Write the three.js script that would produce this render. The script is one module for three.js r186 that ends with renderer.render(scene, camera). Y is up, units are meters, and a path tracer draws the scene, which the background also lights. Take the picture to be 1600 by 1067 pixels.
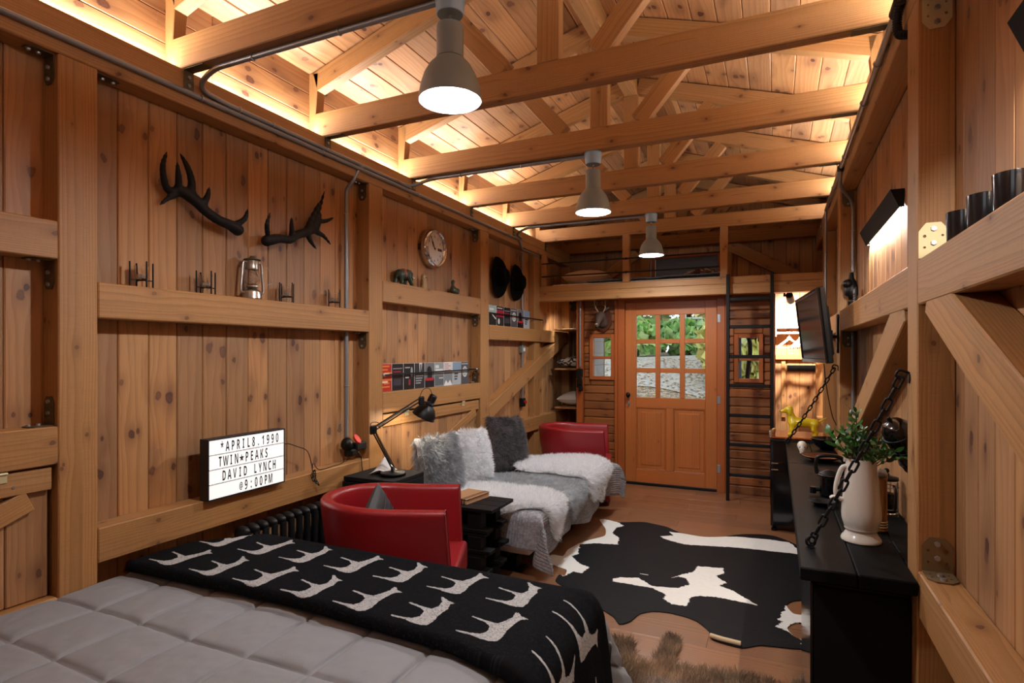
import * as THREE from 'three';
import { mergeGeometries, mergeVertices, toCreasedNormals } from 'three/addons/utils/BufferGeometryUtils.js';
import { RectAreaLightUniformsLib } from 'three/addons/lights/RectAreaLightUniformsLib.js';
import { MarchingCubes } from 'three/addons/objects/MarchingCubes.js';

// ---------------------------------------------------------------- camera, sky, exposure
const scene = new THREE.Scene();
const EYE = 1.4, YAW = 0.428384;                       // the camera stands in the room, turned left of its long axis
const camera = new THREE.PerspectiveCamera(61.26, 1600 / 1067, 0.05, 120);
camera.position.set(0, EYE, 0);
camera.lookAt(-Math.sin(YAW) * 10, EYE, -Math.cos(YAW) * 10);
camera.setViewOffset(1600, 1067, 0, -18.16, 1600, 1067); // shifted lens: uprights stay upright
const renderer = new THREE.WebGLRenderer({ antialias: true });
renderer.toneMapping = THREE.LinearToneMapping;
renderer.toneMappingExposure = 0.3;
renderer.shadowMap.enabled = true;
RectAreaLightUniformsLib.init();
scene.background = new THREE.Color().setRGB(0.86, 0.94, 1.0);   // even overcast sky
scene.backgroundIntensity = 5.6;
const PENDANT = 16, LED = 620, SCONCE = 1900, DESK = 1.6, SIGN = 2.0, SPOT_R = 60, SPOT_L = 4;

// ---------------------------------------------------------------- helpers
// Room axes: X right, Y up, Z forward (into the room); three.js z is -Z.
let seed = 7;
function rnd() { seed = (seed + 0x6d2b79f5) | 0; let t = Math.imul(seed ^ (seed >>> 15), 1 | seed); t = (t + Math.imul(t ^ (t >>> 7), 61 | t)) ^ t; return ((t ^ (t >>> 14)) >>> 0) / 4294967296; }
const rr = (a, b) => a + (b - a) * rnd();
const V = (x, y, z) => new THREE.Vector3(x, y, z);
const W = (X, Y, Z) => new THREE.Vector3(X, Y, -Z);
const lerp = (a, b, t) => a + (b - a) * t, clamp = (x, a = 0, b = 1) => Math.min(b, Math.max(a, x));
const sstep = (a, b, x) => { const t = clamp((x - a) / (b - a)); return t * t * (3 - 2 * t); };
const names = new Map();
function numbered(n) { const k = names.get(n) || 0; names.set(n, k + 1); return k ? n + '_' + String(k).padStart(3, '0') : n; }
function flags(o) { o.traverse((m) => { if (m.isMesh) { m.castShadow = true; m.receiveShadow = true; } }); return o; }
function norm(gs) {            // geometries ready to be merged: no index, position + normal + uv only
  return gs.flat(3).filter(Boolean).map((g) => {
    let q = g.index ? g.toNonIndexed() : g.clone();
    for (const k of Object.keys(q.attributes)) if (!['position', 'normal', 'uv'].includes(k)) q.deleteAttribute(k);
    if (!q.attributes.uv) q.setAttribute('uv', new THREE.BufferAttribute(new Float32Array(q.attributes.position.count * 2), 2));
    if (!q.attributes.normal) q.computeVertexNormals();
    q.morphAttributes = {};
    return q;
  });
}
const merge = (...gs) => { const n = norm(gs); return n.length === 1 ? n[0] : mergeGeometries(n); };
function thing(name, label, category, [x, y, Z] = [0, 0, 0], group) {
  const o = new THREE.Group(); o.name = numbered(name); o.position.set(x, y, -Z); o.userData = { label, category };
  if (group) o.userData.group = group;
  scene.add(o); return o;
}
function origin(o) { const p = V(0, 0, 0); for (let q = o; q && q !== scene; q = q.parent) p.add(q.position); return p; }
// a part whose geometry is given in room coordinates (or in the thing's own axes while the thing stands at 0,0,0)
function part(parent, name, geos, mat, label) {
  const g = merge(geos), p = origin(parent); g.translate(-p.x, -p.y, -p.z);
  const m = new THREE.Mesh(g, mat); m.name = name; m.castShadow = m.receiveShadow = true; if (label) m.userData.label = label;
  parent.add(m); return m;
}
function solo(name, geos, mat, label, category, group) {
  const g = merge(geos); g.computeBoundingBox(); const b = g.boundingBox, c = V((b.min.x + b.max.x) / 2, b.min.y, (b.min.z + b.max.z) / 2);
  g.translate(-c.x, -c.y, -c.z);
  const m = new THREE.Mesh(g, mat); m.name = numbered(name); m.position.copy(c); m.castShadow = m.receiveShadow = true;
  m.userData = { label, category }; if (group) m.userData.group = group; scene.add(m); return m;
}
function struct(name, geos, mat) { const m = new THREE.Mesh(merge(geos), mat); m.name = name; m.castShadow = m.receiveShadow = true; m.userData = { kind: 'structure' }; scene.add(m); return m; }
function copy(o, [x, y, Z], turn, label, group) {
  const r = o.clone(); r.userData = { ...o.userData }; r.name = numbered(o.name.replace(/_\d+$/, '')); r.position.set(x, y, -Z); if (turn !== undefined) r.rotation.y = turn;
  r.userData.label = label || o.userData.label; if (group) r.userData.group = group; scene.add(r); return r;
}

// chamfered box about the origin; uv in metres with v along its grain axis
function cbox(sx, sy, sz, ch = 0.003, axis = 1, uo = 0, vo = 0, us = 1) {
  const h = [sx / 2, sy / 2, sz / 2], c = Math.min(ch, h[0] * 0.9, h[1] * 0.9, h[2] * 0.9), pos = [], nor = [], uv = [];
  const corner = (s, a) => { const p = [s[0] * h[0], s[1] * h[1], s[2] * h[2]]; for (let i = 0; i < 3; i++) if (i !== a) p[i] -= s[i] * c; return p; };
  const map = (p, n) => {
    const an = n.map(Math.abs), m = an.indexOf(Math.max(...an));
    let al = axis, ac; const others = [0, 1, 2].filter((i) => i !== m);
    if (m === axis) { al = others[0]; ac = others[1]; } else ac = others.find((i) => i !== al);
    return [(p[ac] + h[ac]) * us + uo + (m === (axis + 1) % 3 ? 0.37 : 0) * (us === 1 ? 1 : 0), p[al] + vo];
  };
  const tri = (a, b, d, n) => {
    const e = V(...b).sub(V(...a)).cross(V(...d).sub(V(...a)));
    if (e.dot(V(...n)) < 0) [b, d] = [d, b];
    const nn = V(...n).normalize().toArray();
    for (const p of [a, b, d]) { pos.push(...p); nor.push(...nn); uv.push(...map(p, n)); }
  };
  for (let a = 0; a < 3; a++) for (const s of [-1, 1]) {                       // faces
    const [b, d] = [0, 1, 2].filter((i) => i !== a), q = [[-1, -1], [1, -1], [1, 1], [-1, 1]].map(([u, v]) => { const k = [0, 0, 0]; k[a] = s; k[b] = u; k[d] = v; return corner(k, a); });
    const n = [0, 0, 0]; n[a] = s; tri(q[0], q[1], q[2], n); tri(q[0], q[2], q[3], n);
  }
  for (let a = 0; a < 3; a++) { const [b, d] = [0, 1, 2].filter((i) => i !== a);   // edges along a
    for (const u of [-1, 1]) for (const v of [-1, 1]) {
      const k0 = [0, 0, 0], k1 = [0, 0, 0]; k0[a] = -1; k1[a] = 1; k0[b] = k1[b] = u; k0[d] = k1[d] = v;
      const n = [0, 0, 0]; n[b] = u; n[d] = v * 0.999;
      const p = [corner(k0, b), corner(k1, b), corner(k1, d), corner(k0, d)];
      tri(p[0], p[1], p[2], n); tri(p[0], p[2], p[3], n);
    } }
  for (const u of [-1, 1]) for (const v of [-1, 1]) for (const w of [-1, 1]) tri(corner([u, v, w], 0), corner([u, v, w], 1), corner([u, v, w], 2), [u, v * 0.999, w * 0.998]);
  const g = new THREE.BufferGeometry();
  g.setAttribute('position', new THREE.Float32BufferAttribute(pos, 3)); g.setAttribute('normal', new THREE.Float32BufferAttribute(nor, 3)); g.setAttribute('uv', new THREE.Float32BufferAttribute(uv, 2));
  return g;
}
// box by its extents in room axes
function bx(x0, x1, y0, y1, Z0, Z1, { ch = 0.003, axis = 1, uo, vo, us = 1 } = {}) {
  const g = cbox(Math.abs(x1 - x0), Math.abs(y1 - y0), Math.abs(Z1 - Z0), ch, axis, uo ?? rnd() * 3, vo ?? rnd() * 5, us);
  return g.translate((x0 + x1) / 2, (y0 + y1) / 2, -(Z0 + Z1) / 2);
}
// bar between two points (three axes), w across (sideways), h along "up"
function bar(p0, p1, w, h, up = V(0, 1, 0), ch = 0.003) {
  const d = p1.clone().sub(p0), L = d.length(), y = d.clone().normalize(), x = y.clone().cross(up).normalize(), z = x.clone().cross(y);
  return cbox(w, L, h, ch, 1, rnd() * 3, rnd() * 5).applyMatrix4(new THREE.Matrix4().makeBasis(x, y, z).setPosition(p0.clone().add(p1).multiplyScalar(0.5)));
}
const rod = (p0, p1, r, n = 10) => { const d = p1.clone().sub(p0); return new THREE.CylinderGeometry(r, r, d.length(), n).applyQuaternion(new THREE.Quaternion().setFromUnitVectors(V(0, 1, 0), d.clone().normalize())).translate((p0.x + p1.x) / 2, (p0.y + p1.y) / 2, (p0.z + p1.z) / 2); };
const tube = (pts, r, seg = 40, n = 8, closed = false, tension = 0.5) => new THREE.TubeGeometry(new THREE.CatmullRomCurve3(pts, closed, 'catmullrom', tension), seg, r, n, closed);
const lathe = (pts, n = 40) => new THREE.LatheGeometry(pts.map(([r, y]) => new THREE.Vector2(r, y)), n);
const sph = (r, x = 0, y = 0, z = 0, sx = 1, sy = 1, sz = 1, n = 16) => new THREE.SphereGeometry(r, n, Math.max(8, n * 0.7 | 0)).scale(sx, sy, sz).translate(x, y, z);
const cyl = (r0, r1, h, x = 0, y = 0, z = 0, n = 24) => new THREE.CylinderGeometry(r1, r0, h, n).translate(x, y, z);
// pipe that follows corners with rounded bends
function pipe(pts, r, bend = 0.05, n = 10) {
  const c = new THREE.CurvePath();
  let at = pts[0];
  for (let i = 1; i < pts.length; i++) {
    if (i === pts.length - 1) { c.add(new THREE.LineCurve3(at, pts[i])); break; }
    const a = pts[i - 1].clone().sub(pts[i]), b = pts[i + 1].clone().sub(pts[i]), k = Math.min(bend, a.length() / 2, b.length() / 2);
    const q0 = pts[i].clone().addScaledVector(a.normalize(), k), q1 = pts[i].clone().addScaledVector(b.normalize(), k);
    c.add(new THREE.LineCurve3(at, q0)); c.add(new THREE.QuadraticBezierCurve3(q0, pts[i], q1)); at = q1;
  }
  const gs = []; for (const k of c.curves) gs.push(new THREE.TubeGeometry(k, k.isLineCurve3 ? 1 : 8, r, n, false));
  return gs;
}
// closed thick sheet: top(u, v) gives a point, thick its thickness downwards along the normal
function sheet(nu, nv, top, thick, uvf) {
  const P = [], N = [], U = [];
  for (let j = 0; j <= nv; j++) for (let i = 0; i <= nu; i++) P.push(top(i / nu, j / nv));
  const at = (i, j) => P[clamp(j, 0, nv) * (nu + 1) + clamp(i, 0, nu)];
  for (let j = 0; j <= nv; j++) for (let i = 0; i <= nu; i++) { N.push(at(i + 1, j).clone().sub(at(i - 1, j)).cross(at(i, j + 1).clone().sub(at(i, j - 1))).normalize()); U.push(uvf ? uvf(i / nu, j / nv, at(i, j)) : [i / nu, j / nv]); }
  const pos = [], uv = [], idx = [], n = P.length, th = typeof thick === 'function' ? thick : () => thick;
  for (let k = 0; k < n; k++) { pos.push(...P[k].toArray()); uv.push(...U[k]); }
  for (let k = 0; k < n; k++) { const i = k % (nu + 1), j = (k / (nu + 1)) | 0; pos.push(...P[k].clone().addScaledVector(N[k], -th(i / nu, j / nv)).toArray()); uv.push(...U[k]); }
  const id = (i, j, b) => j * (nu + 1) + i + (b ? n : 0), quad = (a, b, c, d) => idx.push(a, b, c, a, c, d);
  for (let j = 0; j < nv; j++) for (let i = 0; i < nu; i++) { quad(id(i, j), id(i + 1, j), id(i + 1, j + 1), id(i, j + 1)); quad(id(i, j, 1), id(i, j + 1, 1), id(i + 1, j + 1, 1), id(i + 1, j, 1)); }
  for (let i = 0; i < nu; i++) { quad(id(i, 0, 1), id(i + 1, 0, 1), id(i + 1, 0), id(i, 0)); quad(id(i, nv), id(i + 1, nv), id(i + 1, nv, 1), id(i, nv, 1)); }
  for (let j = 0; j < nv; j++) { quad(id(0, j), id(0, j + 1), id(0, j + 1, 1), id(0, j, 1)); quad(id(nu, j, 1), id(nu, j + 1, 1), id(nu, j + 1), id(nu, j)); }
  const g = new THREE.BufferGeometry(); g.setAttribute('position', new THREE.Float32BufferAttribute(pos, 3)); g.setAttribute('uv', new THREE.Float32BufferAttribute(uv, 2)); g.setIndex(idx);
  g.computeVertexNormals(); return g;
}
// smooth body from tapered capsules, meshed from a distance field
function blob(caps, cell, k = 0.02) {
  const lo = V(9, 9, 9), hi = V(-9, -9, -9);
  for (const [a, b, ra, rb] of caps) for (const [p, r] of [[a, ra], [b, rb]]) { lo.min(p.clone().subScalar(r + cell * 3 + k)); hi.max(p.clone().addScalar(r + cell * 3 + k)); }
  const size = Math.max(...hi.clone().sub(lo).toArray()), R = Math.min(150, Math.ceil(size / cell) + 4), mc = new MarchingCubes(R, undefined, false, false, 400000);
  const c = lo.clone().add(hi).multiplyScalar(0.5), half = size / 2 * R / (R - 4), p = V(0, 0, 0), ab = V(0, 0, 0), ap = V(0, 0, 0);
  for (let z = 0; z < R; z++) for (let y = 0; y < R; y++) for (let x = 0; x < R; x++) {
    p.set(c.x + (2 * x / R - 1) * half, c.y + (2 * y / R - 1) * half, c.z + (2 * z / R - 1) * half);
    let d = 9;
    for (const [a, b, ra, rb] of caps) {
      ab.subVectors(b, a); ap.subVectors(p, a); const t = clamp(ap.dot(ab) / Math.max(1e-9, ab.lengthSq()));
      const e = ap.addScaledVector(ab, -t).length() - lerp(ra, rb, t), hh = clamp(0.5 + 0.5 * (d - e) / k);
      d = lerp(d, e, hh) - k * hh * (1 - hh);
    }
    mc.field[x + y * R + z * R * R] = -d;
  }
  mc.isolation = 0; mc.update();
  const g = new THREE.BufferGeometry();
  g.setAttribute('position', new THREE.BufferAttribute(mc.positionArray.slice(0, mc.count * 3), 3));
  g.scale(half, half, half).translate(c.x, c.y, c.z);
  const w = mergeVertices(g, cell * 0.01); w.computeVertexNormals(); return w;
}
// ---------------------------------------------------------------- textures
const PERM = (() => { const a = new Uint16Array(4096); let s = 12345; for (let i = 0; i < 4096; i++) { s = (Math.imul(s, 1664525) + 1013904223) >>> 0; a[i] = s >>> 16; } return a; })();
const hsh = (x, y, k) => PERM[(PERM[(x * 37 + k * 101) & 4095] + y * 59 + x) & 4095] / 65535;
function noise(x, y, k = 0) { const xi = Math.floor(x), yi = Math.floor(y), u = x - xi, v = y - yi, a = u * u * (3 - 2 * u), b = v * v * (3 - 2 * v); return lerp(lerp(hsh(xi, yi, k), hsh(xi + 1, yi, k), a), lerp(hsh(xi, yi + 1, k), hsh(xi + 1, yi + 1, k), a), b); }
const fbm = (x, y, k = 0, o = 4) => { let s = 0, a = 0.5, t = 0; for (let i = 0; i < o; i++) { s += a * noise(x, y, k + i * 7); t += a; a *= 0.5; x *= 2.03; y *= 2.03; } return s / t; };
function tex(w, h, f, { srgb = true, repeat = [1, 1] } = {}) {
  const d = new Uint8Array(w * h * 4);
  for (let y = 0; y < h; y++) for (let x = 0; x < w; x++) { const c = f(x / w, y / h), o = (y * w + x) * 4; d[o] = c[0]; d[o + 1] = c[1]; d[o + 2] = c[2]; d[o + 3] = 255; }
  const t = new THREE.DataTexture(d, w, h); t.wrapS = t.wrapT = THREE.RepeatWrapping; t.magFilter = THREE.LinearFilter; t.minFilter = THREE.LinearFilter; t.repeat.set(...repeat);
  if (srgb) t.colorSpace = THREE.SRGBColorSpace; t.needsUpdate = true; return t;
}
function paint(w, h, f) { const c = document.createElement('canvas'); c.width = w; c.height = h; f(c.getContext('2d'), w, h); const t = new THREE.CanvasTexture(c); t.colorSpace = THREE.SRGBColorSpace; t.magFilter = THREE.LinearFilter; return t; }
const mix3 = (a, b, t) => [lerp(a[0], b[0], t), lerp(a[1], b[1], t), lerp(a[2], b[2], t)];
// boards side by side (cols), each Wd metres wide and L metres long, with rings bending round knots
function woodTex(pw, ph, { cols, Wd, L, light, dark, knot, knots = 5, rmin = 0.006, rmax = 0.014, ring = 60, tone = 0.1, k = 1, saw = 0, smoke = 0 }) {
  const list = []; const s0 = seed; seed = 900 + k * 17;
  for (let c = 0; c < cols; c++) { const a = []; for (let i = 0; i < knots; i++) { const kx = rr(0.1, 0.9) * Wd, ky = (i + rr(0.1, 0.9)) / knots * L, r = rr(rmin, rmax); a.push([kx, ky, r, rr(0.35, 1), smoke && rnd() < 0.55 ? rr(0.018, 0.04) : 0]); if (rnd() < 0.5) a.push([clamp(Wd - kx + rr(-0.02, 0.02), 0.01, Wd - 0.01), ky + rr(-0.03, 0.03), r * rr(0.6, 1), rr(0.3, 1)]); } list.push({ a, tone: rr(-tone, tone), warm: rr(-1, 1), ph: rr(0, 50), fr: rr(0.6, 1.3) * ring, cx: rr(0.2, 0.8) * Wd }); }
  seed = s0;
  return tex(pw, ph, (u, v) => {
    const c = Math.min(cols - 1, (u * cols) | 0), q = list[c], x = (u * cols - c) * Wd, y = v * L;
    const ey = Math.min(v, 1 - v) < 0.5 ? Math.sin(v * Math.PI * 2) * 0.004 + Math.cos(v * Math.PI * 2) * 0.003 : 0;
    let xx = x + ey, kn = 0, halo = 0;
    for (const [kx, ky, r, al, sm] of q.a) {
      let dy = y - ky; if (dy > L / 2) dy -= L; if (dy < -L / 2) dy += L;
      const dx = x - kx, dyy = dy * 0.42; if (Math.abs(dx) > 0.09 || Math.abs(dyy) > 0.1) continue;
      const d2 = dx * dx + dyy * dyy, s = r * 2.1;
      xx -= dx * 0.75 * Math.exp(-d2 / (2 * s * s));
      const rad = Math.hypot(dx, dy * (smoke ? 0.6 : 0.8)) / r * (0.7 + 0.62 * noise(x * 80 + kx * 900, y * 55, k + 4)); kn = Math.max(kn, (1 - sstep(0.75, 1.1, rad + 0.25 * (noise(x * 220, y * 220, k) - 0.5))) * al * (0.86 + 0.14 * Math.cos(rad * 9)));
      halo = Math.max(halo, 0.62 * al * Math.exp(-(dx * dx + dy * dy * 0.25) / (2 * (r * 1.55) ** 2))); if (sm) { const w = noise(x * 30 + dy * 9, y * 12, k + 2); halo = Math.max(halo, (0.15 + 0.5 * w) * Math.exp(-(dx * dx * 1.6 + dy * dy * 0.22) / (2 * sm * sm))); }
    }
    const vv = (m) => Math.sin(v * Math.PI * 2) * m + Math.cos(v * Math.PI * 4) * m * 0.5;
    const arch = (xx - q.cx) * (xx - q.cx) * q.fr * 5;
    const t = q.ph + xx * q.fr + arch + 0.9 * noise(xx * 26, vv(0.8) + 7, k + c) + 0.3 * noise(xx * 70, vv(2) + 9, k + c);
    const f = t - Math.floor(t), late = Math.pow(f, 2.5) * (1 - sstep(0.9, 1, f));
    const fib = noise(x * 1500, y * 22, k + 3) - 0.5, cloud = noise(x * 14, y * 3.2, k + 5) - 0.5;
    let col = mix3(light, dark, clamp(late * (smoke ? 0.5 : 0.7) + 0.16 + cloud * 0.4));
    const m = 1 + q.tone + fib * 0.1 + cloud * 0.14 + (saw ? (noise(x * 40, y * 700, k + 9) - 0.5) * saw : 0);
    col = [col[0] * m * (1 + q.warm * 0.015), col[1] * m, col[2] * m * (1 - q.warm * 0.05)];
    col = mix3(col, mix3(dark, knot, 0.5), halo); col = mix3(col, knot, kn * 0.92);
    return col.map((z) => clamp(z, 0, 255));
  }, {});
}
function fixRepeat(t, u, v) { t.repeat.set(u, v); t.needsUpdate = true; return t; }
const PW = 0.127;                                                     // board pitch
const PINE = woodTex(1024, 1600, { cols: 8, Wd: PW, L: 2.5, light: [186, 138, 92], dark: [142, 95, 56], knot: [64, 35, 30], knots: 6, rmin: 0.006, rmax: 0.018, ring: 38, tone: 0.11, smoke: 1, k: 1 });
const TIMBER = fixRepeat(woodTex(1024, 1600, { cols: 4, Wd: 0.14, L: 2.4, light: [178, 130, 80], dark: [142, 98, 54], knot: [84, 46, 28], knots: 4, rmin: 0.004, rmax: 0.01, ring: 75, tone: 0.05, k: 2, saw: 0.05 }), 1 / 0.56, 1 / 2.4);
const FLOORW = woodTex(1024, 1024, { cols: 4, Wd: 0.19, L: 1.3, light: [150, 104, 70], dark: [116, 74, 47], knot: [76, 42, 28], knots: 1, rmin: 0.002, rmax: 0.005, ring: 60, tone: 0.09, k: 4 });
const FIR = fixRepeat(woodTex(768, 1024, { cols: 4, Wd: 0.12, L: 2.0, light: [188, 112, 55], dark: [152, 80, 36], knot: [98, 52, 28], knots: 1, rmin: 0.003, rmax: 0.006, ring: 95, tone: 0.04, k: 5 }), 1 / 0.48, 1 / 2);
const CHAR = fixRepeat(tex(512, 1024, (u, v) => { const g = fbm(u * 90, v * 6, 3, 3), b = fbm(u * 8, v * 3, 9, 3), c = 16 + g * 34 + b * 14; return [c, c * 1.0, c * 1.03]; }), 2, 1.2);
const grey = (w, h, f, rep) => tex(w, h, (u, v) => { const c = clamp(f(u, v), 0, 255); return [c, c, c]; }, { srgb: false, repeat: rep });
const LEATHERB = grey(256, 256, (u, v) => 255 * fbm(u * 48, v * 48, 2, 3), [7, 7]);
const CLOTHB = grey(256, 256, (u, v) => 127 + 60 * Math.sin(u * 256 * 0.78) * Math.sin(v * 256 * 0.78) + 80 * (noise(u * 128, v * 128, 5) - 0.5), [5, 5]);
const FELT = tex(512, 512, (u, v) => { const n = fbm(u * 90, v * 90, 4, 3), c = 20 + n * 22; return [c, c * 1.02, c * 1.1]; });

const std = (o) => new THREE.MeshStandardMaterial(o), phy = (o) => new THREE.MeshPhysicalMaterial(o);
const sr = (r, g, b) => new THREE.Color().setRGB(r / 255, g / 255, b / 255, THREE.SRGBColorSpace);
const M = {
  plank: std({ map: PINE, roughness: 0.5 }), roof: std({ map: PINE, roughness: 0.45, color: new THREE.Color().setRGB(1.18, 1.2, 1.3) }), log: std({ map: PINE, roughness: 0.42, color: sr(205, 172, 140) }),
  timber: std({ map: TIMBER, roughness: 0.55, bumpMap: TIMBER, bumpScale: 0.0006 }), frame: std({ map: FIR, roughness: 0.4, color: sr(232, 214, 204) }), door: std({ map: FIR, roughness: 0.36 }),
  floor: phy({ map: FLOORW, roughness: 0.34, clearcoat: 0.35, clearcoatRoughness: 0.22 }), backing: std({ color: sr(58, 36, 22), roughness: 0.9 }),
  outer: std({ color: sr(96, 72, 52), roughness: 0.9 }),
  black: phy({ color: sr(9, 9, 10), roughness: 0.45, specularIntensity: 0.6 }), blackGloss: phy({ color: sr(10, 10, 12), roughness: 0.16, clearcoat: 0.6, clearcoatRoughness: 0.08 }), blackMatt: phy({ color: sr(13, 13, 15), roughness: 0.8, specularIntensity: 0.5 }),
  iron: std({ color: sr(30, 30, 32), roughness: 0.5, metalness: 0.6 }), steel: std({ color: sr(172, 173, 176), roughness: 0.3, metalness: 0.75 }), chrome: std({ color: sr(220, 220, 222), roughness: 0.12, metalness: 1 }),
  conduit: std({ color: sr(140, 141, 145), roughness: 0.38, metalness: 0.55 }), zinc: std({ color: sr(212, 196, 150), roughness: 0.42, metalness: 0.35 }), darkzinc: std({ color: sr(104, 92, 70), roughness: 0.5, metalness: 0.7 }),
  char: phy({ map: CHAR, color: sr(96, 96, 98), roughness: 0.58, specularIntensity: 0.22, bumpMap: CHAR, bumpScale: 0.004 }), pallet: phy({ map: CHAR, roughness: 0.6, specularIntensity: 0.5, color: sr(110, 110, 112), bumpMap: CHAR, bumpScale: 0.003 }),
  red: phy({ color: sr(142, 18, 26), roughness: 0.36, clearcoat: 0.18, clearcoatRoughness: 0.3, bumpMap: LEATHERB, bumpScale: 0.0006 }),
  lampGrey: std({ color: sr(128, 148, 164), roughness: 0.42 }), lampIn: std({ color: sr(238, 238, 236), roughness: 0.5 }), darkLeather: std({ color: sr(60, 63, 66), roughness: 0.5, bumpMap: LEATHERB, bumpScale: 0.0006 }),
  glass: phy({ color: 0xffffff, roughness: 0.0, transmission: 1, thickness: 0, ior: 1.5 }), cup: phy({ color: 0xffffff, roughness: 0.02, transmission: 1, thickness: 0.003, ior: 1.45 }), white: std({ color: sr(236, 235, 232), roughness: 0.5 }), porcelain: phy({ color: sr(226, 219, 208), roughness: 0.18, clearcoat: 0.5, clearcoatRoughness: 0.06 }),
  duvet: std({ color: sr(136, 138, 142), roughness: 0.75, bumpMap: CLOTHB, bumpScale: 0.0004 }),
};
const glow = (r, g, b, k) => std({ color: 0x000000, emissive: new THREE.Color().setRGB(r, g, b), emissiveIntensity: k, roughness: 1 });
fixRepeat(PINE, 1, 1 / 2.5); fixRepeat(FLOORW, 1, 1 / 1.3);
// ---------------------------------------------------------------- the shell
const XL = -2.326, XR = 0.388, PL = -2.427, PR = 0.484, CX = -0.97, ZF = -1.3, ZB = 6.95;   // post faces, board faces, ridge, end walls
const roofY = (x) => 3.453 - 0.31 * Math.abs(x - CX);
const WOODP = (w, cols = 8) => ({ us: 0.96 / (cols * w), uo: ((rnd() * cols) | 0) / cols + 0.02 / cols, vo: rnd() * 2.5 });
const plank = (x0, x1, y0, y1, Z0, Z1, w, axis = 1, ch = 0.0042) => bx(x0, x1, y0, y1, Z0, Z1, { ch, axis, ...WOODP(w) });
const child = (p, name, g, m) => part(p, name, g, m);

// floor of wide laminate boards running across the room
const floor = struct('floor', bx(-2.6, 0.65, -0.16, -0.012, ZF - 0.2, 6.2, { ch: 0.001 }), M.backing);
for (let Z = ZF, k = 0; Z < 6.14; Z += 0.19, k++) {
  let x = -2.45 - (k % 3) * 0.43;
  while (x < 0.5) { const a = Math.max(x, -2.45), b = Math.min(x + 1.29, 0.5); if (b - a > 0.05) child(floor, 'floor_board', bx(a + 0.0004, b - 0.0004, -0.012, 0, Z + 0.0004, Math.min(Z + 0.1896, 6.14), { ch: 0.0008, axis: 0, us: 0.96 / (4 * 0.19), uo: ((rnd() * 4) | 0) / 4 + 0.005, vo: rnd() * 3 }), M.floor); x += 1.29; }
}
for (const [x0, x1] of [[-2.45, -1.97], [-0.0, 0.5]]) child(floor, 'closet_floor', bx(x0, x1, -0.012, 0, 6.141, ZB, { axis: 0, us: 1.2, uo: 0.26 }), M.floor);

// side walls: boards, then the timber frame in front of them
const wallL = struct('wall_left', bx(-2.62, PL - 0.02, -0.1, 3.1, ZF - 0.2, ZB + 0.15, { ch: 0.001 }), M.outer);
const wallR = struct('wall_right', bx(PR + 0.02, 0.68, -0.1, 3.1, ZF - 0.2, ZB + 0.15, { ch: 0.001 }), M.outer);
for (let Z = 1.465 - 22 * PW; Z < ZB - 0.03; Z += PW) {
  child(wallL, 'wall_board', plank(PL - 0.02, PL + rr(-0.0006, 0.0006), 0, 2.49, Z + 0.001, Math.min(ZB, Z + PW - 0.001), PW), M.plank);
  child(wallR, 'wall_board', plank(PR + rr(-0.0006, 0.0006), PR + 0.02, 0, 2.49, Z + 0.039, Math.min(ZB, Z + PW + 0.037), PW), M.plank);
}
const fr = (w, name, x0, x1, y0, y1, Z0, Z1, axis) => child(w, name, bx(x0, x1, y0, y1, Z0, Z1, { ch: 0.004, axis }), M.timber);
for (const [w, xi, xo, kx] of [[wallL, XL, PL, -2.38], [wallR, XR, PR, 0.44]]) {
  fr(w, 'wall_plate', xi, xo, 2.472, 2.534, ZF, ZB, 2); fr(w, 'wall_plate', xi, xo + Math.sign(xo) * 0.01, 2.535, 2.628, ZF, ZB, 2);
  const s = Math.sign(xo);                                             // knee wall boards between plate and roof
  for (let r = 0; r < 3; r++) for (const [a, b] of [[ZF, 1.9], [1.9, 4.6], [4.6, ZB]]) child(w, 'knee_board', bx(xo + s * 0.004, xo + s * 0.024, 2.629 + r * 0.127, 2.629 + (r + 1) * 0.127 - 0.0015, a, b - 0.001, { ch: 0.003, axis: 2, ...WOODP(0.127) }), M.roof);
}
for (const [a, b] of [[-0.55, -0.415], [1.199, 1.331], [2.93, 3.067], [4.438, 4.598]]) fr(wallL, 'post', XL, PL, 0, 2.471, a, b, 1);
fr(wallL, 'post', -2.352, PL, 0, 2.471, 5.735, 5.885, 1); fr(wallL, 'post', XL, PL, 0, 2.471, 6.8, 6.935, 1);
for (const [a, b] of [[0.35, 0.485], [2.085, 2.224], [4.383, 4.52], [5.75, 5.886], [6.8, 6.935]]) fr(wallR, 'post', XR, PR, 0, 2.471, a, b, 1);
const girtsL = [[-0.414, 1.198, [[1.735, 1.87], [1.004, 1.139]]], [1.332, 2.929, [[1.533, 1.668], [0.605, 0.738]]], [3.068, 4.437, [[1.736, 1.874], [1.008, 1.143]]], [4.599, 6.76, [[1.522, 1.655], [0.58, 0.718]]]];
for (const [a, b, ys] of girtsL) for (const [y0, y1] of ys) fr(wallL, 'girt', XL + 0.0015, PL, y0, y1, a, b, 2);
for (const [a, b] of [[0.486, 2.084], [2.225, 4.382], [4.521, 5.749], [5.887, 6.799]]) for (const [y0, y1] of [[1.545, 1.681], a > 2 && a < 5 ? [0.5, 0.636] : [0.61, 0.746]]) fr(wallR, 'girt', XR - 0.0015 + 0.003, PR, y0, y1, a, b, 2);
fr(wallL, 'floor_beam', XL + 0.002, PL, 0, 0.1, ZF, ZB, 2); fr(wallR, 'floor_beam', XR, PR, 0, 0.1, ZF, ZB, 2);
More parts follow.
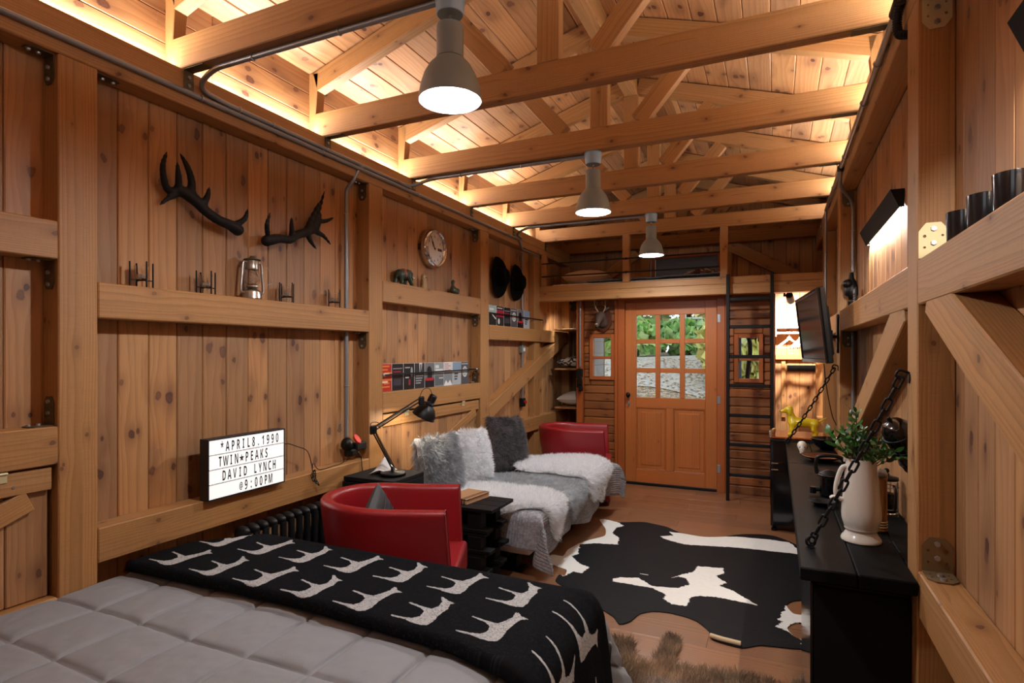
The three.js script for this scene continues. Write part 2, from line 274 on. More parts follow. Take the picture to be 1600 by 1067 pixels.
const brace = (w, x0, x1, y0, Z0, y1, Z1, h = 0.14) => child(w, 'brace', bar(W((x0 + x1) / 2, y0, Z0), W((x0 + x1) / 2, y1, Z1), Math.abs(x1 - x0), h, V(1, 0, 0).cross(W(0, y1 - y0, Z1 - Z0)).normalize(), 0.004), M.timber);
brace(wallR, XR + 0.004, PR, 1.57, 2.33, 0.72, 4.40); brace(wallR, XR + 0.004, PR, 1.58, 1.98, 0.90, 0.42); brace(wallL, XL + 0.003, PL, 1.55, 6.58, 0.86, 4.60, 0.13);
brace(wallR, XR + 0.004, PR, 0.60, 0.7, 0.12, 1.9, 0.12);

// timber brackets: folded plates with bolts where beams meet posts
function bracket(label, mat, arms, group) {
  const t = thing('angle_bracket', label, 'bracket', arms[0].at, group);
  for (const { at, n, up, w = 0.062, L = 0.105 } of arms) {           // plate on a face: centre of its inner end, face normal, direction it runs
    const N = V(...n), U = V(...up), X = U.clone().cross(N), s = new THREE.Shape(), h = w / 2;
    s.moveTo(-h, 0); s.lineTo(h, 0); s.lineTo(h, L * 0.76); s.quadraticCurveTo(h * 0.82, L * 0.86, h * 0.5, L); s.lineTo(-h * 0.5, L); s.quadraticCurveTo(-h * 0.82, L * 0.86, -h, L * 0.76); s.closePath();
    for (const [px, py, r] of [[-0.6, 0.3, 0.0035], [0.6, 0.3, 0.0035], [-0.6, 0.62, 0.0045], [0.6, 0.62, 0.0035]]) { const hole = new THREE.Path(); hole.absarc(px * h, py * L, r, 0, 7, true); s.holes.push(hole); }
    const m = new THREE.Matrix4().makeBasis(X, U, N).setPosition(W(...at).addScaledVector(N, 0.0006));
    part(t, 'plate', new THREE.ExtrudeGeometry(s, { depth: 0.003, bevelEnabled: false, curveSegments: 8 }).applyMatrix4(m), mat);
    for (const q of [0.42, 0.82]) part(t, 'bolt', new THREE.CylinderGeometry(0.0075, 0.0085, 0.007, 6).rotateX(Math.PI / 2).translate(0, q * L, 0.006).applyMatrix4(m), M.steel);
  }
  return t;
}
const zf = [0, 0, -1], zn = [0, 0, 1], yu = [0, 1, 0], yd = [0, -1, 0], xp = [1, 0, 0], xm = [-1, 0, 0];
// right post, on the face turned to the camera (normal +z three) and on the beam tops
bracket('brass coloured bolted plate on the near post just above the mug shelf', M.zinc, [{ at: [0.428, 1.684, 2.084], n: zn, up: yu, w: 0.074 }]);
bracket('dull bolted plate at the very top of the near post', M.zinc, [{ at: [0.437, 2.47, 2.084], n: zn, up: yd, w: 0.074 }]);
bracket('dusty angle bracket where the near post meets the low beam', std({ color: sr(134, 112, 80), roughness: 0.55, metalness: 0.5 }), [{ at: [0.437, 0.747, 2.084], n: zn, up: yu, w: 0.076 }, { at: [0.437, 0.747, 2.083], n: yu, up: zn, w: 0.076, L: 0.09 }]);
// left wall: dark brackets tucked in the corners of post and beam
const LB = [['under the eaves beam left of the wide post', 2.471, 1.198, zn, yd], ['under the short girt left of the wide post', 1.734, 1.198, zn, yd], ['on the low girt left of the wide post', 1.14, 1.198, zn, yu], ['under the eaves beam behind the vertical pipe', 2.471, 2.929, zn, yd], ['under the antler shelf beside the pipe', 1.532, 2.929, zn, yd], ['under the eaves beam beside the wall clock bay', 2.471, 4.437, zn, yd], ['under the figurine shelf at its far end', 1.735, 4.437, zn, yd], ['beside the end of the lower magazine row', 1.144, 4.437, zn, yu]];
for (const [t, y, Z, n, u] of LB) bracket('dark bolted angle bracket ' + t, M.darkzinc, [{ at: [-2.378, y, Z], n, up: u, w: 0.06 }, { at: [-2.378, y + (u === yd ? 0.0 : 0.0), Z - 0.004], n: u, up: zn, w: 0.06, L: 0.075 }]);
bracket('dark bolted bracket under the eaves beam right of the wide post', M.darkzinc, [{ at: [-2.378, 2.471, 1.334], n: yd, up: zf, w: 0.06, L: 0.1 }]);
bracket('dull bracket at the top of the far right post', M.darkzinc, [{ at: [0.437, 2.47, 4.382], n: zn, up: yd, w: 0.07 }]);
bracket('rusty bracket under the right girt behind the television', M.darkzinc, [{ at: [0.437, 1.544, 4.382], n: zn, up: yd, w: 0.07 }]);

// ceiling: sloping boards, closed above
const rafterDir = (s) => V(s, -0.31, 0).normalize();                    // down the slope on side s
const ceiling = struct('ceiling', [-1, 1].map((s) => { const d = rafterDir(s), n = V(s * 0.31, 1, 0).normalize(), c = V(CX, 3.453, 0).addScaledVector(d, 0.85).addScaledVector(n, 0.075); return cbox(0.1, 1.72, ZB - ZF + 0.5, 0.001, 1).applyMatrix4(new THREE.Matrix4().makeBasis(n.clone().multiplyScalar(1), d, V(0, 0, 1).multiplyScalar(s > 0 ? 1 : -1).multiplyScalar(1)).setPosition(c.setZ(-(ZF + ZB) / 2))); }), M.outer);
for (const s of [-1, 1]) {
  const d = rafterDir(s), n = V(s * 0.31, 1, 0).normalize();
  for (let i = 0; i < 11; i++) {
    const cuts = [ZF, 1.7 + 0.858 * ((i * 2) % 3), 4.27 + 0.858 * (i % 2), ZB];
    for (let k = 0; k < 3; k++) {
      const L = cuts[k + 1] - cuts[k], p = WOODP(0.141), g = cbox(0.139, L - 0.0015, 0.018, 0.0045, 1, p.uo, p.vo, p.us);
      const c = V(CX, 3.453, 0).addScaledVector(d, (i + 0.5) * 0.141 + 0.002).addScaledVector(n, 0.009 + rr(0, 0.0008));
      g.applyMatrix4(new THREE.Matrix4().makeBasis(d, V(0, 0, -1), n.clone().multiplyScalar(-s > 0 ? 1 : -1).multiplyScalar(1)).setPosition(c.x, c.y, -(cuts[k] + L / 2)));
      if (new THREE.Matrix4().makeBasis(d, V(0, 0, -1), n.clone().multiplyScalar(-s > 0 ? 1 : -1)).determinant() < 0) { const q = g.attributes.position; /* keep the winding outward */ const ix = [...Array(q.count).keys()]; for (let t = 0; t < q.count; t += 3) { const a = ix[t + 1]; ix[t + 1] = ix[t + 2]; ix[t + 2] = a; } g.setIndex(ix); }
      child(ceiling, 'roof_board', g, M.roof);
    }
  }
}
child(ceiling, 'ridge_beam', bx(CX - 0.045, CX + 0.045, 3.3, 3.44, ZF, ZB, { axis: 2 }), M.timber);

// roof trusses
const TZ = (k) => 1.668 + 0.858 * k;
function truss(Z, label) {
  const t = thing('roof_truss', label, 'truss', [CX, 2.63, Z], 'timber roof trusses over the room'); delete t.userData.group;
  const T = 0.063, Z1 = Z + T;
  part(t, 'tie_beam', bx(-2.395, 0.455, 2.6295, 2.766, Z, Z1, { ch: 0.004, axis: 0 }), M.timber);
  part(t, 'king_post', bx(CX - 0.055, CX + 0.055, 2.7665, 3.3, Z, Z1, { axis: 1 }), M.timber);
  for (const s of [-1, 1]) {
    const low = (x) => roofY(x) - 0.005;
    const q = (x, dy) => W(x, low(x) + dy, Z + T / 2), xe = CX + s * 1.42, xi = CX + s * 0.05;
    part(t, 'rafter', bar(q(xe, -0.062), q(xi, -0.062), T, 0.112, V(0, 1, 0)), M.timber);
    part(t, 'strut', bar(W(CX + s * 0.235, 2.772, Z + T / 2), W(CX + s * 0.56, 3.15, Z + T / 2), T - 0.006, 0.1, V(0, 1, 0)), M.timber);
    part(t, 'stub_post', bar(W(CX + s * 1.478, 2.6295, Z + T / 2), W(CX + s * 1.444, 3.0, Z + T / 2), 0.1, T, V(0, 0, 1)), M.timber);
    part(t, 'tie_plate', [bx(CX + s * 1.355 - s * 0.12, CX + s * 1.355, 2.6255, 2.6285, Z + 0.008, Z1 - 0.008, { ch: 0.0008 }), bx(CX + s * 1.352, CX + s * 1.3555, 2.54, 2.628, Z + 0.008, Z1 - 0.008, { ch: 0.0008 })], M.darkzinc);
    for (const d of [0.03, 0.065]) part(t, 'bolt', new THREE.CylinderGeometry(0.008, 0.008, 0.006, 6).rotateZ(Math.PI / 2).translate(CX + s * 1.35, 2.628 - d, -(Z + T / 2)), M.steel);
  }
  return t;
}
[['above and behind the camera, second roof truss back', -2], ['above the camera, out of the frame', -1], ['carrying the nearest pendant lamp', 0], ['just behind the nearest pendant lamp', 1], ['carrying the second pendant lamp', 2], ['just behind the second pendant lamp', 3], ['carrying the third, farthest pendant lamp', 4], ['above the loft railing posts', 5], ['against the gable wall of the loft', 6]].slice(2).forEach(([l, k]) => truss(k === 6 ? 6.816 : TZ(k), 'timber roof truss ' + l));
truss(TZ(-1), 'timber roof truss overhead, nearest of all to the camera'); truss(TZ(-2), 'timber roof truss overhead behind the camera');

// end walls
const wallF = struct('wall_front', [bx(-2.6, -1.5, -0.1, 3.55, ZF - 0.15, ZF, { us: 0.35 }), bx(-0.45, 0.65, -0.1, 3.55, ZF - 0.15, ZF, { us: 0.35 }), bx(-1.5, -0.45, 2.85, 3.55, ZF - 0.15, ZF, { us: 0.35 }), bx(-1.5, -0.45, -0.1, 2.05, ZF - 0.15, ZF, { us: 0.35 })], M.plank);
// small window in the gable behind the camera: its cool daylight shows on the lamp shades and the red chair
{ const g = new THREE.Group(); g.name = 'window_4'; g.userData = { kind: 'structure' }; g.position.set(-0.975, 2.05, -ZF); scene.add(g); for (const x of [-1.5, -1.005, -0.51]) part(g, 'window_frame', bx(x, x + 0.06, 2.05, 2.85, ZF - 0.1, ZF - 0.04), M.frame); for (const y of [2.05, 2.79]) part(g, 'window_frame', bx(-1.44, -0.51, y, y + 0.06, ZF - 0.1, ZF - 0.04, { axis: 0 }), M.frame); for (const [p, q] of [[-1.44, -1.005], [-0.945, -0.51]]) part(g, 'pane', bx(p, q, 2.11, 2.79, ZF - 0.072, ZF - 0.068, { ch: 0.0005 }), M.glass); }
const wallB = struct('wall_back', [bx(-2.6, -1.96, -0.1, 2.09, ZB + 0.02, ZB + 0.12), bx(-0.05, 0.65, -0.1, 2.09, ZB + 0.02, ZB + 0.12), bx(-2.6, -1.36, 2.09, 3.4, ZB + 0.02, ZB + 0.12), bx(-0.535, 0.65, 2.09, 3.4, ZB + 0.02, ZB + 0.12), bx(-1.36, -0.535, 2.56, 3.5, ZB + 0.02, ZB + 0.12), bx(-1.36, -0.535, 2.09, 2.25, ZB + 0.02, ZB + 0.12)], M.outer);
for (let x = PL; x < PR - 0.01; x += PW) {
  const x1 = Math.min(x + PW - 0.0012, PR), mid = (x + x1) / 2, lowest = mid > -1.96 && mid < -0.05 ? 2.1 : 0, win = x1 > -1.345 && x < -0.55, top = roofY(mid + Math.sign(mid - CX) * PW / 2) - 0.003;
  for (const [a, b] of win ? [[2.1, 2.255], [2.555, top]] : [[lowest, top]]) child(wallB, 'wall_board', plank(x, x1, a, b, ZB, ZB + 0.02, PW), M.plank);
}
for (const [x0, y0, x1, y1] of [[-1.50, 2.60, -2.06, 2.20], [-0.45, 2.60, 0.24, 2.20]]) child(wallB, 'brace', bar(W(x0, y0, 6.905), W(x1, y1, 6.905), 0.06, 0.13, V(0, 1, 0)), M.timber);
for (const x of [-1.41, -0.49]) child(wallB, 'stud', bx(x - 0.05, x + 0.05, 2.14, 2.626, 6.885, 6.948), M.timber);
// loft window with a closed grey slatted blind
const win3 = new THREE.Group(); win3.name = 'window_3'; win3.userData = { kind: 'structure' }; win3.position.set(-0.95, 2.28, -ZB); scene.add(win3);
part(win3, 'window_frame', [bx(-1.345, -1.3, 2.255, 2.555, 6.93, 7.0, { ch: 0.004 }), bx(-0.595, -0.55, 2.255, 2.555, 6.93, 7.0), bx(-1.3, -0.595, 2.515, 2.555, 6.93, 7.0, { axis: 0 }), bx(-1.3, -0.595, 2.255, 2.29, 6.93, 7.0, { axis: 0 })], M.frame);
part(win3, 'pane', bx(-1.3, -0.595, 2.29, 2.515, 6.988, 6.991, { ch: 0.0005 }), M.glass);
const blindM = phy({ color: sr(128, 136, 146), roughness: 0.8, transmission: 0.3, thickness: 0 });
for (let i = 0; i < 9; i++) part(win3, 'blind_slat', new THREE.BoxGeometry(0.7, 0.003, 0.028).rotateX(1.2).translate(-0.9475, 2.3 + i * 0.0255, -6.965), blindM);

// door wall set under the loft: logs, two little windows, the door, closet partitions
const wallD = struct('wall_entrance', [bx(-1.97, -1.56, -0.05, 2.06, 6.18, 6.2), bx(-0.44, -0.02, -0.05, 2.06, 6.18, 6.2), bx(-1.56, -0.44, 1.99, 2.06, 6.18, 6.2)].slice(2), M.backing);
const LOG = 0.087, sidingM0 = std({ color: sr(120, 110, 100), roughness: 0.8 });
const hole = { L: [-1.862, -1.583, 1.108, 1.606], R: [-0.372, -0.107, 1.108, 1.59] };
for (const [x0, x1, h] of [[-1.932, -1.546, hole.L], [-0.457, -0.038, hole.R]]) for (let y = 0; y < 2.06; y += LOG) {
  const y1 = Math.min(y + LOG - 0.001, 2.06), ya = y === 0 ? -0.011 : y, cut = y1 > h[2] && y < h[3];
  const rects = cut ? [[x0, h[0], ya, y1], [h[1], x1, ya, y1]] : [[x0, x1, ya, y1]];
  if (cut && y < h[2] - 0.004) rects.push([h[0] + 0.0005, h[1] - 0.0005, ya, h[2]]);
  if (cut && y1 > h[3] + 0.004) rects.push([h[0] + 0.0005, h[1] - 0.0005, h[3], y1]);
  for (const [a, b, c, d] of rects) child(wallD, 'log_board', bx(a, b, c, d, 6.147, 6.185, { ch: Math.min(0.011, (d - c) * 0.3), axis: 0, ...WOODP(LOG) }), M.log);
}
for (const [x0, x1, h] of [[-1.985, -1.546, hole.L], [-0.457, 0.0, hole.R]]) child(wallD, 'backing', [bx(x0, h[0] + 0.004, -0.05, 2.06, 6.186, 6.2), bx(h[1] - 0.004, x1, -0.05, 2.06, 6.186, 6.2), bx(h[0], h[1], -0.05, h[2] + 0.004, 6.186, 6.2), bx(h[0], h[1], h[3] - 0.004, 2.06, 6.186, 6.2)], sidingM0);
child(wallD, 'threshold', bx(-1.56, -0.44, -0.1, 0.003, 6.141, 6.24, { axis: 0 }), M.frame);
for (const [x0, x1] of [[-1.545, -1.471], [-0.534, -0.458]]) child(wallD, 'door_jamb', bx(x0, x1, 0, 2.06, 6.125, 6.2), M.frame);
child(wallD, 'door_head', bx(-1.471, -0.534, 1.942, 2.06, 6.125, 6.2, { axis: 0 }), M.frame);
child(wallD, 'door_head', bx(-1.56, -0.445, 1.985, 2.02, 6.112, 6.124, { axis: 0 }), M.frame);
child(wallD, 'corner_trim', bx(-2.0, -1.932, 0, 1.965, 6.09, 6.16), M.frame); child(wallD, 'corner_trim', bx(-0.038, -0.0, 0, 1.965, 6.09, 6.16), M.frame);
child(wallD, 'corner_trim', bx(-1.58, -1.547, 0, 1.965, 6.12, 6.146), M.frame); child(wallD, 'corner_trim', bx(-0.456, -0.425, 0, 1.965, 6.12, 6.146), M.frame);
child(wallD, 'closet_partition', bx(-1.985, -1.94, 0, 2.06, 6.161, ZB, { us: 0.35 }), M.plank); child(wallD, 'closet_partition', bx(-0.036, -0.002, 0, 2.06, 6.161, ZB, { us: 0.35 }), M.plank);
const sidingM = std({ color: sr(176, 180, 182), roughness: 0.6 });
for (const x of [-1.938, -0.05]) for (let i = 0; i < 15; i++) child(wallD, 'porch_siding', bx(x, x + 0.012, i * 0.14, i * 0.14 + 0.138, 6.2, ZB, { ch: 0.002 }), sidingM);
[['window_1', hole.L, [[1.147, 1.335], [1.365, 1.567]]], ['window_2', hole.R, [[1.147, 1.325], [1.355, 1.55]]]].forEach(([n, [a, b, y0, y1], rows]) => {
  const g = new THREE.Group(); g.name = n; g.userData = { kind: 'structure' }; g.position.set((a + b) / 2, y0, -6.15); scene.add(g);
  const f = 0.039; part(g, 'window_frame', [bx(a, a + f, y0, y1, 6.128, 6.2), bx(b - f, b, y0, y1, 6.128, 6.2), bx(a + f, b - f, y0, y0 + f, 6.128, 6.2, { axis: 0 }), bx(a + f, b - f, y1 - f, y1, 6.128, 6.2, { axis: 0 })], M.frame);
  part(g, 'glazing_bar', bx(a + f, b - f, rows[0][1], rows[1][0], 6.14, 6.19, { axis: 0 }), M.frame);
  for (const [p, q] of rows) part(g, 'pane', bx(a + f, b - f, p, q, 6.165, 6.168, { ch: 0.0005 }), M.glass);
});
const door = new THREE.Group(); door.name = 'door_1'; door.userData = { kind: 'structure' }; door.position.set(-1.0, 0.0, -6.15); scene.add(door);
{
  const Z0 = 6.148, Z1 = 6.19, cols = [[-1.351, -1.149], [-1.102, -0.9], [-0.851, -0.649]], rows = [[0.93, 1.193], [1.241, 1.5], [1.548, 1.802]];
  part(door, 'stile', bx(-1.468, -1.351, 0.02, 1.94, Z0, Z1), M.door); part(door, 'stile', bx(-0.649, -0.537, 0.02, 1.94, Z0, Z1), M.door);
  for (const [a, b] of [[0.02, 0.165], [0.825, 0.93], [1.802, 1.94]]) part(door, 'rail', bx(-1.351, -0.649, a, b, Z0, Z1, { axis: 0 }), M.door);
  part(door, 'mullion', bx(-1.038, -0.966, 0.165, 0.825, Z0, Z1), M.door);
  for (const [a, b] of [[-1.149, -1.102], [-0.9, -0.851]]) part(door, 'glazing_bar', bx(a, b, 0.93, 1.802, Z0, Z1), M.door);
  for (const [a, b] of cols) for (const [p, q] of [[1.193, 1.241], [1.5, 1.548]]) part(door, 'glazing_bar', bx(a, b, p, q, Z0 + 0.002, Z1 - 0.002, { axis: 0 }), M.door);
  for (const [a, b] of cols) for (const [p, q] of rows) part(door, 'pane', bx(a, b, p, q, 6.168, 6.171, { ch: 0.0005 }), M.glass);
  for (const [a, b] of [[-1.351, -1.038], [-0.966, -0.649]]) { // raised and fielded panels
    part(door, 'panel', [bx(a, b, 0.165, 0.825, Z0 + 0.016, Z1 - 0.008), bx(a + 0.012, b - 0.012, 0.177, 0.813, Z0 + 0.008, Z0 + 0.0165, { ch: 0.007 }), bx(a + 0.05, b - 0.05, 0.215, 0.775, Z0 + 0.002, Z0 + 0.012, { ch: 0.009 })], M.door);
    part(door, 'panel_mould', [bx(a, a + 0.012, 0.165, 0.825, Z0 + 0.001, Z0 + 0.016, { ch: 0.005 }), bx(b - 0.012, b, 0.165, 0.825, Z0 + 0.001, Z0 + 0.016, { ch: 0.005 }), bx(a, b, 0.165, 0.177, Z0 + 0.001, Z0 + 0.016, { ch: 0.005, axis: 0 }), bx(a, b, 0.813, 0.825, Z0 + 0.001, Z0 + 0.016, { ch: 0.005, axis: 0 })], M.door);
  }
  part(door, 'draught_strip', bx(-1.472, -0.532, 0.004, 0.03, 6.128, 6.147, { axis: 0 }), M.black);
  const hd = part(door, 'door_handle', [new THREE.SphereGeometry(0.024, 16, 12).scale(1, 1.15, 0.8).translate(-1.428, 0.955, -6.105), rod(W(-1.428, 0.955, 6.12), W(-1.428, 0.955, 6.148), 0.011)], M.black);
  part(door, 'key_plate', [bx(-1.44, -1.416, 0.83, 0.888, 6.143, 6.149, { ch: 0.002 }), rod(W(-1.428, 0.862, 6.12), W(-1.428, 0.862, 6.146), 0.004), bx(-1.436, -1.42, 0.852, 0.874, 6.112, 6.122)], M.steel);
  for (const y of [0.24, 0.93, 1.75]) part(door, 'hinge', [rod(W(-0.531, y - 0.045, 6.143), W(-0.531, y + 0.045, 6.143), 0.007), bx(-0.53, -0.5, y - 0.04, y + 0.04, 6.121, 6.1245, { ch: 0.001 })], M.steel);
}
// loft: edge beam, floor boards, railing
const loft = struct('trim_1', bx(-2.4, 0.47, 1.966, 2.064, 5.887, 6.0, { axis: 0, ch: 0.006 }), M.timber);
child(loft, 'edge_board', bx(-2.4, 0.47, 2.066, 2.134, 5.9, 6.0, { axis: 0, ch: 0.005 }), M.timber);
for (let Z = 6.001; Z < ZB - 0.02; Z += 0.12) child(loft, 'loft_board', bx(PL, PR, 2.075, 2.1, Z, Math.min(Z + 0.119, ZB), { axis: 0, ...WOODP(0.12) }), M.plank);
for (const [x0, x1] of [[PL, -1.97], [-0.01, PR]]) child(loft, 'closet_ceiling', bx(x0, x1, 2.05, 2.072, 6.001, ZB, { axis: 0, us: 0.4 }), M.plank);
for (const x of [-1.402, -0.452]) { const t = thing('railing_post', x < -1 ? 'short loft railing post above the deer head' : 'loft railing post at the top of the ladder', 'post', [x, 2.134, 5.92]); part(t, 'shaft', bx(x - 0.035, x + 0.035, 2.1345, 2.628, 5.893, 5.955, { ch: 0.004 }), M.timber); }
for (const [y, l] of [[2.375, 'upper'], [2.235, 'lower']]) { const t = thing('railing_bar', `thin black ${l} railing bar along the loft edge`, 'railing', [-1.39, y, 5.9]); part(t, 'bar', rod(W(-2.33, y, 5.889), W(-0.487, y, 5.889), 0.0075), M.iron); part(t, 'mount', [bx(-1.41, -1.39, y - 0.012, y + 0.012, 5.887, 5.894)], M.iron); }
// inner corner posts of the loft
child(loft, 'corner_post', bx(-2.34, -2.28, 2.134, 2.471, 5.89, 5.95), M.timber);
// ---------------------------------------------------------------- lamps
const bulbM = glow(0.96, 0.98, 1, 30);
function pendant(x, Z, label) {
  const t = thing('pendant_lamp', label, 'pendant lamp', [x, 2.26, Z]), y = 2.26, R = 0.1075;
  const out = [[R, 0], [R * 0.985, 0.02], [R * 0.93, 0.052], [R * 0.82, 0.088], [R * 0.66, 0.118], [0.0525, 0.137], [0.0475, 0.142], [0.046, 0.146], [0.046, 0.252], [0.044, 0.257], [0.012, 0.26]];
  const inn = out.slice(0, 6).map(([r, h]) => [r - 0.0025, h + 0.0005]).reverse();
  part(t, 'shade', lathe([...inn, ...out], 56).translate(x, y, -Z), M.lampGrey);
  part(t, 'reflector', lathe([[0.001, 0.136], ...out.slice(0, 6).map(([r, h]) => [r - 0.004, h - 0.001]).reverse().slice(0, 5), [R - 0.0035, 0.001]], 48).translate(x, y, -Z), M.lampIn);
  part(t, 'neck_ring', new THREE.TorusGeometry(0.0475, 0.0015, 8, 40).rotateX(Math.PI / 2).translate(x, y + 0.144, -Z), M.lampGrey);
  part(t, 'cord', rod(W(x, y + 0.258, Z), W(x, 2.56, Z), 0.003), M.black);
  part(t, 'cord_grip', cyl(0.006, 0.006, 0.02, x, y + 0.29, -Z), M.steel);
  part(t, 'canopy', lathe([[0.001, 2.552], [0.043, 2.552], [0.0465, 2.556], [0.052, 2.618], [0.052, 2.629], [0.001, 2.629]], 40).translate(x, 0, -Z), M.lampGrey);
  part(t, 'bulb', sph(0.045, x, y + 0.036, -Z, 1, 0.8, 1, 20), bulbM);
  const l = new THREE.PointLight(new THREE.Color().setRGB(0.9, 0.96, 1), PENDANT); l.name = 'pendant_bulb'; l.position.set(0, 0.036, 0); l.castShadow = true; l.shadow.radius = 1.8; t.add(l);
}
pendant(-1.01, TZ(0) + 0.035, 'grey metal bell pendant lamp nearest the camera, largest in the picture');
pendant(-1.015, TZ(2) + 0.035, 'grey metal bell pendant lamp, middle one of the row');
pendant(-0.995, TZ(4) + 0.035, 'grey metal bell pendant lamp farthest away, before the loft');
// LED strips lying on the wall plates, shining up the roof
const ledM = glow(1, 0.99, 0.97, 6);
for (const s of [-1, 1]) {
  const x = s < 0 ? -2.405 : 0.463;
  solo('led_strip', bx(x - 0.006, x + 0.006, 2.6285, 2.6315, ZF + 0.05, 5.85), ledM, s < 0 ? 'glowing light strip on top of the left eaves beam' : 'glowing light strip on top of the right eaves beam', 'light strip');
  const l = new THREE.RectAreaLight(new THREE.Color().setRGB(1, 0.99, 0.97), LED, 7.0, 0.02); l.name = 'led_strip_light'; l.position.set(x, 2.6335, -2.3); { const zz = V(s * 0.25, -1, 0).normalize(), xx = V(0, 0, 1); l.quaternion.setFromRotationMatrix(new THREE.Matrix4().makeBasis(xx, zz.clone().cross(xx), zz)); } scene.add(l);
}
// wedge shaped wall lights with a lit slot along the bottom
function sconce(Z0, Z1, label) {
  const t = thing('wall_light', label, 'wall light', [PR, 2.0, (Z0 + Z1) / 2], undefined), s = new THREE.Shape();
  s.moveTo(0, 0); s.lineTo(-0.051, 0); s.lineTo(-0.02, -0.076); s.lineTo(-0.0175, -0.076); s.lineTo(-0.0475, -0.0025); s.lineTo(0, -0.0025); s.closePath();
  part(t, 'housing', new THREE.ExtrudeGeometry(s, { depth: Z1 - Z0, bevelEnabled: false }).translate(PR, 2.078, -Z1), M.blackMatt);
  for (const z of [Z0, Z1 - 0.003]) { const e = new THREE.Shape(); e.moveTo(0, -0.002); e.lineTo(-0.05, -0.002); e.lineTo(-0.02, -0.075); e.lineTo(-0.001, -0.075); e.closePath(); part(t, 'end_cap', new THREE.ExtrudeGeometry(e, { depth: 0.003, bevelEnabled: false }).translate(PR, 2.078, -z - 0.003), M.blackMatt); }
  part(t, 'diffuser', bx(PR - 0.0165, PR - 0.002, 2.018, 2.021, Z0 + 0.004, Z1 - 0.004, { ch: 0.0005 }), glow(1, 0.92, 0.8, 14));
  const l = new THREE.RectAreaLight(new THREE.Color().setRGB(1, 0.94, 0.86), SCONCE, 0.014, Z1 - Z0 - 0.02); l.name = 'wall_light_slot'; l.position.set(PR - 0.0105, 2.0125, -(Z0 + Z1) / 2); l.rotation.set(-Math.PI / 2, 0, 0); { const zz = V(-0.15, 1, 0).normalize(), yy = V(0, 0, -1); l.quaternion.setFromRotationMatrix(new THREE.Matrix4().makeBasis(yy.clone().cross(zz), yy, zz)); } scene.add(l);
}
sconce(2.825, 3.78, 'black wedge shaped linear wall light above the girt beyond the near post');
sconce(0.55, 1.5, 'black wedge shaped wall light cut by the right edge of the picture');
// ---------------------------------------------------------------- conduits along the eaves
const clip = (t, X, y, Z, r, ax) => part(t, 'pipe_clip', new THREE.TorusGeometry(r + 0.002, 0.0028, 6, 18).rotateY(ax === 'z' ? 0 : ax === 'x' ? Math.PI / 2 : 0).rotateX(ax === 'y' ? Math.PI / 2 : 0).translate(X, y, -Z), M.steel);
{ const t = thing('conduit_pipe', 'long lower steel conduit along the left eaves beam', 'pipe', [-2.312, 2.53, 2.0]); part(t, 'pipe', pipe([W(-2.312, 2.527, ZF), W(-2.312, 2.527, 5.25), W(-2.312, 2.44, 5.3), W(-2.312, 2.44, 5.75)], 0.0115, 0.05), M.conduit); for (const Z of [0.6, 1.75, 2.5, 3.45, 4.3, 5.0]) clip(t, -2.312, 2.527, Z, 0.0115, 'z'); }
const TU = 2.6155;
[[0, 3.30, 'nearest'], [2, 4.2, 'middle'], [4, 5.3, 'farthest']].forEach(([k, Zend, l], i) => {
  const Z = TZ(k) + 0.045, t = thing('conduit_pipe', `steel conduit bending under the truss to feed the ${l} pendant lamp`, 'pipe', [-2.2, 2.55, Z]);
  const pts = [W(-1.06, TU, Z), W(-2.19, TU, Z), W(-2.3135, 2.57, Z + 0.02), W(-2.3135, 2.553, Z + 0.14)];
  if (i === 0) pts.push(W(-2.3135, 2.553, 3.36)); else if (i === 1) pts.splice(2, 2, W(-2.3135, 2.58, Z - 0.02), W(-2.3135, 2.553, Z - 0.14), W(-2.3135, 2.553, 3.18)); else pts.push(W(-2.3135, 2.553, Zend));
  part(t, 'pipe', pipe(pts, 0.0115, 0.06), M.conduit);
  for (const x of [-1.5, -1.95]) clip(t, x, TU, Z, 0.0115, 'x');
  if (i === 0) for (const q of [1.95, 2.15]) clip(t, -2.3135, 2.553, q, 0.0115, 'z');
});
{ const t = thing('conduit_pipe', 'bright vertical conduit running down the board wall to the socket', 'pipe', [-2.39, 0.87, 2.79]); part(t, 'pipe', [...pipe([W(-2.312, 2.552, 2.9), W(-2.312, 2.552, 2.83), W(-2.345, 2.44, 2.79), W(-2.39, 2.40, 2.79), W(-2.39, 2.3, 2.79), W(-2.39, 1.6685, 2.79)], 0.0125, 0.05), ...pipe([W(-2.39, 1.532, 2.79), W(-2.39, 0.885, 2.79)], 0.0125)], M.conduit); for (const y of [2.25, 1.2]) clip(t, -2.39, y, 2.79, 0.0125, 'y'); }
{ const t = thing('socket_box', 'black round socket with red cover and plug above the window-sill beam', 'socket', [-2.39, 0.79, 2.8]);
  part(t, 'box', [sph(0.038, -2.375, 0.845, -2.78, 1, 1.1, 0.95, 20), cyl(0.03, 0.03, 0.06, -2.375, 0.80, -2.8)], M.black); part(t, 'cover', cyl(0.026, 0.026, 0.012, 0, 0, 0, 20).scale(1.25, 1, 0.8).rotateZ(-0.9).translate(-2.34, 0.872, -2.83), std({ color: sr(206, 44, 32), roughness: 0.5 }));
  part(t, 'plug', [bx(-2.37, -2.325, 0.80, 0.85, 2.81, 2.91, { ch: 0.008 }), bx(-2.37, -2.33, 0.775, 0.815, 2.77, 2.83, { ch: 0.008 })], M.black); }
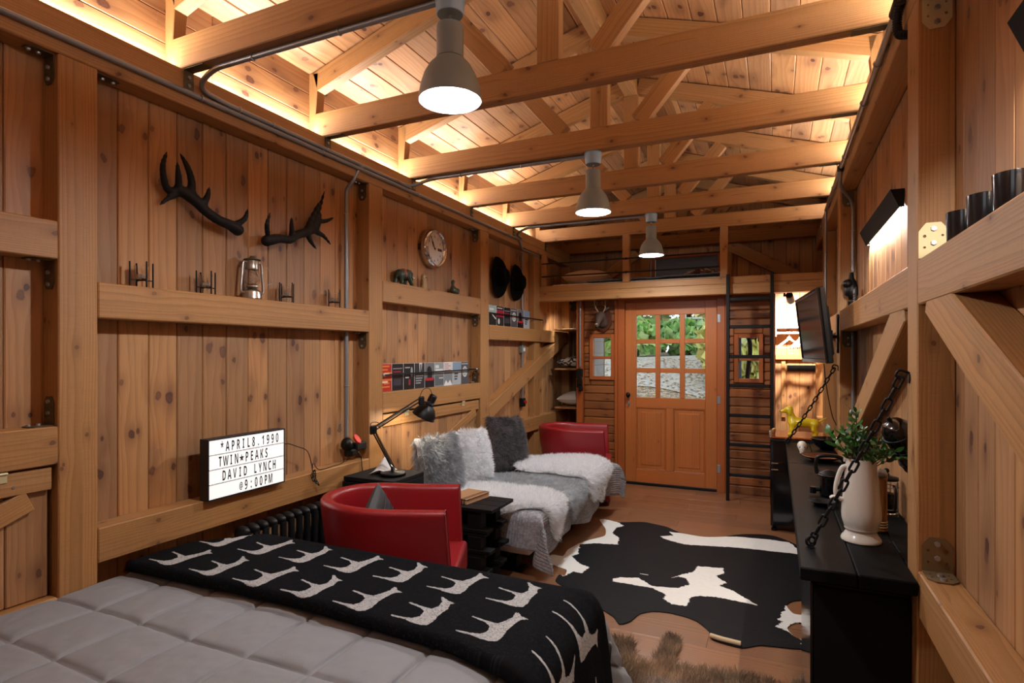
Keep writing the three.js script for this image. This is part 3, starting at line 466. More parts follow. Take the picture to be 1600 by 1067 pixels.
{ const t = thing('power_cable', 'thin black cable with a knotted bundle hanging from the lit sign', 'cable', [-2.33, 0.74, 2.5]);
  part(t, 'cord', tube([W(-2.33, 0.9, 2.21), W(-2.335, 0.925, 2.26), W(-2.33, 0.9, 2.33), W(-2.325, 0.865, 2.40), W(-2.318, 0.79, 2.425), W(-2.318, 0.76, 2.43)], 0.0024, 40, 6), M.black);
  part(t, 'cord', tube([W(-2.318, 0.75, 2.43), W(-2.33, 0.79, 2.45), W(-2.335, 0.745, 2.50), W(-2.345, 0.742, 2.62), W(-2.355, 0.745, 2.72), W(-2.36, 0.78, 2.77), W(-2.36, 0.80, 2.78)], 0.0024, 50, 6), M.black);
  part(t, 'cord_bundle', [0, 1, 2, 3].map((i) => new THREE.TorusGeometry(0.016 + i * 0.002, 0.0024, 6, 24).scale(0.6, 1.6, 1).rotateY(0.5 + i * 0.7).rotateZ(i * 0.4 - 0.5).translate(-2.312 + i * 0.001, 0.735 - i * 0.012, -(2.43 + i * 0.006))), M.black); }
{ const t = thing('power_cable', 'black cable dropping from the socket past the sill beam', 'cable', [-2.32, 0.5, 2.85]); part(t, 'cord', tube([W(-2.345, 0.80, 2.84), W(-2.322, 0.76, 2.845), W(-2.318, 0.70, 2.85), W(-2.315, 0.6, 2.862), W(-2.316, 0.45, 2.87)], 0.0028, 30, 6), M.black); }

// ---------------------------------------------------------------- antlers (Z, y on the wall)
const AX = -2.385;
function antler(label, lists, at) {
  const caps = []; for (const [pts, r] of lists) { const cv = new THREE.CatmullRomCurve3(pts.map((q) => W(AX + (q[2] || 0), q[1], q[0]))), n = (pts.length - 1) * 3, rad = (f) => { const g = f * (r.length - 1), i = Math.min(r.length - 2, g | 0); return lerp(r[i], r[i + 1], g - i) * (pts.length > 5 && r[0] > 0.016 ? 1.12 : 0.88); };
    for (let i = 0; i < n; i++) caps.push([cv.getPoint(i / n), cv.getPoint((i + 1) / n), rad(i / n), rad((i + 1) / n)]); }
  const t = thing('antler', label, 'antler', at), bone = phy({ color: sr(12, 12, 14), roughness: 0.62, specularIntensity: 0.6 });
  part(t, 'beam', blob(caps, 0.0042, 0.013), bone); const [b, r] = [lists[0][0][0], lists[0][1][0]];
  part(t, 'burr', new THREE.TorusGeometry(r * 0.95, 0.007, 8, 24).scale(1, 1, 1.3).rotateY(Math.PI / 2 - 0.9).translate(AX + (b[2] || 0), b[1], -b[0]), bone);
}
antler('matt black branched antler with upswept prongs, over the lantern shelf', [
  [[[1.985, 1.996, 0.02], [1.935, 2.008, 0.03], [1.873, 2.016, 0.035], [1.806, 2.046, 0.03], [1.762, 2.085, 0.02], [1.731, 2.106, 0.01], [1.689, 2.115, 0.005]], [0.023, 0.018, 0.0165, 0.017, 0.019, 0.02, 0.014]],
  [[[1.963, 2.014, 0.03], [2.0, 2.049, 0.05], [2.018, 2.1, 0.05]], [0.013, 0.010, 0.003]], [[[1.79, 2.066, 0.03], [1.803, 2.11, 0.045], [1.816, 2.154, 0.04]], [0.013, 0.010, 0.003]],
  [[[1.695, 2.114, 0.005], [1.648, 2.104, 0.0], [1.619, 2.141, 0.015], [1.608, 2.197, 0.025], [1.625, 2.257, 0.025]], [0.014, 0.013, 0.0115, 0.009, 0.003]], [[[1.689, 2.121, 0.01], [1.674, 2.17, 0.03], [1.662, 2.222, 0.04]], [0.013, 0.0105, 0.003]],
  [[[1.743, 2.103, 0.015], [1.737, 2.159, 0.03], [1.713, 2.217, 0.035], [1.683, 2.267, 0.03]], [0.017, 0.014, 0.0105, 0.003]], [[[1.689, 2.095, 0.0], [1.653, 2.073, 0.0], [1.613, 2.033, 0.0]], [0.012, 0.0085, 0.003]], [[[1.695, 2.117, 0.005], [1.737, 2.105, 0.012]], [0.017, 0.019]]], [AX, 1.96, 1.8]);
antler('matt black palmed antler with a tall pointed blade, beside the pipe', [
  [[[2.162, 1.975, 0.02], [2.229, 1.997, 0.035], [2.298, 2.003, 0.035], [2.343, 2.032, 0.03], [2.399, 2.056, 0.02], [2.456, 2.077, 0.012]], [0.023, 0.0175, 0.016, 0.0165, 0.0175, 0.019]],
  [[[2.158, 2.001, 0.03], [2.13, 2.047, 0.055], [2.15, 2.11, 0.055]], [0.012, 0.0095, 0.003]], [[[2.321, 2.031, 0.03], [2.303, 2.075, 0.045], [2.303, 2.12, 0.045]], [0.012, 0.0095, 0.003]],
  [[[2.456, 2.084, 0.012], [2.505, 2.148, 0.012], [2.54, 2.229, 0.015], [2.576, 2.333, 0.02]], [0.016, 0.014, 0.011, 0.003]], [[[2.44, 2.075, 0.012], [2.475, 2.15, 0.014], [2.53, 2.25, 0.018]], [0.013, 0.011, 0.007]], [[[2.466, 2.079, 0.01], [2.525, 2.112, 0.008], [2.545, 2.19, 0.014]], [0.017, 0.015, 0.012]], [[[2.48, 2.09, 0.01], [2.52, 2.16, 0.012]], [0.02, 0.016]],
  [[[2.535, 2.151, 0.01], [2.597, 2.168, 0.015], [2.65, 2.197, 0.02]], [0.012, 0.009, 0.003]], [[[2.515, 2.089, 0.008], [2.576, 2.078, 0.01], [2.639, 2.037, 0.01]], [0.014, 0.0095, 0.003]], [[[2.456, 2.056, 0.012], [2.47, 2.023, 0.02], [2.51, 1.99, 0.02]], [0.012, 0.009, 0.003]]], [AX, 1.95, 2.35]);

// ---------------------------------------------------------------- on the antler shelf
const GT1 = 1.6685;
function candle(label) {
  const t = thing('candle_holder', label, 'candle holder', [0, 0, 0]), h = 0.105, s = 0.031;
  for (const [a, b] of [[-1, -1], [-1, 1], [1, -1], [1, 1]]) part(t, 'leg', cbox(0.0055, h, 0.0055, 0.001).translate(a * s, h / 2, b * s), M.black);
  for (const r of [0, 1]) part(t, 'crossbar', cbox(s * 2.83, 0.005, 0.005, 0.0008, 0).rotateY(Math.PI / 4 + r * Math.PI / 2).translate(0, 0.031 + r * 0.0001, 0), M.black);
  part(t, 'glass_cup', lathe([[0.0, 0.0345], [0.022, 0.0345], [0.0265, 0.09], [0.0252, 0.09], [0.0205, 0.038], [0.0, 0.038]], 28), M.cup);
  part(t, 'tea_light', [cyl(0.0165, 0.0165, 0.015, 0, 0.0465, 0), cyl(0.001, 0.001, 0.006, 0, 0.057, 0, 6)], M.white);
  return t;
}
{ const c = candle('black four legged glass candle holder nearest the wide post'); const pos = [1.525, 1.82, 2.30, 2.665], lab = [0, 'black four legged glass candle holder just left of the lantern', 'black four legged glass candle holder just right of the lantern', 'black four legged glass candle holder beside the vertical pipe'];
  pos.forEach((Z, i) => { if (i === 0) { c.position.set(-2.372, GT1, -Z); c.rotation.y = 0.62; } else copy(c, [-2.372, GT1, Z], 0.62 + i * 0.03, lab[i]); }); }
{ const t = thing('storm_lantern', 'silver hurricane lantern with wire handle on the antler shelf', 'lantern', [-2.37, GT1, 2.075]), tin = std({ color: sr(190, 186, 178), roughness: 0.28, metalness: 1 }), L = (p, n = 32) => lathe(p, n).translate(-2.37, GT1, -2.075);
  part(t, 'tank', L([[0.001, 0], [0.046, 0], [0.048, 0.004], [0.044, 0.008], [0.044, 0.034], [0.04, 0.042], [0.024, 0.048], [0.02, 0.056], [0.001, 0.056]]), tin);
  part(t, 'burner', L([[0.001, 0.056], [0.026, 0.057], [0.03, 0.064], [0.02, 0.074], [0.001, 0.075]]), tin);
  part(t, 'globe', L([[0.024, 0.07], [0.036, 0.088], [0.0385, 0.105], [0.035, 0.125], [0.027, 0.145], [0.026, 0.145], [0.034, 0.1245], [0.0375, 0.105], [0.035, 0.0885], [0.023, 0.0705]]), M.cup);
  part(t, 'chimney', L([[0.028, 0.145], [0.031, 0.15], [0.029, 0.158], [0.028, 0.185], [0.034, 0.19], [0.001, 0.19]]), tin);
  part(t, 'cap', L([[0.001, 0.216], [0.01, 0.214], [0.016, 0.206], [0.04, 0.198], [0.041, 0.194], [0.03, 0.19], [0.001, 0.189]]), M.darkzinc);
  for (const s of [-1, 1]) part(t, 'side_tube', tube([[0.044, 0.03], [0.058, 0.036], [0.059, 0.06], [0.053, 0.12], [0.05, 0.165], [0.044, 0.182], [0.028, 0.182]].map(([r, h]) => W(-2.37 + 0.15 * s * r, GT1 + h, 2.075 + s * r)), 0.0065, 30, 10), tin);
  part(t, 'wire_guard', [-0.5, 0.5].map((a) => tube([V(-0.03, 0.07, a * 0.05), V(-0.0, 0.105, 0.0).applyAxisAngle(V(0, 1, 0), 0).add(V(0.042, 0, a * 0.02)), V(-0.01, 0.145, -a * 0.05)].map((p) => p.add(V(-2.37, GT1, -2.075))), 0.0012, 16, 5)), M.steel);
  part(t, 'handle', tube([[0.046, 0.172], [0.062, 0.16], [0.08, 0.11], [0.084, 0.085], [0.06, 0.075], [0.046, 0.055]].map(([r, h]) => W(-2.33, GT1 + h, 2.075 + r)), 0.0013, 30, 6), M.steel); }

// ---------------------------------------------------------------- lit letter sign on the sill beam
{ const t = thing('letter_sign', 'lit white letter box sign with four rows of black capitals', 'sign', [-2.32, 0.7385, 1.99]), y0 = 0.7385, y1 = 1.014, Z0 = 1.768, Z1 = 2.21, xf = -2.29;
  part(t, 'case', [bx(-2.345, xf, y0, y0 + 0.006, Z0, Z1, { ch: 0.001 }), bx(-2.345, xf, y1 - 0.006, y1, Z0, Z1, { ch: 0.001 }), bx(-2.345, xf, y0 + 0.006, y1 - 0.006, Z0, Z0 + 0.006, { ch: 0.001 }), bx(-2.345, xf, y0 + 0.006, y1 - 0.006, Z1 - 0.006, Z1, { ch: 0.001 }), bx(-2.345, -2.341, y0 + 0.006, y1 - 0.006, Z0 + 0.006, Z1 - 0.006)], std({ color: sr(24, 28, 38), roughness: 0.45 }));
  const rows = ['*APRIL8.1990', 'TWIN\u2605PEAKS', 'DAVID LYNCH', '@9:00PM'], off = [0.53, 0.44, 0.52, 0.60];
  const face = paint(1200, 736, (c, w, h) => { c.fillStyle = '#fbfaf5'; c.fillRect(0, 0, w, h);
    rows.forEach((s, i) => { c.save(); c.translate(w * off[i], h * (i + 0.5) / 4 + 8); c.scale(0.5, 1); c.font = 'bold 178px sans-serif'; c.fillStyle = '#16161a'; c.textAlign = 'center'; c.textBaseline = 'middle'; const cw = 162; const L = [...s]; L.forEach((ch, k) => { const x = (k - (L.length - 1) / 2) * cw; if (ch === '\u2605') { c.beginPath(); for (let q = 0; q < 10; q++) { const r = q % 2 ? 22 : 56, a = q * Math.PI / 5 - Math.PI / 2; c.lineTo(x + r * 1.5 * Math.cos(a), 4 + r * Math.sin(a)); } c.fill(); } else if (ch === '@') { c.save(); c.translate(x, 0); c.scale(0.8, 0.72); c.fillText(ch, 0, 0); c.restore(); } else c.fillText(ch, x, 0); }); c.restore(); }); });
  const fm = std({ map: face, emissive: 0xffffff, emissiveMap: face, emissiveIntensity: SIGN, roughness: 0.5 });
  const pl = new THREE.PlaneGeometry(Z1 - Z0 - 0.012, y1 - y0 - 0.012).rotateY(Math.PI / 2).translate(xf - 0.004, (y0 + y1) / 2, -(Z0 + Z1) / 2);
  // rotateY(+90) turns the plane to +x; its u then runs towards -z, i.e. forward
  part(t, 'lit_panel', pl, fm);
  const railM = std({ color: sr(205, 205, 203), roughness: 0.4 }); for (const k of [1, 2, 3]) part(t, 'letter_rail', bx(xf - 0.0038, xf - 0.0005, y0 + 0.006 + (y1 - y0 - 0.012) * k / 4 - 0.002, y0 + 0.006 + (y1 - y0 - 0.012) * k / 4 + 0.002, Z0 + 0.007, Z1 - 0.007, { ch: 0.0008 }), railM);
  const l = new THREE.RectAreaLight(new THREE.Color().setRGB(1, 0.97, 0.93), SIGN * 0.8, Z1 - Z0 - 0.02, y1 - y0 - 0.02); l.name = 'sign_light'; l.position.set(xf + 0.004, (y0 + y1) / 2, -(Z0 + Z1) / 2); l.rotation.y = -Math.PI / 2; scene.add(l);
}
// ---------------------------------------------------------------- wall clock
{ const cy = 2.2, cZ = 3.775, R = 0.152, t = thing('wall_clock', 'round chrome wall clock with white dial', 'clock', [PL, cy - R, cZ]), A = (g) => g.rotateZ(-Math.PI / 2).translate(PL, cy, -cZ);
  part(t, 'case', A(lathe([[0.001, 0], [R, 0], [R, 0.045], [R * 0.98, 0.062], [R * 0.9, 0.076], [R * 0.86, 0.078], [R * 0.84, 0.05], [0.001, 0.049]], 64)), M.chrome);
  const dial = paint(512, 512, (c, w) => { const h = w / 2; c.fillStyle = '#f4f5f5'; c.fillRect(0, 0, w, w); c.fillStyle = '#1c1c20'; c.strokeStyle = '#1c1c20'; c.textAlign = 'center'; c.textBaseline = 'middle'; c.font = 'bold 50px sans-serif';
    for (let i = 0; i < 60; i++) { c.save(); c.translate(h, h); c.rotate(i * Math.PI / 30); c.fillRect(-1.5, -238, i % 5 ? 3 : 6, i % 5 ? 10 : 18); c.restore(); }
    for (let i = 1; i <= 12; i++) if (i !== 3) c.fillText(String(i), h + 186 * Math.sin(i * Math.PI / 6), h - 186 * Math.cos(i * Math.PI / 6)); c.fillRect(h + 92, h - 20, 118, 40); c.fillStyle = '#f0f0f0'; c.fillRect(h + 150, h - 16, 3, 32); });
  part(t, 'dial', new THREE.CircleGeometry(R * 0.84, 56).rotateY(Math.PI / 2).translate(PL + 0.0505, cy, -cZ), std({ map: dial, roughness: 0.4 }));
  const hand = (a, L, w) => cbox(0.0015, L, w, 0.0004).translate(0, L / 2 - 0.012, 0).rotateX(a).translate(PL + 0.054, cy, -cZ);
  part(t, 'minute_hand', hand(0.52, 0.115, 0.005), M.black); part(t, 'hour_hand', hand(0.66, 0.075, 0.007), M.black); part(t, 'hub', sph(0.006, PL + 0.055, cy, -cZ), M.black);
  part(t, 'crystal', A(lathe([[0.001, 0.064], [R * 0.5, 0.063], [R * 0.85, 0.06]], 48)), M.glass); }

// ---------------------------------------------------------------- figurines on the clock shelf
const GT2 = 1.875;
{ const t = thing('elephant_figurine', 'small green painted elephant figurine on the clock shelf', 'figurine', [-2.375, GT2, 3.37]), P = (z, y, x = 0) => W(-2.375 + x, GT2 + y, 3.37 + z);
  const gm = std({ color: sr(44, 62, 52), roughness: 0.4 }), caps = [[P(-0.05, 0.075), P(0.03, 0.08), 0.034, 0.036], [P(0.045, 0.095), P(0.075, 0.09), 0.022, 0.022], [P(0.085, 0.085), P(0.098, 0.055), 0.012, 0.009], [P(0.098, 0.055), P(0.092, 0.02), 0.009, 0.006], [P(-0.07, 0.08), P(-0.088, 0.05), 0.004, 0.003]];
  for (const [z, x, dz] of [[-0.06, -0.018, -0.015], [-0.055, 0.018, 0.005], [0.03, -0.018, 0.01], [0.035, 0.018, 0.035]]) caps.push([P(z, 0.06, x), P(z + dz, 0.013, x), 0.016, 0.013]);
  part(t, 'body', blob(caps, 0.004, 0.012), gm);
  for (const s of [-1, 1]) part(t, 'ear', sph(0.022, -2.375 + s * 0.022, GT2 + 0.09, -(3.37 + 0.045), 0.3, 1.1, 0.9, 12), std({ color: sr(36, 70, 52), roughness: 0.4 }));
  part(t, 'saddle_cloth', sph(0.0385, -2.375, GT2 + 0.081, -(3.37 - 0.012), 0.98, 1.0, 0.7, 16), std({ color: sr(150, 74, 56), roughness: 0.5 }));
  for (const s of [-1, 1]) part(t, 'tusk', tube([P(0.085, 0.075, s * 0.012), P(0.1, 0.062, s * 0.015), P(0.112, 0.066, s * 0.014)], 0.0028, 8, 6), M.white); }
{ const t = thing('owl_figurine', 'small tan owl figurine under the clock', 'figurine', [-2.375, GT2, 3.62]), o = std({ color: sr(168, 138, 92), roughness: 0.6 }), at = (g) => g.translate(-2.375, GT2, -3.62);
  part(t, 'body', at(lathe([[0.001, 0], [0.022, 0], [0.024, 0.006], [0.026, 0.03], [0.0255, 0.05], [0.02, 0.07], [0.0205, 0.085], [0.019, 0.1], [0.008, 0.109], [0.001, 0.109]], 24)), o);
  for (const s of [-1, 1]) { part(t, 'eye', [sph(0.0075, -2.375 + 0.016, GT2 + 0.09, -3.62 + s * 0.009, 0.5, 1, 1, 12)], M.white); part(t, 'pupil', sph(0.0035, -2.375 + 0.0195, GT2 + 0.09, -3.62 + s * 0.009, 0.5, 1, 1, 8), M.black); part(t, 'ear_tuft', new THREE.ConeGeometry(0.006, 0.014, 8).translate(-2.372, GT2 + 0.113, -3.62 + s * 0.011), o); part(t, 'wing', sph(0.02, -2.375, GT2 + 0.042, -3.62 + s * 0.02, 0.75, 1.6, 0.35, 12), std({ color: sr(132, 100, 62), roughness: 0.6 })); }
  part(t, 'beak', new THREE.ConeGeometry(0.004, 0.01, 8).rotateX(Math.PI).translate(-2.352, GT2 + 0.082, -3.62), M.darkzinc); }
{ const t = thing('gourd_figurine', 'small dark green long necked gourd shaped bird figurine', 'figurine', [-2.375, GT2, 4.07]), gm = std({ color: sr(58, 66, 54), roughness: 0.35 }), P = (z, y) => W(-2.375, GT2 + y, 4.07 + z);
  part(t, 'body', blob([[P(-0.015, 0.032), P(0.03, 0.03), 0.03, 0.028], [P(-0.02, 0.05), P(-0.022, 0.098), 0.014, 0.008], [P(-0.022, 0.1), P(-0.018, 0.108), 0.012, 0.011], [P(0.05, 0.04), P(0.075, 0.03), 0.014, 0.006]], 0.0038, 0.02), gm);
  part(t, 'beak', new THREE.ConeGeometry(0.005, 0.018, 8).rotateZ(-1.2).translate(-2.358, GT2 + 0.105, -4.055), std({ color: sr(150, 110, 50), roughness: 0.5 }));
  part(t, 'neck_band', new THREE.TorusGeometry(0.0115, 0.0022, 6, 18).rotateX(Math.PI / 2).translate(-2.375, GT2 + 0.072, -4.049), std({ color: sr(120, 60, 40), roughness: 0.5 })); }

// ---------------------------------------------------------------- hats on the wall
const felt = phy({ color: sr(8, 8, 9), roughness: 0.95, specularIntensity: 0.15 });
function hat(label, Z, y, sc, tilt) {
  const t = thing('hat', label, 'hat', [PL + 0.004, y, Z]), ov = (r, sy) => [r * sc, sy];
  const tf = (g) => g.rotateZ(-Math.PI / 2).rotateX(tilt).translate(PL + 0.006, y, -Z);
  const brim = sheet(48, 8, (u, v) => { const a = -u * Math.PI * 2, r = lerp(0.075, 0.175, v) * sc, c = Math.cos(a), s = Math.sin(a); return V(c * r * 1.12, 0.012 + 0.035 * v * v * Math.abs(s) * 1.1, s * r * 0.94); }, 0.004);
  part(t, 'brim', tf(brim), felt);
  part(t, 'crown', tf(sheet(48, 14, (u, v) => { const a = -u * Math.PI * 2, c = Math.cos(a), s = Math.sin(a), r = (v < 0.7 ? lerp(0.082, 0.068, v / 0.7) : 0.068 * Math.sqrt(Math.max(0, 1 - ((v - 0.7) / 0.3) ** 2))) * sc + 0.0005, h = (v < 0.7 ? 0.1 * v / 0.7 : 0.1 + 0.02 * Math.sin((v - 0.7) / 0.3 * Math.PI / 2)) * sc; const dent = 0.03 * sstep(0.6, 1, v) * Math.exp(-((s * r / 0.02) ** 2)); return V(c * r * 1.15, 0.012 + h - dent, s * r * 0.9); }, 0.003)), felt);
  part(t, 'hat_band', tf(new THREE.CylinderGeometry(0.082 * sc, 0.084 * sc, 0.02, 40, 1, true).scale(1.15, 1, 0.9).translate(0, 0.024, 0)), M.blackMatt);
  part(t, 'peg', rod(W(PL - 0.0, y + 0.03, Z), W(PL + 0.03, y + 0.03, Z), 0.006), M.iron);
}
hat('black felt hat nearer the clock, hung on the wall', 4.93, 2.12, 1.0, 0.1);
hat('black felt hat farther from the clock, hung on the wall', 5.34, 2.115, 0.95, -0.1);

// ---------------------------------------------------------------- magazines behind black retaining bars
const covers = [
  (c, w, h) => { c.fillStyle = '#b03024'; c.fillRect(0, 0, w, h); c.fillStyle = '#d97b3a'; for (let i = 0; i < 7; i++) c.fillRect(8 + (i % 3) * 20, 12 + i * 26, w - 30 - (i % 2) * 40, 12); c.fillStyle = '#e8cbb0'; c.fillRect(16, 70, w - 40, 8); c.fillRect(20, 130, w - 60, 14); },
  (c, w, h) => { c.fillStyle = '#1b1b20'; c.fillRect(0, 0, w, h); c.fillStyle = '#8a8a8a'; c.fillRect(12, 34, w - 26, 8); c.fillStyle = '#a3202a'; c.fillRect(12, 58, w - 40, 10); c.fillRect(12, 76, w - 30, 8); c.fillStyle = '#3a3a44'; c.fillRect(20, 120, w - 44, 50); },
  (c, w, h) => { c.fillStyle = '#17181b'; c.fillRect(0, 0, w, h); c.fillStyle = '#9a9c9c'; c.beginPath(); c.ellipse(w * 0.76, 70, 14, 40, 0, 0, 7); c.fill(); c.fillStyle = '#b8b8b4'; c.fillRect(16, 30, 60, 8); c.fillRect(20, 108, 44, 10); c.fillStyle = '#9a2838'; c.fillRect(60, 130, 20, 44); },
  (c, w, h) => { c.fillStyle = '#2b2c31'; c.fillRect(0, 0, w, h); c.fillStyle = '#d0d0cc'; c.beginPath(); c.moveTo(w * 0.45, 0); c.lineTo(w * 0.75, 0); c.lineTo(w * 0.66, 74); c.lineTo(w * 0.5, 74); c.fill(); c.fillStyle = '#101014'; c.fillRect(w * 0.55, 10, 14, 64); c.fillStyle = '#a8a8a6'; for (let i = 0; i < 4; i++) c.fillRect(14, 100 + i * 20, w - 30 - i * 12, 9); },
  (c, w, h) => { c.fillStyle = '#6b6c70'; c.fillRect(0, 0, w, h * 0.66); c.fillStyle = '#121218'; c.fillRect(0, h * 0.72, w, h); c.fillStyle = '#131318'; c.beginPath(); c.ellipse(w * 0.45, 60, 30, 30, 0, 0, 7); c.fill(); c.fillRect(w * 0.25, 66, 64, 80); c.fillStyle = '#b3202a'; c.fillRect(6, h * 0.62, w - 20, 22); },
  (c, w, h) => { c.fillStyle = '#8f9494'; c.fillRect(0, 0, w, h); c.fillStyle = '#d8dad6'; c.fillRect(10, 22, 50, 26); c.fillRect(10, 56, 110, 20); c.fillStyle = '#5c6366'; c.fillRect(0, 110, w, 90); c.fillStyle = '#b9bdbb'; c.fillRect(60, 130, 60, 12); },
  (c, w, h) => { c.fillStyle = '#7c8286'; c.fillRect(0, 0, w, h); c.fillStyle = '#d9cfca'; c.fillRect(0, 0, w, 86); c.fillStyle = '#a06a6a'; for (let i = 0; i < 4; i++) c.fillRect(10, 12 + i * 18, 60 + (i % 2) * 30, 6); c.fillStyle = '#e2e4e2'; c.beginPath(); c.moveTo(0, h); c.lineTo(30, h - 50); c.lineTo(60, h - 20); c.lineTo(90, h - 50); c.lineTo(w, h); c.fill(); },
  (c, w, h) => { c.fillStyle = '#aab1b3'; c.fillRect(0, 0, w, h); c.fillStyle = '#7f96ac'; c.fillRect(0, 0, w, 70); c.fillStyle = '#30343a'; c.font = 'bold 30px sans-serif'; for (let i = 0; i < 3; i++) c.fillRect(26, 100 + i * 24, 60 - i * 8, 14); },
  (c, w, h) => { c.fillStyle = '#4a4c50'; c.fillRect(0, 0, w, h); c.fillStyle = '#c6c8c4'; c.beginPath(); c.ellipse(w / 2, 92, 40, 52, 0, 0, 7); c.fill(); c.strokeStyle = '#4a4c50'; c.lineWidth = 5; c.beginPath(); c.ellipse(w / 2, 92, 22, 30, 0, 0, 7); c.stroke(); c.fillStyle = '#b9b9b9'; c.fillRect(10, 14, w - 24, 9); },
  (c, w, h) => { c.fillStyle = '#1d2023'; c.fillRect(0, 0, w, h); c.fillStyle = '#9fb8b4'; c.fillRect(0, 0, w, 90); c.fillStyle = '#e6e6e2'; c.fillRect(10, 30, 70, 20); c.fillStyle = '#f0efe8'; c.save(); c.rotate(0.6); c.fillRect(90, 40, 90, 12); c.restore(); },
  (c, w, h) => { c.fillStyle = '#232428'; c.fillRect(0, 0, w, h); c.fillStyle = '#a51e3c'; c.fillRect(0, 40, w, 72); c.fillStyle = '#d6d4ce'; c.fillRect(14, 14, w - 40, 10); c.fillStyle = '#c9c9c6'; c.beginPath(); c.ellipse(40, 160, 18, 30, 0, 0, 7); c.fill(); }].map((f) => std({ map: paint(128, 208, f), roughness: 0.35 }));
function magazine(Z0, Z1, y, h, k, label, group) {
  const t = thing('magazine', label, 'magazine', [-2.36, y, (Z0 + Z1) / 2]);
  const x0 = -2.368, pl = new THREE.PlaneGeometry(Z1 - Z0 - 0.002, h - 0.002).rotateY(Math.PI / 2).translate(x0 + 0.0073, y + h / 2, -(Z0 + Z1) / 2);
  part(t, 'pages', bx(x0, x0 + 0.0065, y, y + h, Z0, Z1, { ch: 0.001 }), M.white); part(t, 'cover', pl, covers[k]);
}
const low = ['fully red and orange', 'black with dark red bars', 'black with a pale oval', 'charcoal with a white wedge', 'grey with a black figure and red strip', 'grey with pale headline blocks', 'cream topped with white peaks', 'pale blue and grey', 'dark with a pale round dial'];
low.forEach((l, i) => { const w = (4.29 - 3.078) / 9; magazine(3.078 + i * w, 3.078 + (i + 1) * w - 0.003, 1.1435, 0.185, i, `magazine in the lower row, cover ${l}`); });
const upOrder = [[9, 'teal topped with a white slash'], [10, 'dark with a crimson band'], [1, 'black with dark red bars'], [8, 'dark with a pale round dial'], [4, 'grey with a black figure'], [7, 'pale blue and grey']];
upOrder.forEach(([k, l], i) => { const w = (5.62 - 4.665) / 6; magazine(4.665 + i * w, 4.665 + (i + 1) * w - 0.004, 1.6555, 0.185, k, `magazine in the upper row below the hats, ${l}`); });
{ const t = thing('retaining_bar', 'thin black bar holding the lower magazine row', 'rail', [-2.33, 1.24, 3.7]); part(t, 'bar', rod(W(-2.34, 1.255, 3.06), W(-2.34, 1.262, 4.42), 0.0055), M.iron); part(t, 'knob', sph(0.011, -2.34, 1.255, -3.09), M.steel); part(t, 'knob', sph(0.011, -2.34, 1.262, -4.39), M.steel); part(t, 'mount', [rod(W(-2.425, 1.255, 3.075), W(-2.34, 1.255, 3.075), 0.004), rod(W(-2.425, 1.262, 4.41), W(-2.34, 1.262, 4.41), 0.004)], M.iron); }
{ const t = thing('retaining_bar', 'thin black bar holding the upper magazine row', 'rail', [-2.33, 1.76, 5.2]); part(t, 'bar', rod(W(-2.34, 1.765, 4.61), W(-2.34, 1.765, 5.98), 0.0055), M.iron); part(t, 'knob', [sph(0.011, -2.34, 1.765, -5.96)], M.steel); part(t, 'mount', [rod(W(-2.425, 1.765, 4.62), W(-2.34, 1.765, 4.62), 0.004), rod(W(-2.425, 1.765, 5.95), W(-2.34, 1.765, 5.95), 0.004)], M.iron); }

// ---------------------------------------------------------------- hatches low in the wall
function hatch(label, Z0, Z1, y0, y1, diag, hz) {
  const t = thing('wall_hatch', label, 'hatch', [-2.35, y0, (Z0 + Z1) / 2]);
  const n = Math.max(3, Math.round((Z1 - Z0) / 0.125)), w = (Z1 - Z0) / n;
  for (let i = 0; i < n; i++) part(t, 'hatch_board', plank(-2.385, -2.362, y0, y1, Z0 + i * w + 0.001, Z0 + (i + 1) * w - 0.001, w), M.plank);
  part(t, 'rail', bx(-2.362, -2.338, y1 - 0.08, y1, Z0, Z1, { axis: 2 }), M.timber);
  part(t, 'brace', bar(W(-2.35, diag[1], diag[0]), W(-2.35, diag[3], diag[2]), 0.023, 0.075, V(1, 0, 0).cross(W(0, diag[3] - diag[1], diag[2] - diag[0])).normalize()), M.timber);
  for (const Z of hz) { part(t, 'hinge', [bx(-2.3345, -2.3315, y1 + 0.004, y1 + 0.028, Z - 0.022, Z + 0.022, { ch: 0.0006 }), bx(-2.3375, -2.3345, y1 - 0.03, y1 - 0.003, Z - 0.022, Z + 0.022, { ch: 0.0006 }), rod(W(-2.333, y1 + 0.001, Z - 0.022), W(-2.333, y1 + 0.001, Z + 0.022), 0.0045)], M.zinc); }
  part(t, 'screw', [0.15, 0.5, 0.85].map((f) => cyl(0.0045, 0.0045, 0.003, 0, 0, 0, 8).rotateZ(Math.PI / 2).translate(-2.337, y1 - 0.05, -lerp(Z0, Z1, f))), M.steel).userData.kind = 'stuff';
}
hatch('boarded wall hatch with brass hinges beside the bed', 0.42, 1.185, 0.535, 0.996, [0.45, 0.62, 1.12, 0.89], [0.6, 1.03]);
hatch('boarded wall hatch with diagonal batten behind the sofa cushions', 3.085, 4.425, 0.42, 0.995, [3.15, 0.46, 4.38, 0.90], [3.35, 4.15]);
struct('trim_2', bx(-2.395, -2.318, 0.497, 0.533, -0.4, 1.198, { axis: 2, ch: 0.008 }), M.timber);
struct('trim_3', bx(-2.395, -2.326, 0.385, 0.419, 3.069, 4.436, { axis: 2, ch: 0.006 }), M.timber);
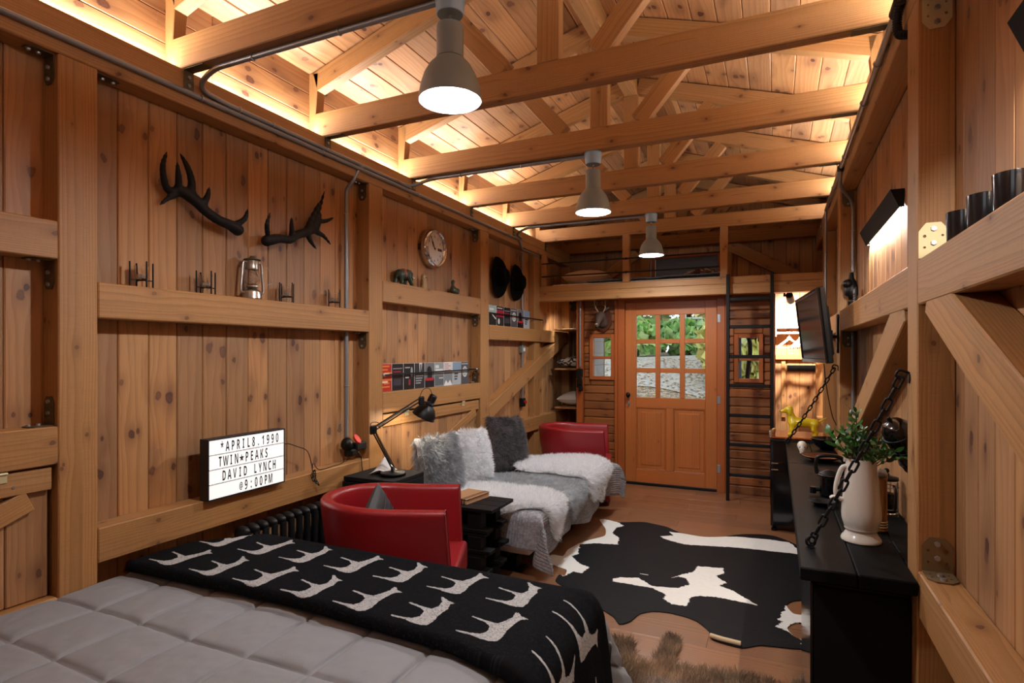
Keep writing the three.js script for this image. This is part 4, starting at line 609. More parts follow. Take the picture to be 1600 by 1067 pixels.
// far bay: switch box and socket
{ const t = thing('switch_box', 'small grey switch box on a pipe below the upper magazines', 'switch', [-2.4, 1.4, 5.5]); part(t, 'box', bx(-2.425, -2.385, 1.40, 1.475, 5.48, 5.57, { ch: 0.004 }), std({ color: sr(120, 122, 118), roughness: 0.5 })); part(t, 'rocker', bx(-2.386, -2.379, 1.42, 1.455, 5.505, 5.545, { ch: 0.003 }), M.white); part(t, 'pipe', rod(W(-2.405, 1.475, 5.525), W(-2.405, 2.45, 5.525), 0.011), M.conduit); part(t, 'pipe', rod(W(-2.405, 0.93, 5.525), W(-2.405, 1.4, 5.525), 0.011), M.conduit); }
{ const t = thing('socket_box', 'dark socket with a red button low on the wall before the far armchair', 'socket', [-2.4, 0.85, 5.55]); part(t, 'box', bx(-2.426, -2.38, 0.84, 0.93, 5.49, 5.56, { ch: 0.006 }), M.black); part(t, 'button', cyl(0.018, 0.018, 0.02, 0, 0, 0, 20).rotateZ(Math.PI / 2).translate(-2.372, 0.89, -5.53), std({ color: sr(170, 24, 40), roughness: 0.4 })); }
// radiator behind the near armchair
{ const t = thing('radiator', 'black ribbed column radiator under the sill beam', 'radiator', [-2.3, 0.02, 2.2]); const rm = std({ color: sr(14, 14, 15), roughness: 0.5 });
  for (let i = 0; i < 13; i++) { const Z = 1.95 + i * 0.055; part(t, 'column', [-0.03, 0.03].map((d) => rod(W(-2.29 + d, 0.09, Z), W(-2.29 + d, 0.55, Z), 0.0155, 10)).concat([sph(0.02, -2.29, 0.56, -Z, 2.2, 1.2, 1.1, 12), sph(0.02, -2.29, 0.085, -Z, 2.2, 1.2, 1.1, 12)]), rm); }
  part(t, 'header', [rod(W(-2.29, 0.545, 1.93), W(-2.29, 0.545, 2.63), 0.012), rod(W(-2.29, 0.1, 1.93), W(-2.29, 0.1, 2.63), 0.012)], rm); part(t, 'foot', [bx(-2.33, -2.25, 0, 0.07, 1.965, 1.985), bx(-2.33, -2.25, 0, 0.07, 2.58, 2.6)], rm); part(t, 'valve', [cyl(0.018, 0.018, 0.05, -2.29, 0.545, 0).rotateX(0).translate(0, 0, -2.66)], M.chrome); }
// ---------------------------------------------------------------- fur: tapered bent hairs in one instanced part
const HAIR = (() => { const pos = [], idx = [], L = [[0, 0.5, 0], [0.36, 0.46, 0.05], [0.72, 0.3, 0.2], [1, 0.03, 0.42]]; L.forEach(([y, w, z]) => pos.push(-w, y, z, w, y, z)); for (let i = 0; i < 3; i++) idx.push(i * 2, i * 2 + 1, i * 2 + 3, i * 2, i * 2 + 3, i * 2 + 2); const g = new THREE.BufferGeometry(); g.setAttribute('position', new THREE.Float32BufferAttribute(pos, 3)); g.setAttribute('uv', new THREE.Float32BufferAttribute(new Array(16).fill(0), 2)); g.setIndex(idx); g.computeVertexNormals(); return g; })();
function fur(parent, n, mat, sample, tone = 0.12) {
  const im = new THREE.InstancedMesh(HAIR, mat, n), m = new THREE.Matrix4(), o = origin(parent), c = new THREE.Color();
  for (let i = 0; i < n; i++) {
    const { p, d, len, w, col } = sample(), y = d.normalize(), x = V(rr(-1, 1), rr(-1, 1), rr(-1, 1)).cross(y).normalize(), z = x.clone().cross(y);
    m.makeBasis(x.multiplyScalar(w), y.multiplyScalar(len), z.multiplyScalar(len)).setPosition(p.x - o.x, p.y - o.y, p.z - o.z); im.setMatrixAt(i, m);
    const k = 1 + rr(-tone, tone); if (col) c.copy(col).multiplyScalar(k); else c.setRGB(k, k, k); im.setColorAt(i, c);
  }
  im.name = 'fur'; im.userData.kind = 'stuff'; im.castShadow = im.receiveShadow = true; parent.add(im); return im;
}
// point and normal of a surface function
function surf(top, u, v) { const e = 0.004, p = top(u, v), n = top(Math.min(1, u + e), v).sub(top(Math.max(0, u - e), v)).cross(top(u, Math.min(1, v + e)).sub(top(u, Math.max(0, v - e)))).normalize(); return { p, n }; }

// ---------------------------------------------------------------- bed
{ const t = thing('bed', 'low dark bed base with mattress in the near corner', 'bed', [-1.45, 0, 0.7]); part(t, 'base', bx(-2.28, -0.68, 0.08, 0.26, -0.2, 1.84, { ch: 0.01 }), M.black); part(t, 'mattress', bx(-2.3, -0.66, 0.262, 0.49, -0.22, 1.88, { ch: 0.05 }), M.white); for (const [x, Z] of [[-2.2, -0.1], [-0.78, -0.1], [-2.2, 1.75], [-0.78, 1.75]]) part(t, 'leg', bx(x - 0.03, x + 0.03, 0, 0.08, Z - 0.03, Z + 0.03), M.black); }
const BXE = -0.655, BZE = 1.885;                                     // where the cloth starts to fall
function bedDrape(s, q, y0, R = 0.06, wave = 1) {                   // s: cloth position across (x), q: along (Z); falls over the right and the far side
  const fx = Math.max(0, s - BXE), fz = Math.max(0, q - BZE), over = (f) => f < R * 1.57 ? [R * Math.sin(f / R), R * (1 - Math.cos(f / R))] : [R, R + f - R * 1.57];
  const [ax, dx] = over(fx), [az, dz] = over(fz), drop = Math.max(dx, dz) + Math.min(dx, dz) * 0.25, both = Math.min(fx, fz);
  const w = wave * 0.028 * sstep(0.05, 0.35, Math.max(dx, dz)) * (Math.sin((fx > fz ? q : s) * 21 + 1) + 0.6 * Math.sin((fx > fz ? q : s) * 37));
  return W(Math.min(s, BXE) + ax + (fx > 0 ? 0.12 * dx + w : 0) + both * 0.3, y0 - drop, Math.min(q, BZE) + az + (fz > 0 && fx < fz ? 0.06 * dz + w * 0.6 : 0) + both * 0.3);
}
{ const t = thing('duvet', 'grey quilted duvet with square stitching over the bed', 'duvet', [-1.45, 0.5, 0.7]);
  const X0 = -2.325, X1 = -0.2, Z0 = -0.45, Z1 = 2.22;
  const top = (u, v) => { const s = lerp(X0, X1, u), q = lerp(Z0, Z1, v); const fx = (s + 2.10) / 0.2365 + 0.012 * Math.sin(q * 9), fz = (q - 0.95) / 0.24 + 0.02 * Math.sin(s * 7); const dx = Math.abs(fx - Math.round(fx)) * 0.2365, dz = Math.abs(fz - Math.round(fz)) * 0.24, dd = Math.min(dx, dz), bow = Math.pow(Math.abs(Math.sin(Math.PI * fx) * Math.sin(Math.PI * fz)) + 1e-6, 0.3);
    const puff = 0.014 * (1 - Math.exp(-dd / 0.0055)) + 0.015 * bow + 0.008 * (fbm(s * 7 + 20, q * 7 + 20, 6, 3) - 0.5) + 0.004 * (fbm(s * 30 + 20, q * 22 + 20, 8, 2) - 0.5);
    const p = bedDrape(s, q, 0.512), e = 0.01, n = bedDrape(s + e, q, 0.512).sub(bedDrape(s - e, q, 0.512)).cross(bedDrape(s, q + e, 0.512).sub(bedDrape(s, q - e, 0.512))).normalize(); return p.addScaledVector(n, puff); };
  part(t, 'cover', sheet(330, 400, top, 0.022, (u, v) => [lerp(X0, X1, u), lerp(Z0, Z1, v)]), M.duvet); }
const ANIMAL = [[-0.088, -0.052], [-0.03, -0.056], [0.0, -0.064], [0.03, -0.066], [0.05, -0.058], [0.055, -0.03], [0.05, 0.01], [0.052, 0.045], [0.056, 0.075], [0.062, 0.092], [0.08, 0.102], [0.066, 0.108], [0.052, 0.112], [0.036, 0.13], [0.026, 0.128], [0.03, 0.098], [0.02, 0.066], [0.006, 0.038], [-0.03, 0.04], [-0.084, 0.05], [-0.087, 0.043], [-0.03, 0.029], [-0.006, 0.012], [-0.001, -0.02], [-0.014, -0.038], [-0.045, -0.044], [-0.09, -0.045]];
const BLANKET = paint(2048, 574, (c, w, h) => {   // 2 m across, 0.56 m along
  const k = 1024; seed = 77;
  c.fillStyle = '#0d0e11'; c.fillRect(0, 0, w, h);
  for (let i = 0; i < 9; i++) for (let j = 0; j < 2; j++) { const x = (0.10 + i * 0.232 + (j ? 0.0 : 0.02)) * k, z = (0.155 + j * 0.232) * k, f = (i + j) % 2; c.fillStyle = '#aeadac'; c.beginPath(); const n = ANIMAL.length; ANIMAL.forEach(([p, q], m) => { const [p2, q2] = ANIMAL[(m + 1) % n]; for (let e = 0; e < 6; e++) { const P = lerp(p, p2, e / 6), Q = lerp(q, q2, e / 6), hb = Q > 0.06 && f ? -(Q - 0.06) * 0.6 : 0; const X = x + (P + 0.02 + hb + rr(-0.0014, 0.0014)) * k, Y = h - (z + (Q - 0.03 + rr(-0.0014, 0.0014)) * k); m + e ? c.lineTo(X, Y) : c.moveTo(X, Y); } }); c.closePath(); c.fill(); }
  for (let i = 0; i < 90000; i++) { const l = rnd(); c.fillStyle = l < 0.6 ? 'rgba(6,6,9,0.30)' : 'rgba(120,120,128,0.13)'; c.fillRect(rnd() * w, rnd() * h, 1 + rnd() * 5, 1.6); }
});
{ const t = thing('blanket', 'black wool blanket with pale animal silhouettes across the foot of the bed', 'blanket', [-1.45, 0.55, 1.7]);
  const X0 = -2.30, X1 = -0.30, zN = (s) => 1.425 + 0.02 * Math.sin(s * 3) - 0.06 * sstep(-0.9, -0.55, s), zF = (s) => 1.935 - 0.26 * sstep(-2.02, -2.34, s) + 0.0 * s;
  const raw = (s, q) => bedDrape(s, q, 0.556, 0.07, 0.5);
  const top = (u, v) => { const s = lerp(X0, X1, u), q = lerp(zN(s), zF(s), v), d = v * (zF(s) - zN(s)), rim = 0.034 * Math.sqrt(clamp(1 - (1 - clamp(d / 0.03)) ** 2)) + 0.004 * (fbm(s * 5 + 9, q * 5, 3, 3) - 0.5) * 2;
    const e = 0.01, p = raw(s, q), n = raw(s + e, q).sub(raw(s - e, q)).cross(raw(s, q + e).sub(raw(s, q - e))).normalize(); return p.addScaledVector(n, rim - 0.004); };
  part(t, 'wool', sheet(150, 64, top, (u, v) => v < 0.03 ? 0.005 : 0.012, (u, v) => { const s = lerp(X0, X1, u); return [(s + 2.3) / 2, (lerp(zN(s), zF(s), v) - 1.40) / 0.56]; }), phy({ map: BLANKET, roughness: 0.95, specularIntensity: 0.12 }));
}
// ---------------------------------------------------------------- red leather tub chairs
function tubChair(label) {
  const t = thing('tub_chair', label, 'armchair', [0, 0, 0]), half = 0.255, back = -0.02, front = 0.3, path = [];   // x forward, z sideways
  for (let i = 0; i <= 10; i++) path.push([lerp(front, back, i / 10), half, 0, 1]);
  for (let i = 1; i < 28; i++) { const a = Math.PI / 2 + Math.PI * i / 28; path.push([back + 0.29 * Math.cos(a), half * Math.sin(a), Math.cos(a) * half, Math.sin(a) * 0.29]); }
  for (let i = 0; i <= 10; i++) path.push([lerp(back, front, i / 10), -half, 0, -1]);
  const prof = []; const y0 = 0.05, y1 = 0.675, T = 0.031;                           // [outward, height]
  prof.push([-T, y0], [-T, 0.3], [-T, y1 - 0.02]); for (let i = 0; i <= 8; i++) { const a = Math.PI - Math.PI * i / 8; prof.push([T * Math.cos(a), y1 + 0.024 * Math.sin(a)]); } prof.push([T, y1 - 0.02], [T, 0.3], [T, y0]);
  const ring = (i) => { const [x, z, nx, nz] = path[i], l = Math.hypot(nx, nz); return prof.map(([o, y]) => { const flare = -0.075 * (1 - (y - y0) / (y1 - y0)) ; const isEnd = Math.min(i, path.length - 1 - i) / 10, lean = isEnd < 1 ? 0.035 * (1 - (y - y0) / (y1 - y0)) * (1 - isEnd) : 0; return V(x + nx / l * (o + flare) + lean, y - 0.0 + 0.012 * sstep(0.1, -0.25, x) * (y / y1), z + nz / l * (o + flare)); }); };
  const pos = [], uv = [], idx = [], n = prof.length; path.forEach((_, i) => ring(i).forEach((p, k) => { pos.push(...p.toArray()); uv.push(i * 0.03, prof[k][1]); }));
  for (let i = 0; i < path.length - 1; i++) for (let k = 0; k < n; k++) { const k1 = (k + 1) % n, a = i * n + k, b = i * n + k1, c = (i + 1) * n + k1, d = (i + 1) * n + k; idx.push(a, b, c, a, c, d); }
  const g = new THREE.BufferGeometry(); g.setAttribute('position', new THREE.Float32BufferAttribute(pos, 3)); g.setAttribute('uv', new THREE.Float32BufferAttribute(uv, 2)); g.setIndex(idx); g.computeVertexNormals();
  const cap = (i, flip) => { const r = ring(i), p = [], u = []; const half2 = [...r.keys()]; for (let k = 0; k < n / 2 - 1; k++) { const q = [r[k], r[n - 1 - k], r[n - 2 - k], r[k + 1]]; for (const s of [[0, 1, 2], [0, 2, 3]]) { const o = flip ? s : [...s].reverse(); for (const w of o) { p.push(...q[w].toArray()); u.push(q[w].z, q[w].y); } } } const c = new THREE.BufferGeometry(); c.setAttribute('position', new THREE.Float32BufferAttribute(p, 3)); c.setAttribute('uv', new THREE.Float32BufferAttribute(u, 2)); c.computeVertexNormals(); return c; };
  part(t, 'shell', [g, cap(0, true), cap(path.length - 1, false)], M.red);
  for (const i of [0, path.length - 1]) part(t, 'piping', tube(ring(i).slice(1, -1).map((p) => p.add(V(0.001, 0, 0))), 0.0035, 60, 6), M.red);
  const seatShape = new THREE.Shape(); seatShape.moveTo(0.33, -0.2); seatShape.lineTo(0.33, 0.2); seatShape.lineTo(-0.02, 0.21); seatShape.absarc(-0.02, 0, 0.21, Math.PI / 2, Math.PI * 1.5, false); seatShape.closePath();
  part(t, 'seat', new THREE.ExtrudeGeometry(seatShape, { depth: 0.1, bevelEnabled: true, bevelSize: 0.018, bevelThickness: 0.03, bevelSegments: 5, curveSegments: 20 }).rotateX(-Math.PI / 2).translate(0, 0.285, 0), M.red);
  part(t, 'front_apron', cbox(0.05, 0.25, 0.41, 0.015, 1).translate(0.325, 0.16, 0), M.red);
  for (const [x, z] of [[0.24, 0.17], [0.24, -0.17], [-0.16, 0.14], [-0.16, -0.14]]) part(t, 'leg', cyl(0.018, 0.014, 0.05, x, 0.025, z, 16), M.black);
  return t;
}
{ const c = tubChair('red leather tub chair nearest the bed, holding a dark cushion'); c.position.set(-1.715, 0, -2.335); c.rotation.y = 0.40;
  copy(c, [-1.76, 0, 5.29], 0.2, 'red leather tub chair at the far end of the sofa, before the closet'); }
// cushion surface: a flat pillow with soft corners; returns front / back points
const pil = (hw, hh, T, a, b, s) => { const e = 1 - 0.10 * (1 - b * b), f = 1 - 0.10 * (1 - a * a); return V(a * hw * (1 - 0.06 * (1 - b * b)) , b * hh * (1 - 0.06 * (1 - a * a)), s * T * Math.pow(Math.max(0, (1 - a * a) * (1 - b * b)), 0.42)); };
const pillowGeo = (hw, hh, T, n = 22) => [1, -1].map((s) => { const g = new THREE.PlaneGeometry(2, 2, n, n), p = g.attributes.position; for (let i = 0; i < p.count; i++) { const q = pil(hw, hh, T, p.getX(i), p.getY(i), 1); p.setXYZ(i, q.x, q.y, q.z); } if (s < 0) g.rotateY(Math.PI); g.computeVertexNormals(); return g; });
{ const t = thing('cushion', 'small dark grey leather cushion in the near red chair', 'cushion', [0, 0, 0]); part(t, 'cover', pillowGeo(0.15, 0.13, 0.05), M.darkLeather); for (const y of [-0.06, 0.0, 0.06]) part(t, 'seam', tube([V(-0.13, y, 0.026), V(-0.06, y, 0.046), V(0, y, 0.05), V(0.06, y, 0.046), V(0.13, y, 0.026)], 0.0025, 24, 6), M.darkLeather); t.position.set(-1.83, 0.548, -2.36); t.rotation.set(0, 1.75, 0.75); t.rotation.order = 'YXZ'; }

// ---------------------------------------------------------------- pallet side table with notebook
{ const t = thing('pallet_table', 'black side table stacked from pallet wood between chair and sofa', 'table', [-1.7, 0, 3.02]); const x0 = -1.98, x1 = -1.47, z0 = 2.90, z1 = 3.20;
  for (let i = 0; i < 3; i++) part(t, 'top_board', bx(x0, x1 + 0.02, 0.494, 0.515, z0 + i * 0.1, z0 + i * 0.1 + 0.097, { axis: 0 }), M.pallet);
  for (let k = 0; k < 4; k++) { const y = 0.02 + k * 0.117;
    for (const z of [z0 + 0.01, z1 - 0.1]) { part(t, 'slat', bx(x0, x1 + (k % 2 ? 0.0 : 0.015) - 0.012, y + 0.0, y + 0.022, z - (k ? 0 : 0.01), z + 0.075, { axis: 0 }), M.pallet); if (k < 3) part(t, 'slat', bx(x0, x1 - 0.03, y + 0.0955, y + 0.1165, z + 0.005, z + 0.07, { axis: 0 }), M.pallet); for (const x of [x0 + 0.05, (x0 + x1) / 2, x1 - 0.1]) part(t, 'block', bx(x - 0.045, x + 0.045, y + 0.0225, y + (k < 3 ? 0.095 : 0.1225), z + 0.004, z + 0.07), M.pallet); }
  }
  for (const x of [x0 + 0.05, x1 - 0.1]) part(t, 'foot', bx(x - 0.04, x + 0.04, 0, 0.0195, z0 + 0.01, z1 - 0.03), M.pallet); }
{ const t = thing('notebook', 'tan hardback notebook with black elastic bands on the pallet table', 'notebook', [0, 0, 0]); const card = std({ color: sr(164, 122, 84), roughness: 0.6 });
  part(t, 'cover', [cbox(0.165, 0.003, 0.235, 0.001).translate(0, 0.0285, 0), cbox(0.165, 0.003, 0.235, 0.001).translate(0, 0.0015, 0), cbox(0.003, 0.03, 0.235, 0.001).translate(-0.082, 0.015, 0)], card); part(t, 'pages', cbox(0.155, 0.0235, 0.225, 0.001).translate(0.001, 0.015, 0), std({ color: sr(205, 160, 120), roughness: 0.8 }));
  for (const z of [0.046, 0.062]) part(t, 'elastic_band', [cbox(0.006, 0.0012, 0.238, 0.0004, 2).translate(z, 0.0307, 0), cbox(0.006, 0.031, 0.0012, 0.0004).translate(z, 0.015, 0.1185)], M.black); t.position.set(-1.70, 0.5155, -3.075); t.rotation.y = -0.14; }
// ---------------------------------------------------------------- night stand, paper cone, desk lamp
{ const t = thing('night_stand', 'small black cube stand behind the near red chair', 'stand', [-2.1, 0, 2.82]); part(t, 'top', bx(-2.30, -1.945, 0.655, 0.68, 2.66, 2.97, { axis: 0 }), M.blackMatt); for (const x of [-2.30, -1.965]) part(t, 'side', bx(x, x + 0.02, 0, 0.654, 2.66, 2.97), M.blackMatt); part(t, 'back', bx(-2.279, -1.966, 0, 0.654, 2.95, 2.968), M.blackMatt); part(t, 'door', bx(-2.279, -1.966, 0.005, 0.65, 2.66, 2.678), M.blackMatt); }
solo('paper_napkin', sheet(16, 16, (u, v) => { const a = u * 2 - 1, b = v * 2 - 1; return W(-2.13 + a * 0.06, 0.683 + 0.095 * Math.pow(Math.max(0, 1 - Math.abs(a) ** 1.3), 1) * (1 - 0.75 * Math.abs(b)) , 2.83 + b * 0.055 + a * 0.02); }, 0.0015), std({ color: sr(235, 234, 230), roughness: 0.9 }), 'white folded paper napkin standing at the foot of the desk lamp', 'napkin');
{ const t = thing('desk_lamp', 'black jointed desk lamp leaning over the sofa cushions', 'desk lamp', [-2.05, 0.6805, 2.80]), x = -2.05, P = (y, Z, dx = 0) => W(x + dx, y, Z), B = M.black;
  part(t, 'base', lathe([[0.001, 0], [0.075, 0], [0.075, 0.014], [0.07, 0.02], [0.014, 0.024], [0.012, 0.05], [0.001, 0.05]], 36).translate(x, 0.6805, -2.80), B);
  const el = [0.969, 2.616], jt = [1.106, 3.09];
  for (const [dy, dx] of [[0, -0.012], [0, 0.012]]) { part(t, 'lower_arm', bar(P(0.725, 2.80 + dx, 0), P(el[0], el[1] + dx, 0), 0.007, 0.007, V(1, 0, 0), 0.001), B); part(t, 'upper_arm', bar(P(el[0] + dx * 0.9, el[1] - 0.01, 0), P(jt[0] + dx * 0.9, jt[1], 0), 0.007, 0.007, V(1, 0, 0), 0.001), B); }
  part(t, 'spring', tube([P(0.75, 2.785), P(0.85, 2.71), P(0.94, 2.645)], 0.005, 20, 8), M.darkzinc); part(t, 'spring', tube([P(0.985, 2.66), P(1.03, 2.81), P(1.07, 2.96)], 0.005, 20, 8), M.darkzinc);
  part(t, 'elbow', [bx(x - 0.008, x + 0.008, 0.945, 0.995, 2.59, 2.645, { ch: 0.006 }), rod(W(x - 0.014, 0.969, 2.616), W(x + 0.014, 0.969, 2.616), 0.007)], B);
  part(t, 'head_joint', [bx(x - 0.008, x + 0.008, 1.07, 1.125, 3.07, 3.13, { ch: 0.008 }), bar(P(1.09, 3.11), P(1.075, 3.21), 0.012, 0.012, V(1, 0, 0))], B);
  part(t, 'cable', [tube([P(1.12, 3.08), P(1.165, 3.12), P(1.17, 3.19), P(1.12, 3.235)], 0.0022, 24, 6), tube([P(0.97, 2.59), P(1.01, 2.6), P(1.005, 2.66), P(0.97, 2.68)], 0.0022, 24, 6)], B);
  const tilt = new THREE.Matrix4().makeTranslation(x, 1.125, -3.252).multiply(new THREE.Matrix4().makeRotationX(-0.2)).multiply(new THREE.Matrix4().makeRotationZ(-0.42)), sh = [[0.022, -0.002], [0.026, -0.012], [0.027, -0.075], [0.034, -0.082], [0.056, -0.1], [0.073, -0.13], [0.079, -0.165]];
  part(t, 'shade', lathe([[0.001, 0], ...sh, ...[...sh].reverse().slice(0, 6).map(([r, y]) => [r - 0.002, y - 0.001]), [0.001, -0.03]], 44).applyMatrix4(tilt), B);
  part(t, 'reflector', lathe([...sh.slice(2).map(([r, y]) => [r - 0.004, y + 0.001]).reverse()], 40).applyMatrix4(tilt), M.lampIn);
  for (let i = 0; i < 7; i++) part(t, 'vent_slot', cbox(0.002, 0.014, 0.005, 0.0008).translate(0.0275, -0.06, 0).applyMatrix4(new THREE.Matrix4().makeRotationY(i * 0.45 - 2.2)).applyMatrix4(tilt), M.steel);
  const bp = V(0, -0.125, 0).applyMatrix4(tilt); part(t, 'bulb', sph(0.026, bp.x, bp.y, bp.z), glow(1, 0.86, 0.66, 12));
  const l = new THREE.PointLight(new THREE.Color().setRGB(1, 0.84, 0.62), DESK); l.name = 'desk_bulb'; l.position.copy(bp.sub(origin(t))); l.castShadow = true; l.shadow.radius = 1; t.add(l); }

// ---------------------------------------------------------------- sofa of pallets with spread, throws and cushions
const SX = -1.335, SZ0 = 3.27, SZ1 = 5.0, SY = 0.425;
{ const t = thing('pallet_sofa', 'low pallet sofa along the left wall under quilt and sheepskins', 'sofa', [-1.8, 0, 4.0]);
  for (let i = 0; i < 4; i++) { const Z = 3.42 + i * 0.455; part(t, 'runner', bx(-2.27, -1.47, 0.0, 0.022, Z - 0.05, Z + 0.05, { axis: 0 }), M.pallet); for (const x of [-2.2, -1.88, -1.56]) part(t, 'block', bx(x - 0.05, x + 0.05, 0.0225, 0.1, Z - 0.045, Z + 0.045), M.pallet); }
  for (let i = 0; i < 5; i++) part(t, 'deck_board', bx(-2.27 + i * 0.155, -2.27 + i * 0.155 + 0.1, 0.1005, 0.122, 3.33, 4.95, { axis: 2 }), M.pallet);
  part(t, 'mattress', bx(-2.29, SX - 0.03, 0.1225, SY - 0.02, SZ0 + 0.04, SZ1 - 0.04, { ch: 0.05 }), M.white); }
function sofaDrape(s, q, y0, R = 0.05) {
  const fx = Math.max(0, s - SX), fz = Math.max(0, q - SZ1, SZ0 - q), sg = q < SZ0 ? -1 : 1, over = (f) => f < R * 1.57 ? [R * Math.sin(f / R), R * (1 - Math.cos(f / R))] : [R, R + f - R * 1.57];
  const [ax, dx] = over(fx), [az, dz] = over(fz), drop = Math.max(dx, dz) + 0.2 * Math.min(dx, dz), both = Math.min(fx, fz), k = fx > fz ? q : s;
  const w = 0.03 * sstep(0.04, 0.28, Math.max(dx, dz)) * (Math.sin(k * 9 + 0.6) * 0.8 + Math.sin(k * 17) * 0.5);
  return W(Math.min(s, SX) + ax + (fx > 0 ? w - 0.10 * dx : 0) + both * 0.45, y0 - drop, clamp(q, SZ0, SZ1) + sg * (az + both * 0.35 + (fz > fx ? w * 0.5 : 0)));
}
const nrm = (f, s, q) => { const e = 0.008; return f(s + e, q).sub(f(s - e, q)).cross(f(s, q + e).sub(f(s, q - e))).normalize(); };
const STITCH = grey(512, 512, (u, v) => { const r = v * 24 + 0.25 * noise(u * 14, v * 40, 3), f = Math.abs((r % 1) - 0.5) * 2, st = 0.5 + 0.5 * Math.sin(u * 2 * Math.PI * 60); return 40 + 190 * Math.sqrt(1 - f * f) * (0.7 + 0.3 * st) - 30 * noise(u * 80, v * 80, 4); }, [2.2, 2.2]);
const QUILT = tex(256, 256, (u, v) => { const n = fbm(u * 40, v * 40, 6, 3), c = 122 + n * 62; return [c, c * 1.0, c * 1.03]; }); QUILT.repeat.set(2.2, 2.2);
{ const t = thing('bedspread', 'grey stitched bedspread hanging over the front of the sofa', 'bedspread', [-1.8, 0.4, 4.0]); const f = (s, q) => sofaDrape(s, q, SY + 0.004, 0.06), X0 = -2.27, X1 = -1.03, Z0 = 3.02, Z1 = 5.17;
  part(t, 'quilt', sheet(90, 170, (u, v) => { const s = lerp(X0, X1 + 0.03 * Math.sin(v * 14), u), q = lerp(Z0, Z1, v); return f(s, q).addScaledVector(nrm(f, s, q), 0.006 * (fbm(s * 9 + 9, q * 9, 4, 2) - 0.3)); }, 0.008, (u, v) => [lerp(Z0, Z1, v), lerp(X0, X1, u)]), std({ map: QUILT, bumpMap: STITCH, bumpScale: 0.006, roughness: 0.9 })); }
// hides and throws lying on the spread
function pelt(name, label, cat, c, outline, y0, mat, n, hair, drapeR = 0.06) {
  const t = thing(name, label, cat, [c[0], y0, c[1]]); const f = (s, q) => sofaDrape(s, q, y0, drapeR), R = (a) => outline(a);
  const map = (u, v) => { const a = u * Math.PI * 2, r = R(a) * v; return [c[0] + Math.cos(a) * r[0], c[1] + Math.sin(a) * r[1]]; };
  const at = (u, v) => { const a = -u * Math.PI * 2, [rx, rz] = R(a), s = c[0] + Math.cos(a) * rx * v, q = c[1] + Math.sin(a) * rz * v; return f(s, q).addScaledVector(nrm(f, s, q), 0.012 * (1 - v ** 6)); };
  part(t, 'hide', sheet(64, 14, (u, v) => at(u, 0.02 + 0.98 * v), 0.006), mat);
  fur(t, n, mat, () => { const a = rnd() * Math.PI * 2, v = Math.sqrt(rnd()), [rx, rz] = R(a), s = c[0] + Math.cos(a) * rx * v, q = c[1] + Math.sin(a) * rz * v, N = nrm(f, s, q), p = f(s, q).addScaledVector(N, 0.008 * (1 - v ** 6)); return hair(p, N, a, v, s, q); });
}
const wob = (a, k, s) => 1 + 0.07 * Math.sin(3 * a + k) + 0.06 * Math.sin(5 * a + k * 2) + 0.03 * Math.sin(9 * a + s);
const wool = phy({ color: sr(252, 252, 253), roughness: 1, transmission: 0.35, thickness: 0 });
const woolHair = (clump) => (p, N, a, v, s, q) => { const k = noise(s * 42 + 50, q * 42 + 50, 5), l = noise(s * 42 + 80, q * 42 + 10, 6); const d = N.clone().multiplyScalar(0.8).add(V((k - 0.5) * 1.9, -0.05, (l - 0.5) * 1.9)).add(V(Math.cos(a) * 0.5 * v, v > 0.9 ? -0.2 : 0, -Math.sin(a) * 0.5 * v)).add(V(rr(-0.25, 0.25), 0, rr(-0.25, 0.25))); return { p, d, len: rr(0.03, 0.05), w: rr(0.0028, 0.0045) }; };
pelt('sheepskin', 'white sheepskin on the near end of the sofa, beside the notebook', 'sheepskin', [-1.60, 3.47], (a) => { const w = wob(a, 1.2, 2); return [0.46 * w, 0.25 * w]; }, SY + 0.02, wool, 26000, woolHair());
pelt('sheepskin', 'white sheepskin on the far end of the sofa before the far chair', 'sheepskin', [-1.56, 4.50], (a) => { const w = wob(a, 3.1, 1) * (1 + 0.1 * Math.cos(a)); return [0.46 * w, 0.38 * w]; }, SY + 0.05, wool, 32000, woolHair());
const greyThrow = phy({ color: sr(205, 210, 214), roughness: 1, transmission: 0.25, thickness: 0 });
pelt('fur_throw', 'grey fur throw across the middle of the sofa between the sheepskins', 'throw', [-1.62, 3.90], (a) => { const c = Math.abs(Math.cos(a)), s = Math.abs(Math.sin(a)), w = 1 / Math.max(c, s, 0.75 * (c + s)); return [0.50 * w, 0.34 * w]; }, SY + 0.012, greyThrow, 26000, (p, N, a, v, s, q) => { const k = noise(s * 36, q * 36 + 90, 7); return { p, d: N.clone().multiplyScalar(0.6).add(V(0.75, -0.1, (k - 0.5) * 1.6)).add(V(rr(-0.2, 0.2), 0, rr(-0.2, 0.2))), len: rr(0.025, 0.045), w: rr(0.0025, 0.004), col: new THREE.Color().setScalar(0.65 + 0.6 * k) }; });
